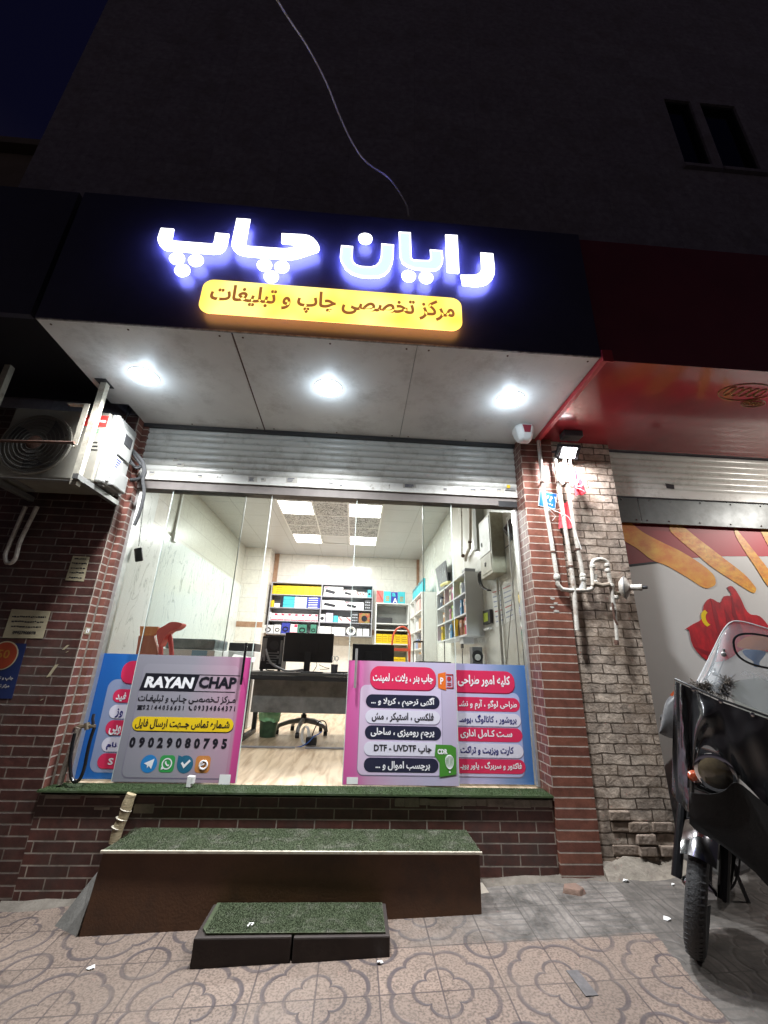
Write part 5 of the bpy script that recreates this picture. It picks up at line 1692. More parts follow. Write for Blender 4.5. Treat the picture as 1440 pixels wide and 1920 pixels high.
t = n.new('ShaderNodeTexNoise')
t.inputs['Scale'].default_value = 1.15
t.inputs['Detail'].default_value = 10
t.inputs['Distortion'].default_value = 1.6
l.new(mp.outputs[0], t.inputs['Vector'])
r = n.new('ShaderNodeValToRGB')
els = r.color_ramp.elements
els[0].position, els[0].color = .0, (.66, .69, .67, 1)
els[1].position, els[1].color = 1, (.66, .69, .67, 1)
for p_, c in ((.505, (.65, .68, .66, 1)), (.52, (.40, .43, .41, 1)), (.535, (.65, .68, .66, 1))):
    e = els.new(p_)
    e.color = c
l.new(t.outputs['Fac'], r.inputs[0])
l.new(r.outputs[0], b.inputs['Base Color'])
b.inputs['Roughness'].default_value = .26
M['marble'] = m
struct('wall_back', MB().box(XL, XR, YW, YW + .1, ZG, ZI), M['tile'])
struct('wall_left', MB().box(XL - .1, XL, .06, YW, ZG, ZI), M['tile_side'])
struct('wall_right', MB().box(XR, XR + .1, .06, YW, ZG, ZI), mat('right_wall_tile', (.76, .75, .71), (.70, .69, .64), rough=.25, nscale=2, dirt=(.50, .47, .40), dscale=1.5, damt=.5))
struct('wall_front', MB().box(XL, -2.30, .0, .06, ZG, ZI).box(-2.30, XR, .0, .06, 2.786, ZI), M['tile'])
pc = thing('wall_pier', 'beige tiled pier in the far corner behind the copiers', 'pier', (-2.6, 5.9, ZG))
MB().box(XL, -2.30, 5.7, YW - .001, ZG, ZI - .001).build('pier_body', M['tile'], pc)
MB().box(XL, -2.30, 5.694, 5.70, 1.99, 2.10).build('tile_strip', M['tile_strip'], pc)
MB().box(-2.297, -2.20, YW - .02, YW, ZG, ZI).build('corner_strip', M['tile_strip'], pc)
cs = tag(MB().box(1.03, 1.095, YW - .02, YW, ZG, ZI).build('corner_strip', M['tile_strip']), 'brown vertical tile strip in the far right room corner', 'strip')
tag(MB().box(-.02, .75, YW - .008, YW, 1.94, 2.05).build('tile_band', M['tile_strip']), 'brown patterned tile band between the two back shelves', 'strip')
tag(MB().box(XL, XL + .02, 1.42, 5.69, ZG, 2.85).box(XL, XL + .035, .10, 1.42, ZG, ZI - .02).build('marble_cladding', M['marble']), 'white veined marble cladding along the left shop wall', 'cladding')
tag(MB().box(XL + .001, XL + .03, 2.05, 2.09, 2.87, ZI - .01).box(XL + .001, XL + .05, 2.02, 2.12, 2.80, 2.92).build('cable_duct', M['white']), 'white vertical cable duct above the marble cladding', 'duct')
MBs = MB().box(XL + .021, XL + .035, 3.0, 3.09, 1.42, 1.55).box(XL + .021, XL + .035, 3.2, 3.29, 1.42, 1.55)
tag(MBs.build('wall_socket', M['white'], bevel=.004), 'white double wall socket low on the marble cladding', 'socket')
# ceiling: plain boards with a decorated field round the lights
m, n, l, b = newmat('pvc_ceiling')
g = n.new('ShaderNodeNewGeometry')
s = n.new('ShaderNodeSeparateXYZ')
l.new(g.outputs['Position'], s.inputs[0])
fx = MATH('ABSOLUTE', MATH('SUBTRACT', MATH('FRACT', MATH('MULTIPLY', MATH('ADD', s.outputs['X'], 9.0), 1 / .6)), .5))
fy = MATH('ABSOLUTE', MATH('SUBTRACT', MATH('FRACT', MATH('MULTIPLY', MATH('ADD', s.outputs['Y'], 9.15), 1 / .6)), .5))
gl_ = MATH('GREATER_THAN', MATH('MAXIMUM', fx, fy), .492)
nz2 = n.new('ShaderNodeTexNoise')
nz2.inputs['Scale'].default_value = 3
nz2.inputs['Detail'].default_value = 6
l.new(g.outputs['Position'], nz2.inputs['Vector'])
rr = n.new('ShaderNodeValToRGB')
rr.color_ramp.elements[0].color = (.44, .44, .435, 1)
rr.color_ramp.elements[1].color = (.52, .52, .515, 1)
l.new(nz2.outputs['Fac'], rr.inputs[0])
l.new(MIX(MATH('MULTIPLY', gl_, .7), rr.outputs[0], (.24, .23, .21, 1)), b.inputs['Base Color'])
b.inputs['Roughness'].default_value = .35
struct('ceiling', MB().box(XL - .1, XR + .1, .061, YW + .1, ZI, ZI + .1), m)
m, n, l, b = newmat('flecked_ceiling_tile')
g = n.new('ShaderNodeNewGeometry')
v_ = n.new('ShaderNodeTexNoise')
v_.inputs['Scale'].default_value = 24
v_.inputs['Detail'].default_value = 2
v_.inputs['Distortion'].default_value = 2.2
l.new(g.outputs['Position'], v_.inputs['Vector'])
r = n.new('ShaderNodeValToRGB')
r.color_ramp.interpolation = 'CONSTANT'
r.color_ramp.elements[0].color = (.09, .085, .08, 1)
r.color_ramp.elements[1].position = .47
r.color_ramp.elements[1].color = (.55, .54, .53, 1)
l.new(v_.outputs['Fac'], r.inputs[0])
l.new(r.outputs[0], b.inputs['Base Color'])
b.inputs['Roughness'].default_value = .5
M['fleck'] = m
CX = [-1.675, -1.115, -.555, .005]
CY = [2.05, 2.65, 3.27, 3.86, 4.45, 5.06]
ft_ = thing('ceiling_grid', 'flecked ceiling tile field surrounding the lit light panels', 'ceiling tiles', (-.84, 3.5, ZI))
mb = MB()
for j in range(5):
    for i in range(3):
        if j in (1, 4) and i != 1: continue
        if j == 4: continue
        mb.box(CX[i] + .012, CX[i + 1] - .012, CY[j] + .012, CY[j + 1] - .012, ZI - .008, ZI - .001)
mb.each('tile', M['fleck'], ft_)
mb = MB()
for x in CX: mb.box(x - .011, x + .011, CY[0], CY[-1], ZI - .012, ZI - .001)
for y in CY:
    for i in range(3): mb.box(CX[i] + .0112, CX[i + 1] - .0112, y - .011, y + .011, ZI - .0118, ZI - .001)
mb.build('grid_bar', M['white'], ft_)
M['panel_light'] = glow('lit_ceiling_panel', (1, 1, .99), 6)
for (i, j, lab) in ((0, 1, 'near lit ceiling panel above the computer tower'), (2, 1, 'near lit ceiling panel above the second monitor'), (0, 4, 'far lit ceiling panel before the grey shelf unit'), (2, 4, 'far lit ceiling panel before the white shelf')):
    t = thing('ceiling_light', lab, 'ceiling light', ((CX[i] + CX[i + 1]) / 2, (CY[j] + CY[j + 1]) / 2, ZI), 'square lit ceiling panels')
    MB().box(CX[i] + .022, CX[i + 1] - .022, CY[j] + .022, CY[j + 1] - .022, ZI - .010, ZI - .004).build('diffuser', M['panel_light'], t)
    MB().box(CX[i] + .0115, CX[i] + .022, CY[j] + .012, CY[j + 1] - .012, ZI - .014, ZI - .002).box(CX[i + 1] - .022, CX[i + 1] - .0115, CY[j] + .012, CY[j + 1] - .012, ZI - .014, ZI - .002).each('light_frame', M['white'], t)
    lamp('light', 'AREA', ((CX[i] + CX[i + 1]) / 2, (CY[j] + CY[j + 1]) / 2, ZI - .02), t, 50, (1, .995, .975), shape='RECTANGLE', size=.5, size_y=.54)

# ------------------------------------------------------------------ inside: desk and what stands on it
M['desk_panel'] = mat('dark_stone_board', (.11, .115, .11), (.27, .275, .265), rough=.4, nscale=5, dirt=(.16, .165, .155), dscale=8, damt=.4)
M['desk_top'] = mat('dark_desk_top', (.045, .045, .042), (.075, .075, .07), rough=.3, nscale=8)
dk = thing('office_desk', 'dark stone pattern desk with black legs inside the shop', 'desk', (-.6, 2.0, ZG))
DZ = 1.215
MB().box(-1.60, .85, 1.66, 2.42, DZ - .035, DZ).build('desk_top', M['desk_top'], dk, bevel=.003)
MB().box(-1.60, .85, 1.655, 1.68, DZ - .085, DZ - .036).build('desk_edge', M['black'], dk)
MB().box(-1.50, .80, 1.86, 1.885, .775, DZ - .05).build('front_panel', M['desk_panel'], dk)
for x in (-1.56, .78):
    MB().box(x, x + .05, 1.68, 1.73, ZG, DZ - .036).box(x, x + .05, 2.30, 2.35, ZG, DZ - .036).box(x, x + .05, 1.73, 2.30, ZG, ZG + .045).build('desk_leg', M['black'], dk)


def monitor(lab, x0, x1, z0, z1, y, zt, tilt=0, grp='black desktop monitors seen from behind'):
    t = thing('monitor', lab, 'monitor', ((x0 + x1) / 2, y, zt), grp)
    a = tilt
    c = ((x0 + x1) / 2, y, (z0 + z1) / 2)
    ax_, ay_ = Vector((math.cos(a), math.sin(a), 0)), Vector((-math.sin(a), math.cos(a), 0))
    MB().obox(c, ax_, ay_, (0, 0, 1), (x1 - x0) / 2, .014, (z1 - z0) / 2).build('screen_back', M['dark_back'], t, bevel=.006)
    MB().obox(Vector(c) - ay_ * .022, ax_, ay_, (0, 0, 1), (x1 - x0) * .2, .012, (z1 - z0) * .22).build('back_cover', M['dark_back'], t, bevel=.008)
    xc = (x0 + x1) / 2
    MB().box(xc - .04, xc + .035, y - .05, y - .03, zt, z0 + .12).box(xc - .12, xc + .12, y - .10, y + .08, zt, zt + .012).build('stand', M['dark_grey'], t, bevel=.003)
    return t


M['dark_back'] = mat('matte_black_plastic', (.018, .018, .02), (.026, .026, .028), rough=.55, nscale=30)
monitor('black monitor standing beside the computer tower on the desk', -1.212, -.607, 1.33, 1.676, 2.0, DZ)
monitor('black monitor on the desk behind the pink door film', -.368, .19, 1.245, 1.58, 2.4, DZ)
pt = thing('computer_tower', 'open black computer tower seen from behind on the desk', 'computer', (-1.36, 2.15, DZ))
MB().box(-1.50, -1.235, 2.05, 2.42, DZ + .02, 1.625).build('case', M['dark_back'], pt, bevel=.005)
MB().box(-1.49, -1.44, 2.043, 2.05, 1.33, 1.60).box(-1.27, -1.245, 2.043, 2.05, 1.30, 1.58).each('side_bracket', M['grey_metal'], pt)
disc(MB(), (-1.35, 0, 1.52), .055, 2.044, 2.049).build('fan_vent', M['dark_grey'], pt)
mb = MB()
for k in range(5): mb.box(-1.42, -1.30, 2.044, 2.049, 1.30 + .03 * k, 1.312 + .03 * k)
mb.box(-1.30, -1.275, 2.04, 2.05, 1.36, 1.40).box(-1.30, -1.28, 2.04, 2.05, 1.42, 1.45)
mb.each('card_slot', M['grey_metal'], pt)
MB().box(-1.49, -1.46, 2.07, 2.12, DZ, DZ + .02).box(-1.28, -1.25, 2.07, 2.12, DZ, DZ + .02).each('foot', M['dark_grey'], pt)
tag(MB().box(-1.47, -1.23, 2.06, 2.3, 1.626, 1.642).build('tray', M['dark_grey']), 'thin grey tray lying on top of the computer tower', 'tray')
tag(MB().tube([P(u, v, 'y', 1.98) for u, v in ((498, 1217), (502, 1230), (508, 1243), (522, 1252), (538, 1258), (556, 1257), (568, 1256), (577, 1260))], .013, 8, smooth=4).build('grey_cable', flat('grey_cable', (.42, .43, .45), .5), smooth=True), 'thick grey cable drooping from the computer tower to the desk', 'cable')
mb = MB().tube([P(u, v, 'y', 1.95) for u, v in ((590, 1236), (594, 1246), (590, 1255), (586, 1260))], .004, 5, smooth=3).tube([P(u, v, 'y', 1.95) for u, v in ((598, 1246), (608, 1251), (618, 1254), (600, 1255))], .0035, 5, smooth=3).tube([P(u, v, 'y', 1.97) for u, v in ((493, 1232), (492, 1246), (500, 1256), (514, 1257))], .005, 5, smooth=3)
tag(mb.build('thin_cable', M['black'], smooth=True), 'thin black cables hanging behind the monitor on the desk', 'cable')
pp2 = thing('pen_pot', 'black mesh pen pot holding scissors on the desk', 'pen pot', (-.57, 1.80, DZ))
MB().lathe([(.038, 0), (.042, .10), (.038, .10), (.034, .006), (0, .006)], (-.57, 1.80, DZ), (0, 0, 1), 16).build('cup', mat('dark_mesh', (.04, .04, .045), (.11, .11, .12), rough=.5, nscale=150), pp2, smooth=True)
sc2 = thing('scissors', 'scissors with pale handles standing in the pen pot', 'scissors', (-.57, 1.80, DZ + .03))
mb = MB()
for dx in (-.022, .022):
    mb.tube([(-.57 + dx + .018 * math.cos(k * .63), 1.8, DZ + .165 + .028 * math.sin(k * .63)) for k in range(10)], .004, 6, closed=True)
    mb.bar((-.57 + dx, 1.8, DZ + .138), (-.57 - dx * .4, 1.8, DZ + .02), .008, .003)
mb.build('blades_and_handles', flat('pale_blue_plastic', (.30, .36, .42), .4), sc2, smooth=True)
tag(MB().box(-.53, -.41, 1.74, 1.80, DZ, DZ + .022).build('stapler', M['black'], bevel=.006), 'flat black stapler beside the pen pot', 'stapler')
tag(MB().box(-.95, -.70, 1.70, 1.80, DZ, DZ + .014).build('keyboard', M['black'], bevel=.003), 'black keyboard edge lying on the desk under the monitor', 'keyboard')

# chair under the desk
ch = thing('office_chair', 'office chair with grey star base rolled under the desk', 'chair', (-.93, 2.28, ZG))
cc = Vector((-.93, 2.28, ZG))
M['chair_grey'] = mat('grey_nylon', (.33, .33, .33), (.26, .26, .26), rough=.4)
bs = MB()
casters = []
for k in range(5):
    a = math.radians(-95 + 72 * k)
    d = Vector((math.cos(a), math.sin(a), 0))
    bs.tube([cc + d * .03 + Vector((0, 0, .155)), cc + d * .18 + Vector((0, 0, .135)), cc + d * .29 + Vector((0, 0, .10)), cc + d * .315 + Vector((0, 0, .055))], [.030, .026, .024, .020], 8)
    casters.append(cc + d * .31)
o = bs.build('star_base', M['chair_grey'], ch, smooth=True)
for q in casters:
    MB().cyl((q.x - .022, q.y, ZG + .029), (q.x + .022, q.y, ZG + .029), .028, n=14).build('caster', M['black'], o, smooth=True)
MB().cyl(cc + Vector((0, 0, .12)), cc + Vector((0, 0, .22)), .034).cyl(cc + Vector((0, 0, .22)), cc + Vector((0, 0, .44)), .02).build('gas_column', M['black'], ch, smooth=True)
MB().box(-1.15, -.71, 2.08, 2.50, ZG + .44, ZG + .50).build('seat', M['black'], ch, bevel=.02)
MB().box(-1.13, -.73, 2.60, 2.64, ZG + .56, ZG + .66).box(-.96, -.90, 2.52, 2.62, ZG + .45, ZG + .62).build('backrest', M['black'], ch, bevel=.015)
bn = thing('waste_bin', 'dark waste bin lined with a green bag beside the desk leg', 'bin', (-1.31, 2.05, ZG))
MB().lathe([(.092, 0), (.115, .25), (.110, .25), (.088, .008), (0, .008)], (-1.31, 2.05, ZG), (0, 0, 1), 24).build('bin_body', mat('murky_green_bin', (.015, .035, .022), (.06, .13, .07), rough=.35, nscale=9), bn, smooth=True)
rs = random.Random(2)
pr_ = [(.117, .17), (.122, .22), (.126, .262), (.116, .275), (.108, .255)]
mb = MB().lathe(pr_, (-1.31, 2.05, ZG), (0, 0, 1), 28)
mb.v = [(x + rs.uniform(-.006, .006), y + rs.uniform(-.006, .006), z + rs.uniform(-.018, .012)) for x, y, z in mb.v]
mb.tube([(-1.24, 1.98, ZG + .24), (-1.20, 1.97, ZG + .25), (-1.17, 1.97, ZG + .262)], [.03, .022, .006], 8)
mb.build('green_bag', mat('green_bag', (.20, .60, .30), (.40, .75, .48), rough=.3, nscale=16), bn, smooth=True)
bxk = thing('black_box', 'small black box with cables on the floor strip', 'box', (-.93, 1.45, ZG))
q0, q1, r0, r1 = pxrect(573, 1383, 593, 1398, 1.45)
MB().box(q0, q1, 1.45, 1.55, ZG + .012, r1).build('case', M['black'], bxk, bevel=.004)
tag(MB().tube([P(u, v, 'y', 1.43) for u, v in ((603, 1372), (596, 1377), (588, 1381), (578, 1392), (566, 1399), (553, 1402))], .006, 6, smooth=4).build('blue_cable', flat('blue_cable', (.05, .13, .42), .45), smooth=True), 'blue network cable crossing the black box', 'cable')
mb = MB()
for k in range(4):
    mb.tube([(-.83 + k * .006 + .035 * math.cos(a_ * .42), 1.5 + .01 * k, ZG + .10 + .085 * math.sin(a_ * .42)) for a_ in range(15)], .0045, 5, closed=True)
tag(mb.build('cable_coil', M['white'], smooth=True), 'white cable coil leaning by the black box', 'cable')
tag(MB().tube([P(u, v, 'y', 1.6) for u, v in ((585, 1380), (592, 1362), (600, 1352), (610, 1354), (614, 1372))], .006, 6, smooth=4).build('black_cable', M['black'], smooth=True), 'black cable arching up from the black box', 'cable')
tag(MB().box(-1.62, -.90, 1.345, 1.39, ZG, ZG + .014).build('floor_duct', M['dark_grey'] if False else flat('grey_duct', (.30, .30, .32), .4), bevel=.004), 'grey floor cable duct left of the gap', 'cable duct', 'grey floor cable ducts')
tag(MB().box(-.80, .6, 1.345, 1.39, ZG, ZG + .014).build('floor_duct', flat('grey_duct', (.26, .26, .28), .4), bevel=.004), 'grey floor cable duct running behind the pink film door', 'cable duct', 'grey floor cable ducts')

# copiers and red seat on the left
M['copier'] = mat('copier_white', (.72, .73, .73), (.66, .67, .68), rough=.35)
cp = thing('photocopier', 'white photocopier with dark lid by the marble wall', 'copier', (-2.35, 2.0, ZG))
MB().box(-2.66, -2.03, 1.95, 2.55, ZG, 1.44).build('body', M['copier'], cp, bevel=.015)
MB().box(-2.64, -2.05, 1.97, 2.53, 1.442, 1.565).build('lid', mat('smoky_lid', (.10, .12, .13), (.26, .31, .32), rough=.25, nscale=4), cp, bevel=.02)
MB().box(-2.30, -2.12, 1.944, 1.955, 1.37, 1.43).build('control_panel', flat('pale_blue_panel', (.25, .45, .62), .35), cp)
MB().box(-2.64, -2.05, 1.944, 1.95, 1.0, 1.3).box(-2.64, -2.05, 1.944, 1.95, .6, .95).each('tray', M['copier'], cp)
cp2 = thing('desk_printer', 'white desk printer with black scanner top next to the photocopier', 'printer', (-2.0, 2.7, ZG))
MB().box(-2.10, -1.72, 2.7, 3.15, 1.10, 1.45).build('body', M['copier'], cp2, bevel=.012)
MB().box(-2.09, -1.73, 2.72, 3.12, 1.452, 1.56).build('scanner_top', M['dark_back'], cp2, bevel=.012)
MB().add([(-2.0, 2.70, 1.40), (-1.70, 2.70, 1.36), (-1.66, 2.45, 1.30), (-1.96, 2.45, 1.34), (-2.0, 2.70, 1.41), (-1.70, 2.70, 1.37), (-1.66, 2.45, 1.31), (-1.96, 2.45, 1.35)], [(0, 3, 2, 1), (4, 5, 6, 7), (0, 1, 5, 4), (1, 2, 6, 5), (2, 3, 7, 6), (3, 0, 4, 7)]).build('paper_tray', M['white'], cp2)
tag(MB().box(-2.14, -1.68, 2.62, 3.2, ZG, 1.095).build('low_cabinet', M['copier'], bevel=.006), 'white low cabinet under the desk printer', 'cabinet')
db = thing('drawer_stack', 'white drawer stack against the wall beside the desk', 'drawers', (-1.75, 3.4, ZG))
MB().box(-2.0, -1.72, 3.4, 3.8, ZG + .08, 1.42).build('carcass', M['copier'], db, bevel=.004)
for k in range(5): MB().box(-1.99, -1.73, 3.39, 3.4, ZG + .10 + k * .165, ZG + .255 + k * .165).build('drawer', M['white'], db, bevel=.003)
rc = thing('red_chair', 'orange and red moulded chair beside the photocopier', 'chair', (-2.3, .95, ZG))
M['red_plastic'] = mat('red_plastic', (.80, .11, .10), (.72, .09, .08), rough=.35)
M['orange_ply'] = mat('orange_seat', (.88, .34, .09), (.70, .22, .09), rough=.4, nscale=5)
def yq(l_, y): return [P(u, v, 'y', y) for u, v in l_]
MB().prism(yq([(262, 1174), (297, 1175), (294, 1186), (288, 1192), (262, 1192)], .95), (0, .04, 0)).build('top_block', M['orange_ply'], rc, bevel=.006)
MB().prism(yq([(260, 1192), (288, 1192), (293, 1210), (297, 1240), (296, 1330), (244, 1330), (255, 1225)], .96), (0, .04, 0)).build('back_panel', mat('brown_red_panel', (.58, .18, .10), (.48, .14, .09), rough=.4), rc)
MB().prism(spline(yq([(294, 1184), (308, 1173), (322, 1166), (339, 1168), (340, 1173), (331, 1180), (322, 1182), (316, 1186), (306, 1200), (298, 1212)], .90), 3, True), (0, .12, 0)).build('arm_rest', M['red_plastic'], rc, smooth=True)
MB().tube(yq([(302, 1240), (302, 1205), (308, 1188), (314, 1186), (319, 1195), (322, 1240), (322, 1330)], .98), .022, 10, smooth=4).build('arm_support', M['red_plastic'], rc, smooth=True)
MB().box(-2.35, -2.05, .98, 1.45, .88, .93).build('seat', M['red_plastic'], rc, bevel=.01)
for x, y in ((-2.34, 1.0), (-2.1, 1.0), (-2.34, 1.4), (-2.1, 1.4)): MB().cyl((x, y, ZG), (x, y, .88), .018).build('leg', M['chair_grey'], rc, smooth=True)
kn = thing('hanging_remote', 'black remote hanging on a string behind the fixed glass', 'remote', (-2.1, .12, 2.05))
q = P(260, 1040, 'y', .14)
MB().obox(q, Vector((.93, .2, .3)).normalized(), Vector((-.2, .97, 0)), Vector((-.3, 0, .95)), .032, .014, .062).build('remote_body', M['dark_grey'], kn, bevel=.012)
MB().tube([P(272, 925, 'y', .14), P(265, 980, 'y', .14), P(260, 1024, 'y', .14)], .0025, 5).build('string', M['ink'], kn)

# ------------------------------------------------------------------ inside: grey back shelf with its stock
YS = 5.9
SX0, SXM, SX1 = -2.235, -1.13, .0
SZ = [1.895, 2.165, 2.445, 2.725, 2.99]
M['shelf_grey'] = mat('grey_board', (.34, .34, .37), (.30, .30, .33), rough=.45)
su = thing('wall_shelf', 'grey eight compartment wall shelf full of computer stock', 'shelf', (-1.1, 6.0, 1.88))
for x in (SX0, SXM, SX1): MB().box(x - .011, x + .011, YS, YW - .002, SZ[0] - .02, SZ[4]).build('upright', M['shelf_grey'], su)
for z in SZ:
    MB().box(SX0 + .0112, SXM - .0112, YS + .002, YW - .012, z - .018, z).box(SXM + .0112, SX1 - .0112, YS + .002, YW - .012, z - .018, z).build('shelf_board', M['shelf_grey'], su)
MB().box(SX0, SX1, YW - .010, YW - .003, SZ[0], SZ[4]).build('back_board', mat('pale_back_board', (.50, .50, .53), rough=.5), su)
US = lambda x: SX0 + (x - 160) / (1205 - 160) * (SX1 - SX0)      # shelf front measured along the photo crop


def front_print(o, x0, x1, z0, z1, y, kind, rs):
    mb = MB()
    if kind == 'ream':
        for k in range(3): mb.box(x0 + .012, x1 - .012 - rs.uniform(0, .03), y - .0012, y - .0004, z0 + (z1 - z0) * (.22 + .24 * k), z0 + (z1 - z0) * (.30 + .24 * k))
        return mb.build('printed_mark', M['ochre'], o)
    if kind == 'keyboard':
        w_, h_ = x1 - x0, z1 - z0
        mb.prism([(x0 + w_ * .06, y - .0012, z0 + h_ * .42), (x0 + w_ * .56, y - .0012, z0 + h_ * .2), (x0 + w_ * .62, y - .0012, z0 + h_ * .5), (x0 + w_ * .12, y - .0012, z0 + h_ * .75)], (0, .0008, 0))
        p_ = mb.build('printed_mark', M['ink'], o)
        MB().box(x0 + .01, x0 + w_ * .22, y - .0012, y - .0004, z1 - h_ * .16, z1 - h_ * .05).box(x0 + w_ * .7, x1 - .01, y - .0012, y - .0004, z0 + h_ * .5, z0 + h_ * .56).build('printed_mark', M['red'], o)
        return p_
    if kind == 'band':
        mb.box(x0 + .004, x1 - .004, y - .0012, y - .0004, z0 + (z1 - z0) * .05, z0 + (z1 - z0) * .18).box(x0 + (x1 - x0) * .55, x1 - .006, y - .0012, y - .0004, z1 - (z1 - z0) * .3, z1 - .006)
        return mb.build('printed_mark', M['red'], o)
    if kind == 'coil':
        c = ((x0 + x1) / 2, y - .002, z0 + (z1 - z0) * .42)
        r = min(x1 - x0, z1 - z0) * .30
        mb.tube([(c[0] + r * math.cos(a * .42), c[1], c[2] + r * .8 * math.sin(a * .42)) for a in range(15)], r * .22, 6, closed=True)
        return mb.build('printed_mark', M['ink'], o)
    if kind == 'diag':
        mb.prism([(x0 + .004, y - .0012, z1 - .02), (x1 - .004, y - .0012, z0 + .02), (x1 - .004, y - .0012, z0 + .06), (x0 + .02, y - .0012, z1 - .004)], (0, .0008, 0))
        return mb.build('printed_mark', M['deep_red'], o)
    if kind == 'lines':
        for k in range(3):
            for j in range(3):
                mb.box(x0 + (x1 - x0) * (.08 + .3 * j), x0 + (x1 - x0) * (.30 + .3 * j), y - .0012, y - .0004, z0 + (z1 - z0) * (.2 + .26 * k), z0 + (z1 - z0) * (.27 + .26 * k))
        return mb.build('printed_mark', flat('pale_print', (.55, .56, .62), .5), o)
    if kind == 'word':
        mb.prism([(x0 + (x1 - x0) * .1, y - .0012, z0 + (z1 - z0) * .3), (x0 + (x1 - x0) * .8, y - .0012, z0 + (z1 - z0) * .45), (x0 + (x1 - x0) * .8, y - .0012, z0 + (z1 - z0) * .8), (x0 + (x1 - x0) * .1, y - .0012, z0 + (z1 - z0) * .6)], (0, .0008, 0))
        return mb.build('printed_mark', M['white_ink'], o)
    if kind == 'grid':
        for k in range(3):
            for j in range(3):
                mb.box(x0 + (x1 - x0) * (.28 + .17 * j), x0 + (x1 - x0) * (.40 + .17 * j), y - .0012, y - .0004, z0 + (z1 - z0) * (.18 + .15 * k), z0 + (z1 - z0) * (.29 + .15 * k))
        return mb.build('printed_mark', M['ochre'], o)
    if kind == 'blob':
        c = ((x0 + x1) / 2, 0, z0 + (z1 - z0) * .45)
        disc(mb, c, min(x1 - x0, z1 - z0) * .3, y - .0012, y - .0004, 16)
        return mb.build('printed_mark', M['ink'], o)


M['ochre'] = flat('ochre_print', (.45, .24, .01), .45)
rsp = random.Random(17)


def pack(name, lab, cat, x0, x1, z0, z1, y, depth, m, kind=None, group=None):
    y = y + rsp.uniform(0, .012)
    o = MB().box(x0, x1, y, y + depth, z0 + .0006, z1).build(name, m, bevel=.002, seg=1)
    tag(o, lab, cat, group)
    if kind: front_print(o, x0, x1, z0, z1, y, kind, rsp)
    return o


H = .27
# top left: a row of yellow reams
xs = [168, 180, 205, 282, 350, 417, 484, 551, 614, 678]
for i in range(2): pack('thin_yellow_box', 'narrow yellow box at the end of the yellow ream row', 'box', US(xs[i]), US(xs[i + 1]) - .004, SZ[3], SZ[3] + .185, YS + .02, .2, M['yellow'], None, 'narrow yellow boxes')
for i in range(2, 9): pack('yellow_ream', 'yellow paper ream standing in the top left compartment row', 'paper ream', US(xs[i]), US(xs[i + 1]) - .004, SZ[3], SZ[3] + .195, YS + .02, .2, M['yellow'], 'ream', 'yellow paper reams on the grey shelf')
pack('keyboard_box', 'large white keyboard box in the top right compartment', 'box', US(697), US(895), SZ[3], SZ[3] + .205, YS + .01, .16, M['lilac_white'] if 'lilac_white' in M else M['paper'], 'keyboard')
pack('keyboard_box', 'smaller white keyboard box in the top right compartment', 'box', US(903), US(1035), SZ[3], SZ[3] + .150, YS + .01, .16, M['paper'], 'keyboard')
for i in range(3): pack('mouse_box', 'small white box with red stripe in the top right compartment', 'box', US(1040 + 27 * i), US(1064 + 27 * i), SZ[3], SZ[3] + .115, YS + .02, .1, M['paper'], 'diag', 'small red striped boxes on top right')
pack('adapter_box', 'tiny white box between striped boxes and teal pack', 'box', US(1122), US(1150), SZ[3], SZ[3] + .10, YS + .02, .1, M['paper'], None)
pack('teal_pack', 'tall teal pack at the end of the top right compartment', 'pack', US(1153), US(1192), SZ[3], SZ[3] + .17, YS + .02, .1, M['teal'], 'blob')
# second row
pack('yellow_glue', 'yellow glue bottle pair in the second row', 'bottle', US(155), US(175), SZ[2], SZ[2] + .14, YS + .04, .05, M['yellow'], None, 'yellow glue bottles')
pack('yellow_glue', 'yellow glue bottle pair in the second row', 'bottle', US(177), US(195), SZ[2], SZ[2] + .15, YS + .04, .05, M['yellow'], None, 'yellow glue bottles')
pack('white_box', 'small white box beside the yellow glue bottles', 'box', US(203), US(258), SZ[2], SZ[2] + .085, YS + .03, .15, M['paper'], None)
pack('navy_folder', 'tall navy folder end beside the teal reams', 'folder', US(268), US(288), SZ[2], SZ[2] + .24, YS + .02, .2, M['navy_ink'], None)
for k in range(4): pack('teal_ream', 'teal paper ream lying in the second row stack', 'paper ream', US(290), US(402), SZ[2] + k * .06, SZ[2] + k * .06 + .058, YS + .02, .2, M['teal'], None, 'teal paper reams stacked')
for k in range(4): pack('white_ream', 'white paper ream lying in the second row stack', 'paper ream', US(405), US(530), SZ[2] + k * .06, SZ[2] + k * .06 + .058, YS + .02, .2, mat('pale_blue_ream', (.52, .62, .72), rough=.5) if k == 0 else bpy.data.materials['pale_blue_ream'], 'lines', 'white paper reams stacked')
for k in range(5): pack('blue_ream', 'dark blue paper ream with white script in the second row stack', 'paper ream', US(534), US(668), SZ[2] + k * .049, SZ[2] + k * .049 + .047, YS + .02, .2, M['blue'], 'word', 'dark blue paper reams stacked')
pack('keyboard_box', 'long white keyboard box in the second right compartment', 'box', US(688), US(920), SZ[2], SZ[2] + .185, YS + .01, .16, M['paper'], 'keyboard')
pack('keyboard_box', 'shorter white keyboard box in the second right compartment', 'box', US(926), US(1118), SZ[2], SZ[2] + .165, YS + .01, .16, M['paper'], 'keyboard')
pack('dark_pack', 'dark grey hanging pack at the end of the second row', 'pack', US(1128), US(1190), SZ[2], SZ[2] + .23, YS + .03, .05, M['dark_grey'], 'lines')
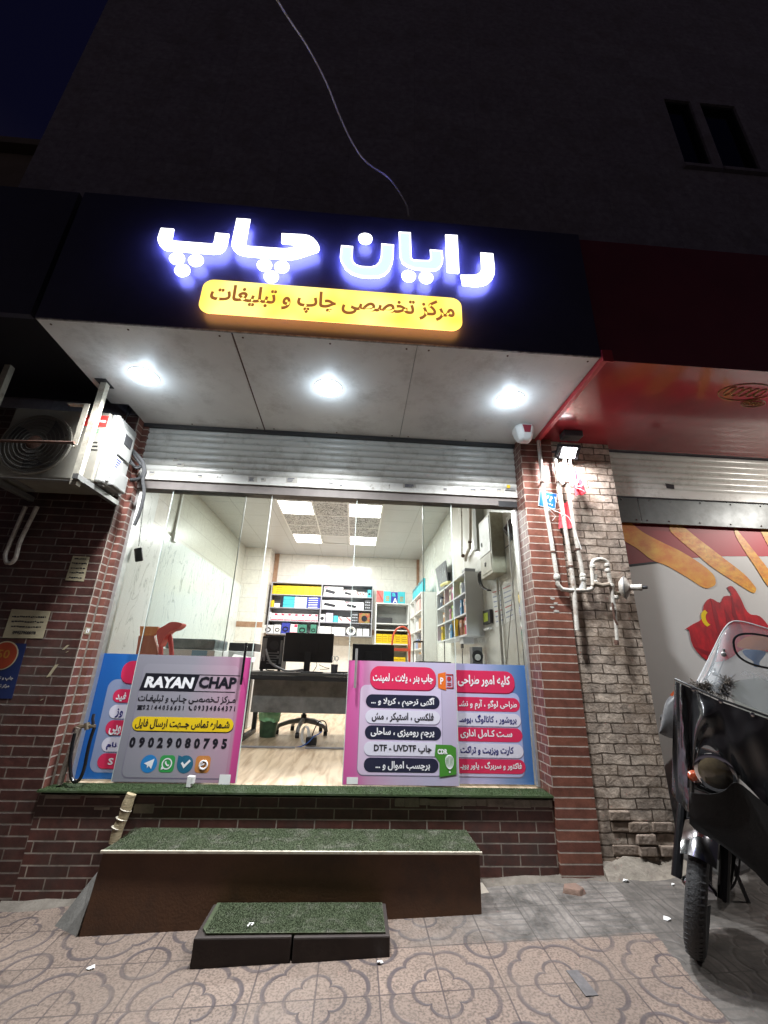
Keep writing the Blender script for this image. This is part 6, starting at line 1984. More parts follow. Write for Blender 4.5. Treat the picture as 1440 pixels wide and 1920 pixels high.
# third row
for k in range(3): pack('slim_box', 'slim white box piled at the start of the third row', 'box', US(150), US(180), SZ[1] + k * .06, SZ[1] + k * .06 + .055, YS + .03, .15, M['paper'], None, 'slim white boxes piled')
for i in range(7): pack('toner_box', 'white and red toner box in the third row', 'box', US(184 + 68 * i), US(184 + 68 * i + 64), SZ[1], SZ[1] + .15, YS + .02, .18, M['paper'], 'band', 'white and red toner boxes')
pack('watch_pack', 'white pack with a round black gadget in the third row', 'pack', US(672), US(730), SZ[1], SZ[1] + .165, YS + .02, .05, M['paper'], 'blob')
pack('lilac_pack', 'pale lilac pack beside the round black gadget', 'pack', US(738), US(808), SZ[1], SZ[1] + .19, YS + .02, .05, M['lilac'], 'lines')
pack('teal_pack', 'short teal pack between lilac and striped boxes', 'pack', US(815), US(858), SZ[1], SZ[1] + .14, YS + .02, .08, M['teal'], None)
pack('mouse_box', 'red striped box right of the short teal pack', 'box', US(864), US(903), SZ[1], SZ[1] + .12, YS + .02, .1, M['paper'], 'diag', None)
pack('mouse_box', 'plain fronted white box between two striped boxes', 'box', US(906), US(942), SZ[1], SZ[1] + .11, YS + .02, .1, M['paper'], None)
pack('mouse_box', 'red striped box left of the large dark pack', 'box', US(948), US(990), SZ[1], SZ[1] + .115, YS + .02, .1, M['paper'], 'diag', None)
pack('dark_pack', 'large dark grey pack in the third row', 'pack', US(1000), US(1065), SZ[1], SZ[1] + .23, YS + .03, .05, M['dark_grey'], 'lines')
pack('mouse_pad', 'colourful mouse pad pack at the end of the third row', 'pack', US(1073), US(1185), SZ[1], SZ[1] + .215, YS + .03, .02, mat('red_green_print', (.40, .03, .04), (.20, .24, .06), rough=.4, nscale=14), 'blob')
# bottom row
pack('cable_pack', 'white cable pack with black coil in the bottom row', 'pack', US(118), US(218), SZ[0], SZ[0] + .17, YS + .03, .03, M['paper'], 'coil')
pack('cable_pack', 'white cable pack left of the blue pack', 'pack', US(226), US(292), SZ[0], SZ[0] + .18, YS + .03, .03, M['paper'], 'coil')
pack('blue_pack', 'blue cable pack in the bottom row', 'pack', US(300), US(382), SZ[0], SZ[0] + .23, YS + .03, .03, M['blue'], 'coil')
pack('cable_pack', 'red topped cable pack right of the blue pack', 'pack', US(388), US(458), SZ[0], SZ[0] + .20, YS + .03, .03, M['paper'], 'band')
pack('green_pack', 'wide green headphone pack in the bottom row', 'pack', US(464), US(552), SZ[0], SZ[0] + .20, YS + .03, .03, mat('dark_green_print', (.03, .15, .10), (.07, .24, .17), rough=.4), 'coil')
pack('green_pack', 'narrow green headphone pack beside the divider', 'pack', US(590), US(648), SZ[0], SZ[0] + .21, YS + .03, .03, bpy.data.materials['dark_green_print'], 'coil')
pack('white_carton', 'wide white carton left in the bottom right compartment', 'box', US(664), US(798), SZ[0], SZ[0] + .175, YS + .02, .1, M['paper'], 'lines')
pack('white_carton', 'wide white carton beside the round white coil', 'box', US(806), US(940), SZ[0], SZ[0] + .165, YS + .02, .1, M['paper'], 'lines')
cr_ = MB()
for k in range(4): cr_.tube([(US(1000) + (.095 - .012 * k) * math.cos(a * .35), YS + .05 + .008 * k, SZ[0] + .10 + (.085 - .010 * k) * math.sin(a * .35)) for a in range(18)], .010, 6, closed=True)
tag(cr_.build('white_coil', M['white'], smooth=True), 'round white cable coil in the bottom right compartment', 'cable')
pack('white_carton', 'narrow white carton right of the round coil', 'box', US(1058), US(1112), SZ[0], SZ[0] + .15, YS + .02, .1, M['paper'], 'lines')
pack('white_carton', 'narrow white carton at the very end of the bottom row', 'box', US(1120), US(1184), SZ[0], SZ[0] + .15, YS + .02, .1, M['paper'], 'lines')

# white shelf in the corner and the stock on it
wsx0, wsx1, wy = .085, .80, 5.75
ws = thing('corner_shelf', 'white corner shelf holding yellow reams', 'shelf', (.5, 5.8, ZG))
wz_ = [1.26, 1.66, 1.97, 2.30, 2.61]
wz2 = [P(740, v, 'y', wy).z for v in (1250, 1207, 1181, 1169, 1131)]
for x in (wsx0, wsx1): MB().box(x - .012, x + .012, wy, YW - .001, ZG, wz2[4]).build('upright', M['white'], ws)
for z in wz2: MB().box(wsx0 + .012, wsx1 - .012, wy, YW - .001, z - .02, z).build('shelf_board', M['white'], ws)
MB().box(wsx0, wsx1, YW - .009, YW - .003, ZG, wz2[4]).build('back_board', mat('grey_white_board', (.46, .46, .44), rough=.5), ws)
for i in range(5): pack('yellow_ream', 'yellow paper ream on the upper white corner shelf', 'paper ream', wsx0 + .02 + i * .136, wsx0 + .152 + i * .136, wz2[1], wz2[1] + .19, wy + .02, .25, M['yellow'], 'ream', 'yellow reams on the white shelf')
for i in range(3): pack('yellow_ream', 'yellow paper ream on the low white corner shelf behind the stepladder', 'paper ream', wsx0 + .25 + i * .136, wsx0 + .382 + i * .136, wz2[0], wz2[0] + .19, wy + .02, .25, M['yellow'], 'ream', 'yellow reams low on the white shelf')
pack('black_case', 'long black case lying on the upper white corner shelf', 'case', wsx0 + .014, wsx0 + .36, wz2[3], wz2[3] + .12, wy + .02, .2, M['dark_grey'], None)
zt5 = wz2[4]
pack('red_pack', 'red paper pack on top of the white corner shelf', 'pack', .09, .235, zt5, zt5 + .27, wy + .03, .06, mat('red_pack_print', (.62, .07, .07), (.55, .20, .18), rough=.35, nscale=9), 'diag')
pack('teal_pack', 'teal paper pack right of the red pack', 'pack', .245, .405, zt5, zt5 + .26, wy + .04, .05, M['teal'], 'grid')
ap = pack('letter_pack', 'blue and white paper pack marked with a letter', 'pack', .412, .555, zt5, zt5 + .25, wy + .05, .05, M['blue'], None)
text(MB(), 'A', (.50, wy + .048, zt5 + .065), (1, 0, 0), (0, 0, 1), .10, .11, .04).build('printed_mark', M['white_ink'], ap)
text(MB(), 'a', (.47, wy + .048, zt5 + .19), (1, 0, 0), (0, 0, 1), .08, .08, .04).build('printed_mark', M['teal'], ap)
pack('teal_pack', 'teal paper pack right of the letter pack', 'pack', .562, .72, zt5, zt5 + .26, wy + .04, .05, M['teal'], 'grid')
ws2 = thing('side_shelf', 'white side shelf along the right wall with teal packs', 'shelf', (.95, 4.8, ZG))
MB().box(.82, XR - .002, 4.10, 4.12, ZG, 2.60).box(.82, XR - .002, 5.05, 5.07, ZG, 2.60).box(.82, XR - .002, 5.70, 5.72, ZG, 2.60).each('upright', M['white'], ws2)
for z in (1.3, 1.62, 1.95, 2.28, 2.60): MB().box(.82, XR - .002, 4.1203, 5.0497, z - .02, z).box(.82, XR - .002, 5.0703, 5.6997, z - .02, z).build('shelf_board', M['white'], ws2)
for i in range(7):
    y = 4.16 + i * .21
    o = MB().box(.86, .91, y, y + .17, 2.601, 2.86 - (i % 2) * .012).build('teal_pack', M['teal'], bevel=.002, seg=1)
    tag(o, 'teal pack in the row on top of the white side shelf', 'pack', 'teal packs on the side shelf')
    MB().box(.859, .8597, y + .01, y + .16, 2.80, 2.845).build('printed_mark', M['navy_ink'], o)
SIDE = [('pink_pack', 'pale pink pack on the white side shelf', (.70, .45, .42), 4.5, 4.9, 2.281, 2.52), ('brown_parcel', 'brown parcel on the middle side shelf', (.42, .27, .16), 4.2, 4.6, 1.951, 2.16), ('paper_stack', 'white paper stack on the middle side shelf', (.72, .72, .70), 4.65, 5.0, 1.951, 2.12), ('brown_parcel', 'flat brown parcel on the lower side shelf', (.40, .26, .16), 4.3, 4.7, 1.621, 1.76), ('blue_box', 'blue and white box on the lower side shelf', (.30, .36, .55), 4.75, 5.0, 1.621, 1.80), ('brown_parcel', 'tall brown parcel low on the side shelf', (.45, .30, .18), 4.2, 4.6, 1.301, 1.56)]
for (nm, lab, c, y0_, y1_, z0_, z1_) in SIDE:
    tag(MB().box(.85, 1.05, y0_, y1_, z0_, z1_).build(nm, mat(nm + '_card', c, rough=.6), bevel=.003), lab, 'box')
ld = thing('stepladder', 'folded red orange stepladder before the white corner shelf', 'ladder', (.45, 3.9, ZG))
YL = 3.9
M['ladder'] = mat('red_orange_paint', (.62, .10, .05), (.52, .08, .04), rough=.35)
MB().tube([P(u, v, 'y', YL) for u, v in ((728, 1330), (733, 1240), (736, 1200), (741, 1183), (750, 1176), (758, 1176), (765, 1182), (769, 1198), (768, 1240), (768, 1330))], .016, 10, smooth=4).build('hoop', M['ladder'], ld, smooth=True)
MB().box(*[f_(P(735, 1220, 'y', YL), P(767, 1220, 'y', YL)) for f_ in (lambda a, b: a.x, lambda a, b: b.x)], YL - .12, YL + .05, P(750, 1221, 'y', YL).z, P(750, 1216, 'y', YL).z).build('tread', M['ladder'], ld, bevel=.004)
MB().tube([P(u, v, 'y', YL + .15) for u, v in ((736, 1190), (733, 1330))], .012, 8).tube([P(u, v, 'y', YL + .15) for u, v in ((765, 1190), (770, 1330))], .012, 8).each('rear_leg', M['ladder'], ld, smooth=True)
wf = thing('dark_frame_rack', 'slim dark framed rack with papers beside the stepladder', 'rack', (.8, 3.3, ZG))
qa, qb = P(779, 1201, 'y', 3.2), P(794, 1201, 'y', 3.2)
MB().box(qa.x, qb.x, 3.2, 3.5, qa.z - .02, qa.z).box(qb.x - .015, qb.x, 3.2, 3.215, ZG, qa.z).box(qa.x, qa.x + .012, 3.45, 3.465, ZG, qa.z).build('frame', M['black'], wf)
MB().box(qa.x + .01, qb.x - .02, 3.25, 3.45, 1.0, qa.z - .2).build('paper_pile', M['paper'], wf)

# ------------------------------------------------------------------ inside: right wall
CXF, CY0, CY1, CZ0, CZ1 = .893, 1.215, 2.95, 1.655, 2.375
gc = thing('wall_cabinet', 'grey open wall cabinet crammed with stationery', 'cabinet', (1.0, 2.0, CZ0))
M['cab_grey'] = mat('silver_grey_board', (.78, .79, .81), (.72, .73, .75), rough=.4)
for y in (CY0, 1.80, 2.38, CY1): MB().box(CXF, XR - .002, y, y + .018, CZ0, CZ1).build('upright', M['cab_grey'], gc)
for z in (CZ0, CZ0 + .235, CZ0 + .47, CZ1 - .018):
    MB().box(CXF, XR - .004, CY0 + .0185, CY1 - .0005, z, z + .018).build('shelf_board', M['cab_grey'], gc)
MB().box(XR - .010, XR - .003, CY0 + .02, CY1, CZ0 + .02, CZ1 - .02).build('back_board', mat('pale_green_board', (.60, .68, .58), rough=.5), gc)
STC = [((.70, .62, .50), 'cream box'), ((.08, .10, .16), 'navy box'), ((.75, .52, .04), 'yellow marker box'), ((.72, .40, .30), 'salmon carton'), ((.78, .78, .76), 'white carton'), ((.60, .05, .12), 'red packet'), ((.12, .35, .62), 'blue packet'), ((.72, .25, .45), 'pink packet'), ((.10, .10, .11), 'black holder'), ((.40, .62, .15), 'lime packet'), ((.45, .22, .08), 'brown notebook'), ((.55, .60, .72), 'pale blue carton')]
smats = {}
for lv, (z, nm) in enumerate(((CZ0 + .0185, 'bottom'), (CZ0 + .2535, 'middle'), (CZ0 + .4885, 'top'))):
    y = CY0 + .035
    k = 0
    while y < CY1 - .13 and k < 12:
        w_ = rsp.uniform(.06, .12)
        if any(abs(y + w_ / 2 - q) < w_ / 2 + .025 for q in (1.809, 2.389)):
            y = min([q for q in (1.83, 2.41) if q > y] + [y + .1])
            continue
        c, cn = STC[(k * 5 + lv * 3) % 12]
        h_ = rsp.uniform(.13, .205)
        dx = rsp.uniform(.0, .05)
        if cn not in smats: smats[cn] = mat('stationery_' + cn.replace(' ', '_'), c, tuple(x * .75 for x in c), rough=.45, nscale=30)
        o = MB().box(CXF + .012 + dx, CXF + .11 + dx, y, y + w_, z, z + h_).build(cn.split()[-1], smats[cn], bevel=.003, seg=1)
        tag(o, '%s standing on the %s board of the grey wall cabinet' % (cn, nm), cn.split()[-1])
        MB().box(CXF + .0112 + dx, CXF + .0118 + dx, y + w_ * .15, y + w_ * .85, z + h_ * .55, z + h_ * .8).build('printed_mark', M['white_ink'] if k % 2 else M['ink'], o)
        y += w_ + rsp.uniform(.002, .01)
        k += 1
mb = MB()
pgb = thing('pencil_bundle', 'bundle of yellow and brown pencils standing in the grey cabinet', 'pencils', (.90, 1.75, CZ0 + .02))
for k in range(9):
    mb.cyl((.878 + rsp.uniform(-.008, .012), 1.62 + .02 * k, CZ0 + .02), (.870 + rsp.uniform(-.02, .02), 1.60 + .025 * k, CZ0 + .21), .008, n=6)
mb.each('pencil', M['yellow'], pgb)
tvx = thing('wall_monitor', 'flat grey monitor leaning on top of the grey cabinet', 'monitor', (.98, 2.9, CZ1))
MB().prism([P(816, 1067, 'x', .99), P(834, 1051, 'x', .99), P(839, 1098, 'x', .99), P(823, 1108, 'x', .99)], (.025, 0, 0)).build('screen', mat('grey_screen', (.17, .17, .19), (.13, .13, .15), rough=.25), tvx, bevel=.004)
MB().box(1.016, XR - .001, 2.9, 3.2, 2.55, 2.72).build('wall_mount', M['black'], tvx, bevel=.006)
tag(MB().tube([P(u, v, 'x', .95) for u, v in ((828, 1098), (832, 1095), (838, 1093), (843, 1092))], .025, 8).build('yellow_bag', mat('yellow_bag', (.70, .62, .25), (.6, .5, .2), rough=.5), smooth=True), 'crumpled yellow bag on top of the grey cabinet', 'bag')
tag(MB().box(.93, 1.06, 1.35, 1.50, CZ1, CZ1 + .07).build('grey_tin', mat('grey_tin', (.36, .37, .40), rough=.35), bevel=.01), 'round cornered grey tin on the street end of the cabinet', 'tin')
em = thing('meter_cabinet', 'worn cream electric meter cabinet on the right shop wall', 'meter cabinet', (1.03, .6, 2.2))
EX, EY0, EY1, EZ0, EZ1 = .962, .40, .80, 2.195, 2.82
M['meter'] = mat('dirty_cream_steel', (.52, .49, .38), (.42, .39, .30), rough=.45, nscale=6, dirt=(.26, .22, .15), dscale=7, damt=.8)
MB().box(EX, XR - .001, EY0, EY1, EZ0, EZ1).build('case', M['meter'], em, bevel=.006)
d1_ = MB().box(EX - .006, EX - .0005, EY0 + .03, EY1 - .03, 2.42, EZ1 - .03).build('door', mat('pale_door', (.60, .61, .60), (.50, .51, .50), rough=.4, dirt=(.3, .28, .22)), em, bevel=.003)
d2_ = MB().box(EX - .006, EX - .0005, EY0 + .03, EY1 - .07, EZ0 + .03, 2.40).build('door', M['meter'], em, bevel=.003)
MB().box(EX - .012, EX - .0065, EY1 - .11, EY1 - .08, 2.53, 2.57).build('lock', M['black'], d1_)
MB().box(EX - .012, EX - .0065, EY0 + .20, EY0 + .23, 2.30, 2.34).build('lock', M['black'], d2_)
mb = MB()
for k in range(5):
    mb.tube([P(u, v, 'x', .98 + .015 * k) for u, v in ((905, 1070), (897 + k, 1076), (898 + k, 1092), (904 + k, 1102), (914 + 1.5 * k, 1107))], .008, 6, smooth=3)
tag(mb.build('cable_loop', M['dark_grey'], smooth=True), 'dark cables looping under the meter cabinet', 'cable')
mb = MB().cyl((1.07, .62, 1.2), (1.07, .62, 2.19), .014)
tag(mb.build('wall_conduit', M['paper'], smooth=True), 'grey conduit dropping below the meter cabinet', 'conduit')
pw = thing('wall_pipes', 'rusty and cream pipes running down the wall to the grey cabinet', 'pipe', (1.05, 1.6, 2.4))
MB().tube([P(u, v, 'x', 1.05) for u, v in ((882, 950), (882, 1008), (881, 1018), (881, 1028), (877, 1034), (874, 1042), (873, 1052))], .019, 10).build('main_pipe', mat('rusty_pipe', (.42, .33, .27), (.52, .47, .40), rough=.6, nscale=10), pw, smooth=True)
MB().tube([P(u, v, 'x', 1.05) for u, v in ((865, 945), (866, 1000), (866, 1040), (872, 1050))], .010, 8).build('thin_pipe', M['pipe'], pw, smooth=True)
qq = P(873, 1052, 'x', 1.0)
MB().lathe([(.05, 0), (.055, .04), (.045, .07), (.02, .08)], (1.0, qq.y, CZ1), (0, 0, 1), 16).build('base_fitting', M['grey_metal'], pw, smooth=True)
MB().lathe([(.02, -.02), (.028, 0), (.02, .02)], P(868, 1042, 'x', 1.03), (0, 0, 1), 10).lathe([(.02, -.02), (.028, 0), (.02, .02)], P(881, 1016, 'x', 1.05), (0, 0, 1), 10).each('joint', M['rust'], pw, smooth=True)
tag(MB().box(1.0, XR - .002, 1.02, 1.15, 2.60, ZI - .001).build('beam_casing', mat('grey_casing', (.30, .30, .28), rough=.6)), 'grey vertical casing behind the meter cabinet', 'casing')
WX = XR - .0022
for i, (pts, lab) in enumerate((([(921, 1105), (940, 1100), (948, 1170), (930, 1176)], 'printed price sheet left of its twin under the meter cabinet'), ([(941, 1098), (960, 1090), (966, 1160), (949, 1168)], 'printed price sheet with red heading nearest the glass'))):
    a = [P(u, v, 'x', WX) for u, v in pts]
    o = tag(MB().prism(a, (-.001, 0, 0)).build('price_sheet', M['paper']), lab, 'sheet', 'price sheets on the right wall')
    mb, mr = MB(), MB()
    for k in range(7):
        (mr if k in (0, 4) else mb).prism([x + Vector((-.0018, 0, 0)) for x in (a[0].lerp(a[3], .08 + .13 * k).lerp(a[1].lerp(a[2], .08 + .13 * k), .1), a[0].lerp(a[3], .08 + .13 * k).lerp(a[1].lerp(a[2], .08 + .13 * k), .85), a[0].lerp(a[3], .11 + .13 * k).lerp(a[1].lerp(a[2], .11 + .13 * k), .85), a[0].lerp(a[3], .11 + .13 * k).lerp(a[1].lerp(a[2], .11 + .13 * k), .1))], (-.0004, 0, 0))
    mb.build('printed_lines', flat('blue_grey_print', (.30, .34, .48), .5), o)
    mr.build('printed_heading', flat('faded_red_print', (.50, .12, .12), .5), o)
cr2 = thing('card_reader', 'dark card reader with lime screen on the right wall', 'card reader', (1.07, .95, 1.8))
a = [P(u, v, 'x', 1.06) for u, v in ((905, 1146), (918, 1142), (919, 1168), (906, 1172))]
MB().prism(a, (.034, 0, 0)).build('reader_body', M['dark_grey'], cr2, bevel=.004)
c_ = sum(a, Vector()) / 4
MB().prism([c_ + (x - c_) * .62 + Vector((-.002, .02, 0)) for x in a], (.001, 0, 0)).build('reader_screen', flat('lime_card', (.50, .62, .05), .4), cr2)
MB().box(1.05, XR - .002, c_.y - .10, c_.y + .10, a[3].z - .06, a[3].z - .04).build('ledge', M['paper'], cr2)
dd_ = thing('black_diamond_box', 'black box tilted like a diamond on the wall beside the jamb', 'box', (1.06, .2, 2.6))
a = [P(u, v, 'y', .16) for u, v in ((957, 972), (967, 985), (961, 1012), (945, 990))]
MB().prism(a, (0, .05, 0)).build('box_body', M['dark_back'], dd_, bevel=.003)
MB().tube([P(u, v, 'y', .17) for u, v in ((958, 1010), (954, 1022), (947, 1028))], .004, 6).build('lead', M['black'], dd_)
tag(MB().box(1.030, 1.036, .10, .115, ZG, 2.66).build('leaning_rail', M['paper']), 'slim pale rail standing upright behind the fixed glass', 'rail')
tag(MB().tube([P(u, v, 'y', .12) for u, v in ((966, 1010), (962, 1100), (955, 1180), (950, 1245))], .003, 6).build('slanting_wire', M['pipe']), 'thin pale wire slanting down behind the fixed glass', 'wire')
sk = thing('speaker', 'grey loudspeaker with round pale cone on the counter', 'speaker', (.8, 1.2, 1.2))
q0, q1, r0, r1 = pxrect(886, 1213, 905, 1244, 1.2)
MB().box(q0, q1, 1.2, 1.32, r0 - .05, r1).build('cabinet', mat('grey_speaker', (.16, .16, .165), (.11, .11, .115), rough=.45), sk, bevel=.005)
cxs = ((q0 + q1) / 2, 0, (r0 + r1) / 2 - .01)
MB().lathe([(.062, 0), (.06, .008), (.045, .004)], (cxs[0], 1.199, cxs[2]), (0, -1, 0), 20).build('cone_ring', M['dark_back'], sk, smooth=True)
MB().lathe([(.036, .003), (.02, .010), (0, .012)], (cxs[0], 1.199, cxs[2] - .012), (0, -1, 0), 18).build('cone', M['white'], sk, smooth=True)
ct = thing('side_counter', 'grey counter along the right wall under the cabinet', 'counter', (.9, 1.8, ZG))
MB().box(.62, XR - .002, .95, 3.0, 1.165, 1.20).build('counter_top', M['cab_grey'], ct, bevel=.003)
MB().box(.70, XR - .002, .97, .99, ZG, 1.165).box(.70, XR - .002, 2.95, 2.97, ZG, 1.165).each('counter_side', M['cab_grey'], ct)
sp_ = thing('soap_bottle', 'clear pump bottle on the counter beside the speaker', 'bottle', (.75, 1.4, 1.2))
q = P(860, 1240, 'y', 1.4)
MB().lathe([(.032, 0), (.035, .01), (.035, .09), (.018, .12), (.012, .125)], (q.x, 1.4, 1.2), (0, 0, 1), 16).build('bottle_body', mat('milky_plastic', (.66, .68, .66), rough=.25), sp_, smooth=True)
MB().cyl((q.x, 1.4, 1.325), (q.x, 1.4, 1.36), .006).box(q.x - .035, q.x + .008, 1.393, 1.407, 1.352, 1.366).build('pump', M['white'], sp_)
tag(MB().box(.45, .86, 1.9, 2.2, 1.2, 1.38).build('black_printer', M['dark_back'], bevel=.012), 'low black printer on the counter behind the lilac film', 'printer')
lamp_ = thing('desk_bracket', 'black hanging bracket under the grey cabinet', 'bracket', (.95, 1.8, 1.5))
MB().box(.93, 1.06, 1.55, 1.72, CZ0 - .07, CZ0 - .0005).build('mount', M['cab_grey'], lamp_, bevel=.004)
MB().box(.925, .94, 1.58, 1.66, CZ0 - .12, CZ0 - .07).cyl((.93, 1.62, 1.2), (.93, 1.62, CZ0 - .12), .005, n=6).cyl((.90, 2.5, 1.2), (.90, 2.5, CZ0), .006, n=6).build('rod', M['black'], lamp_)

# ------------------------------------------------------------------ motorcycle
MO = Vector((1.401, -.974, gz(1.401, -.974)))
MF = Vector((-math.sin(.74), -math.cos(.74), 0))                       # heading
ML = Vector((math.cos(.74), -math.sin(.74), 0))                        # across, towards the right of the photo
MU = Vector((0, 0, 1))
LEAN = math.radians(13)                               # resting on its side stand
LL = ML * math.cos(LEAN) - MU * math.sin(LEAN)
LU = MU * math.cos(LEAN) + ML * math.sin(LEAN)


def pm(u, v, s_):
    return PN(u, v, MO + MF * s_, MF)


def mo(f, l_, z):
    return MO + MF * f + LL * l_ + LU * z


bk = thing('motorcycle', 'black motorcycle with clear windshield and vinyl leg cover parked before the poster', 'motorcycle', tuple(MO))
M['tyre'] = mat('tyre_rubber', (.022, .022, .023), (.035, .034, .033), rough=.75, nscale=40, bump=.4, bscale=120)
M['vinyl'] = mat('black_vinyl', (.014, .014, .015), (.022, .022, .023), rough=.24, nscale=5, bump=.06, bscale=9, spec=.9, coat=1)
M['cloth'] = mat('black_cloth', (.008, .008, .008), (.011, .010, .010), rough=.85, nscale=60, bump=.2, bscale=200)


def wheel(f):
    c = mo(f, 0, .285)
    hub = MB()
    hub.lathe([(.018, -.07), (.05, -.04), (.06, -.03), (.06, .03), (.05, .04), (.018, .07)], c, LL, 18)
    for k in range(18):
        a = k * math.pi / 9
        d = MF * math.cos(a) + LU * math.sin(a)
        hub.tube([c + d * .05 + LL * (.025 if k % 2 else -.025), c + d * .235], .0022, 4)
    wo = hub.build('wheel', M['chrome'], bk, smooth=True)
    MB().tube([c + (MF * math.cos(k * .1309) + LU * math.sin(k * .1309)) * .238 for k in range(48)], .043, 14, closed=True).build('tyre', M['tyre'], wo, smooth=True)
    MB().lathe([(.20, -.028), (.215, -.03), (.212, 0), (.215, .03), (.20, .028)], c, LL, 40).build('rim', M['chrome'], wo, smooth=True)
    tr = MB()
    for k in range(60):
        a = k * math.pi / 30
        d = MF * math.cos(a) + LU * math.sin(a)
        tg = -MF * math.sin(a) + LU * math.cos(a)
        for sg in (-1, 1):
            tr.bar(c + d * .279 + LL * (.006 * sg), c + d * .270 + LL * (.034 * sg) + tg * .010 * sg, .007, .0035, up=d)
    tr.build('tread', M['tyre'], wo)
    return wo


wheel(0)
wheel(-1.24)
c = mo(0, 0, .285)
mb = MB()
N = 22
for sgn in (0,):
    vs = []
    for i in range(N + 1):
        a = math.radians(74 + 90 * i / N)
        d = MF * math.cos(a) + LU * math.sin(a)
        for j in range(9):
            t_ = (j - 4) / 4
            vs.append(c + d * (.318 - .034 * t_ * t_) + LL * (.068 * t_))
    fs = [(i * 9 + j, i * 9 + j + 1, (i + 1) * 9 + j + 1, (i + 1) * 9 + j) for i in range(N) for j in range(8)]
    mb.add(vs, fs)
M['fender'] = mat('dark_chrome', (.55, .55, .56), (.40, .40, .42), rough=.14, metal=1, nscale=12)
mb.build('front_fender', M['black_gloss'], bk, smooth=True)
mb = MB()
vs = []
for i in range(9):
    a = math.radians(40 + 44 * i / 8)
    d = MF * math.cos(a) + LU * math.sin(a)
    for j in range(9):
        t_ = (j - 4) / 4
        vs.append(c + d * (.323 - .034 * t_ * t_) + LL * (.070 * t_))
mb.add(vs, [(i * 9 + j, i * 9 + j + 1, (i + 1) * 9 + j + 1, (i + 1) * 9 + j) for i in range(8) for j in range(8)])
mb.build('fender_plate', M['fender'], bk, smooth=True)
for sg in (-1, 1):
    MB().tube([mo(0, .095 * sg, .285), mo(-.07, .095 * sg, .50), mo(-.20, .095 * sg, .92)], [.024, .024, .020], 10).build('fork', M['black_gloss'], bk, smooth=True)
MB().tube([mo(-.27, -.17, 1.0), mo(-.22, -.10, .98), mo(-.18, 0, .96), mo(-.22, .10, .98), mo(-.27, .20, 1.0)], .013, 10, smooth=4).build('handlebar', M['chrome'], bk, smooth=True)
for sg in (-1, 1):
    MB().tube([mo(-.27, .16 * sg, 1.0), mo(-.32, .235 * sg, 1.0)], .021, 12).build('grip', M['tyre'], bk, smooth=True)
# headlight, indicator
hc = pm(1341, 1448, .215)
hd = (MF * .98 + MU * -.12).normalized()
hl = MB().lathe([(.02, -.11), (.055, -.07), (.074, -.025), (.077, 0)], hc, hd, 32).build('headlight', M['black_gloss'], bk, smooth=True)
MB().lathe([(.075, -.010), (.083, -.004), (.083, .010), (.074, .014)], hc, hd, 36).build('headlight_rim', M['chrome'], hl, smooth=True)
MB().lathe([(.073, .010), (.06, .020), (.034, .028), (0, .031)], hc, hd, 32).build('headlight_lens', mat('amber_smoked_lens', (.11, .085, .05), (.04, .032, .022), rough=.10, nscale=14, coat=1), hl, smooth=True)
ic_ = pm(1302, 1455, .17)
MB().lathe([(0, -.02), (.024, -.012), (.028, .01), (.016, .028), (0, .03)], ic_, MF, 16).build('indicator', flat('dark_amber_lens', (.35, .06, .02), .15, coat=1), bk, smooth=True)

# vinyl leg cover
COLS = [(1268, 1275, 1263, 1482), (1276, 1279, 1271, 1490), (1285, 1283, 1280, 1497), (1300, 1290, 1297, 1508), (1306, 1293, 1303, 1450), (1320, 1299, 1316, 1400), (1335, 1305, 1333, 1392), (1355, 1314, 1358, 1414), (1380, 1323, 1378, 1442), (1410, 1334, 1408, 1470), (1440, 1345, 1440, 1505), (1475, 1360, 1474, 1530), (1505, 1376, 1500, 1545), (1522, 1392, 1512, 1535)]


def resample(cols, k):
    a = spline([Vector((q[0], q[1], 0)) for q in cols], k)
    b_ = spline([Vector((q[2], q[3], 0)) for q in cols], k)
    return a, b_


def soft(cols, s_, k, nv, offf, m, name, thick=.004):
    a, b_ = resample(cols, k)
    tp_ = [pm(q.x, q.y, s_) for q in a]
    bt_ = [pm(q.x, q.y, s_) for q in b_]
    o = MB().sheet(tp_, bt_, nv, lambda i, t: MF * offf(i, t), -MF * thick).build(name, m, bk, smooth=True, angle=70)
    return o


def wr(i, t):
    u = i * 8
    r1 = .034 * math.exp(-((u - 1.05 - t * .9) / .20) ** 2) * min(1, t * 4 + .35)
    r2 = .045 * math.exp(-((u - 3.9 + t * 1.2) / .7) ** 2) * math.exp(-((t - .45) / .3) ** 2)
    r3 = -.014 * math.exp(-((u - 2.1) / .5) ** 2) * math.sin(t * 3.0)
    r4 = .007 * math.sin(u * 2.3 + t * 5) + .004 * math.sin(u * 5.1 - t * 8)
    return .10 + .05 * math.sin(min(1, i * 1.6) * 1.57) + r1 + r2 + r3 + r4


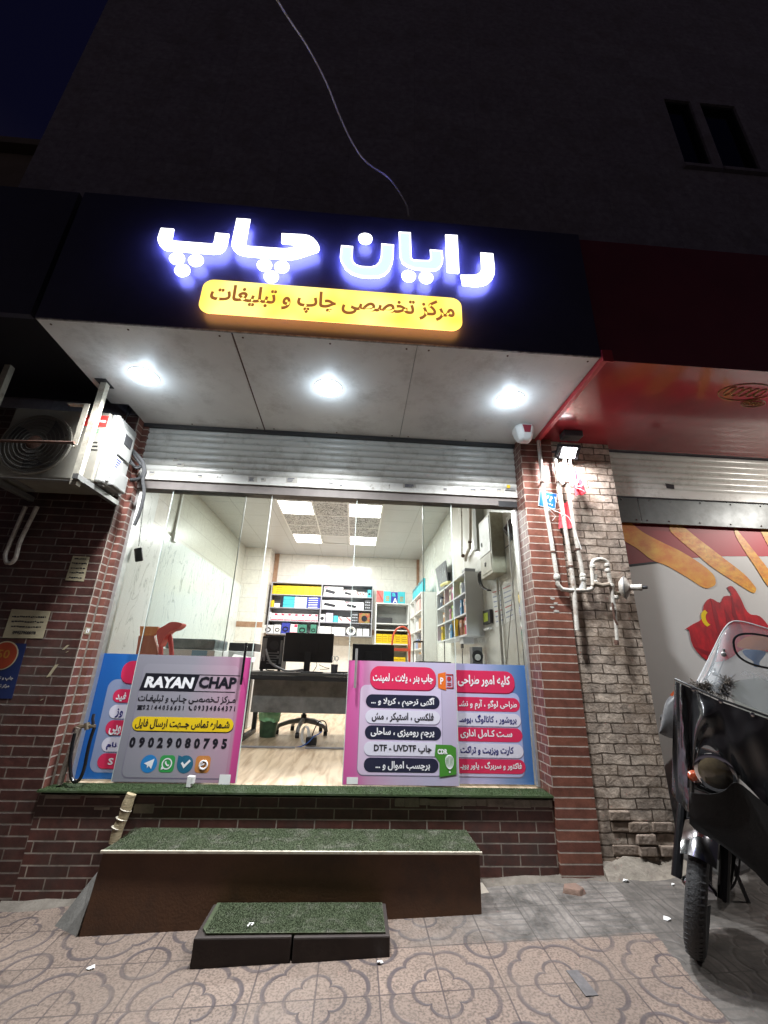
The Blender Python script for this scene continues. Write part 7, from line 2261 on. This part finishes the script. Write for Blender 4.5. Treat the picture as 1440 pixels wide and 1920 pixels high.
soft(COLS, .02, 4, 16, wr, M['vinyl'], 'leg_cover')
LOW = [(1303, 1466, 1297, 1530), (1316, 1466, 1312, 1545), (1340, 1466, 1335, 1556), (1362, 1460, 1362, 1572), (1382, 1446, 1388, 1592), (1415, 1470, 1415, 1615), (1440, 1490, 1440, 1642), (1475, 1515, 1474, 1655), (1500, 1535, 1496, 1640), (1515, 1540, 1506, 1615)]
soft(LOW, .02, 3, 10, lambda i, t: .275 - .12 * min(1, t * 1.3) + .03 * math.sin(i * 3.1) * (1 - t) + .010 * math.sin(i * 9 + t * 4), M['cloth'], 'lower_cover')
mb = MB()
for (u, v) in ((1300, 1293), (1351, 1315), (1411, 1340)):
    mb.lathe([(.011, 0), (.009, .004), (0, .006)], pm(u, v, .02 + .155), MF, 10)
mb.each('snap_button', M['chrome'], bk, smooth=True)
MB().tube([pm(1266, 1273, .12), pm(1300, 1288, .17), pm(1350, 1311, .175), pm(1440, 1343, .175), pm(1475, 1358, .17), pm(1520, 1390, .15)], .006, 6).build('cover_hem', M['black'], bk, smooth=True)
FLAP = [(1352, 1560, 1345, 1664), (1362, 1565, 1356, 1690), (1376, 1575, 1366, 1688), (1384, 1585, 1372, 1660)]
soft(FLAP, -.12, 3, 8, lambda i, t: .012 * math.sin(i * 6), M['cloth'], 'cloth_flap')
MB().tube([pm(1388, 1585, -.1), pm(1386, 1625, -.1), pm(1378, 1655, -.1), pm(1368, 1668, -.1)], .005, 6, smooth=3).build('brake_cable', M['black'], bk, smooth=True)
# hand guard and clip
HG = [(1236, 1372, 1238, 1376), (1241, 1345, 1246, 1380), (1247, 1318, 1254, 1383), (1256, 1306, 1262, 1385), (1268, 1296, 1269, 1386)]
soft(HG, -.02, 3, 6, lambda i, t: .02 * math.sin(t * 3.14), mat('grey_guard', (.06, .06, .065), (.16, .16, .16), rough=.3, nscale=8), 'hand_guard', .012)
MB().prism([pm(1256, 1303, .012), pm(1268, 1290, .012), pm(1268, 1300, .012), pm(1260, 1306, .012)], -MF * .01).build('guard_reflector', flat('orange_reflector', (.70, .14, .05), .3), bk)
# windshield
M['acrylic'] = glass('clear_acrylic', (.93, .94, .95), haze=.20, gl=1.0)
WS = [(1305.5, 1278, 1305, 1282), (1314, 1262, 1310, 1284), (1325, 1241, 1318, 1287), (1337, 1217, 1326, 1290), (1348, 1195, 1333, 1293), (1356, 1181, 1339, 1296), (1363, 1172, 1344, 1298), (1370, 1166.5, 1350, 1300), (1380, 1164, 1358, 1304), (1400, 1166.5, 1378, 1312), (1440, 1178, 1430, 1335), (1490, 1193, 1490, 1355), (1540, 1212, 1545, 1378), (1580, 1250, 1590, 1400)]
wso = soft(WS, .0, 3, 8, lambda i, t: .05 * math.sin(i * 3.14) - .06 * (1 - t), M['acrylic'], 'windshield', .004)
a, b_ = resample(WS, 3)
n_ = len(a)
rim = [pm(q.x, q.y, .0) + MF * (.05 * math.sin(i / (n_ - 1) * 3.14) - .06) for i, q in enumerate(a)]
MB().tube(rim, .0035, 6).build('windshield_edge', flat('acrylic_edge', (.75, .76, .76), .15), wso, smooth=True)
mb = MB()
for (u, v) in ((1357, 1227), (1340, 1263)):
    q = pm(u, v, .005)
    mb.lathe([(.013, 0), (.013, .010), (.008, .016), (0, .017)], q, MF, 12)
    mb.bar(q, q + MF * .008 + MU * .028 + ML * .006, .010, .006)
mb.each('windshield_bolt', M['grey_metal'], wso, smooth=True)
MB().bar(pm(1358, 1236, -.01), pm(1337, 1287, .015), .005, .004, up=MF).build('support_strip', M['alu'], wso)
ctr = (1436, 1222)
ring = []
for k in range(40):
    a_ = 2 * math.pi * k / 40
    e_ = 2.6
    cx_ = abs(math.cos(a_)) ** (2 / e_) * (1 if math.cos(a_) > 0 else -1)
    sy_ = abs(math.sin(a_)) ** (2 / e_) * (1 if math.sin(a_) > 0 else -1)
    ring.append(pm(ctr[0] + 60 * cx_ + 6 * sy_, ctr[1] + 31 * sy_ + 10 * cx_, .045))
ro = MB().tube(ring, .0055, 8, closed=True).build('vent_ring', M['black_gloss'], wso, smooth=True)
RB = lambda l_, s_: [pm(u, v, s_) for u, v in l_]
MB().prism(spline(RB([(1382, 1212), (1392, 1198), (1412, 1192), (1440, 1196), (1455, 1212), (1430, 1220), (1405, 1217)], -.08), 3, True), -MF * .02).build('orange_shape', mat('plain_orange', (.62, .20, .05), (.5, .14, .04), rough=.5), ro)  # plain orange shape, made up in place of the face behind the oval
MB().prism(spline(RB([(1392, 1221), (1402, 1218), (1424, 1219), (1436, 1224), (1430, 1234), (1424, 1242), (1424, 1250), (1414, 1250), (1412, 1240), (1400, 1232)], -.07), 3, True), -MF * .02).build('blue_shape', mat('plain_blue', (.03, .10, .26), (.05, .15, .34), rough=.3), ro)  # plain blue shape, made up to go with the orange one
text(MB(), 'AYAZ', pm(1423, 1268, .055), (ML * .97 + MU * -.24), (MU * .97 + ML * .24), .145, .022, .03).build('windshield_lettering', flat('faint_white', (.72, .72, .72), .4), wso)
mb = MB()
rs = random.Random(8)
for (u, v, k0) in ((1322, 1288, 60), (1355, 1296, 40), (1362, 1280, 30)):
    q = pm(u, v, .03)
    for k in range(k0 * 4):
        d = Vector((rs.gauss(0, 1), rs.gauss(0, 1), rs.gauss(0, 1))).normalized()
        b0 = q + ML * rs.uniform(-.05, .05) * (1 if k0 == 60 else .4) + MU * rs.uniform(-.02, .02)
        mb.bar(b0, b0 + d * rs.uniform(.02, .045), .002, .002)
mb.build('fur_trim', mat('dark_fur', (.07, .055, .045), (.20, .17, .14), rough=.9), bk)
# body behind the cover
MB().obox(mo(-.52, 0, .78), MF, LL, LU, .24, .14, .12).build('fuel_tank', M['black_gloss'], bk, bevel=.06, seg=4, smooth=True)
MB().obox(mo(-1.0, 0, .80), MF, LL, LU, .36, .13, .055).build('seat', M['tyre'], bk, bevel=.03, seg=3, smooth=True)
MB().obox(mo(-.58, 0, .42), MF, LL, LU, .19, .13, .17).build('engine', M['grey_metal'], bk, bevel=.02)
mb = MB()
for sg in (-1, 1):
    mb.tube([mo(-.22, .06 * sg, .88), mo(-.40, .09 * sg, .40), mo(-.85, .10 * sg, .34), mo(-1.24, .10 * sg, .285)], .018, 8).tube([mo(-1.24, .12 * sg, .285), mo(-1.05, .12 * sg, .72)], .022, 8)
mb.tube([mo(-.45, .12, .3), mo(-.8, .17, .24), mo(-1.4, .18, .32)], .035, 10).bar(mo(-.70, .12, .25), mo(-.74, .22, .03), .02, .012)
mb.build('chassis', M['dark_grey'], bk, smooth=True)
MB().obox(mo(-1.36, 0, .66), MF, LL, LU, .16, .09, .03).obox(mo(-1.5, 0, .68), MF, LL, LU, .02, .05, .04).build('tail', M['red'], bk, bevel=.01)
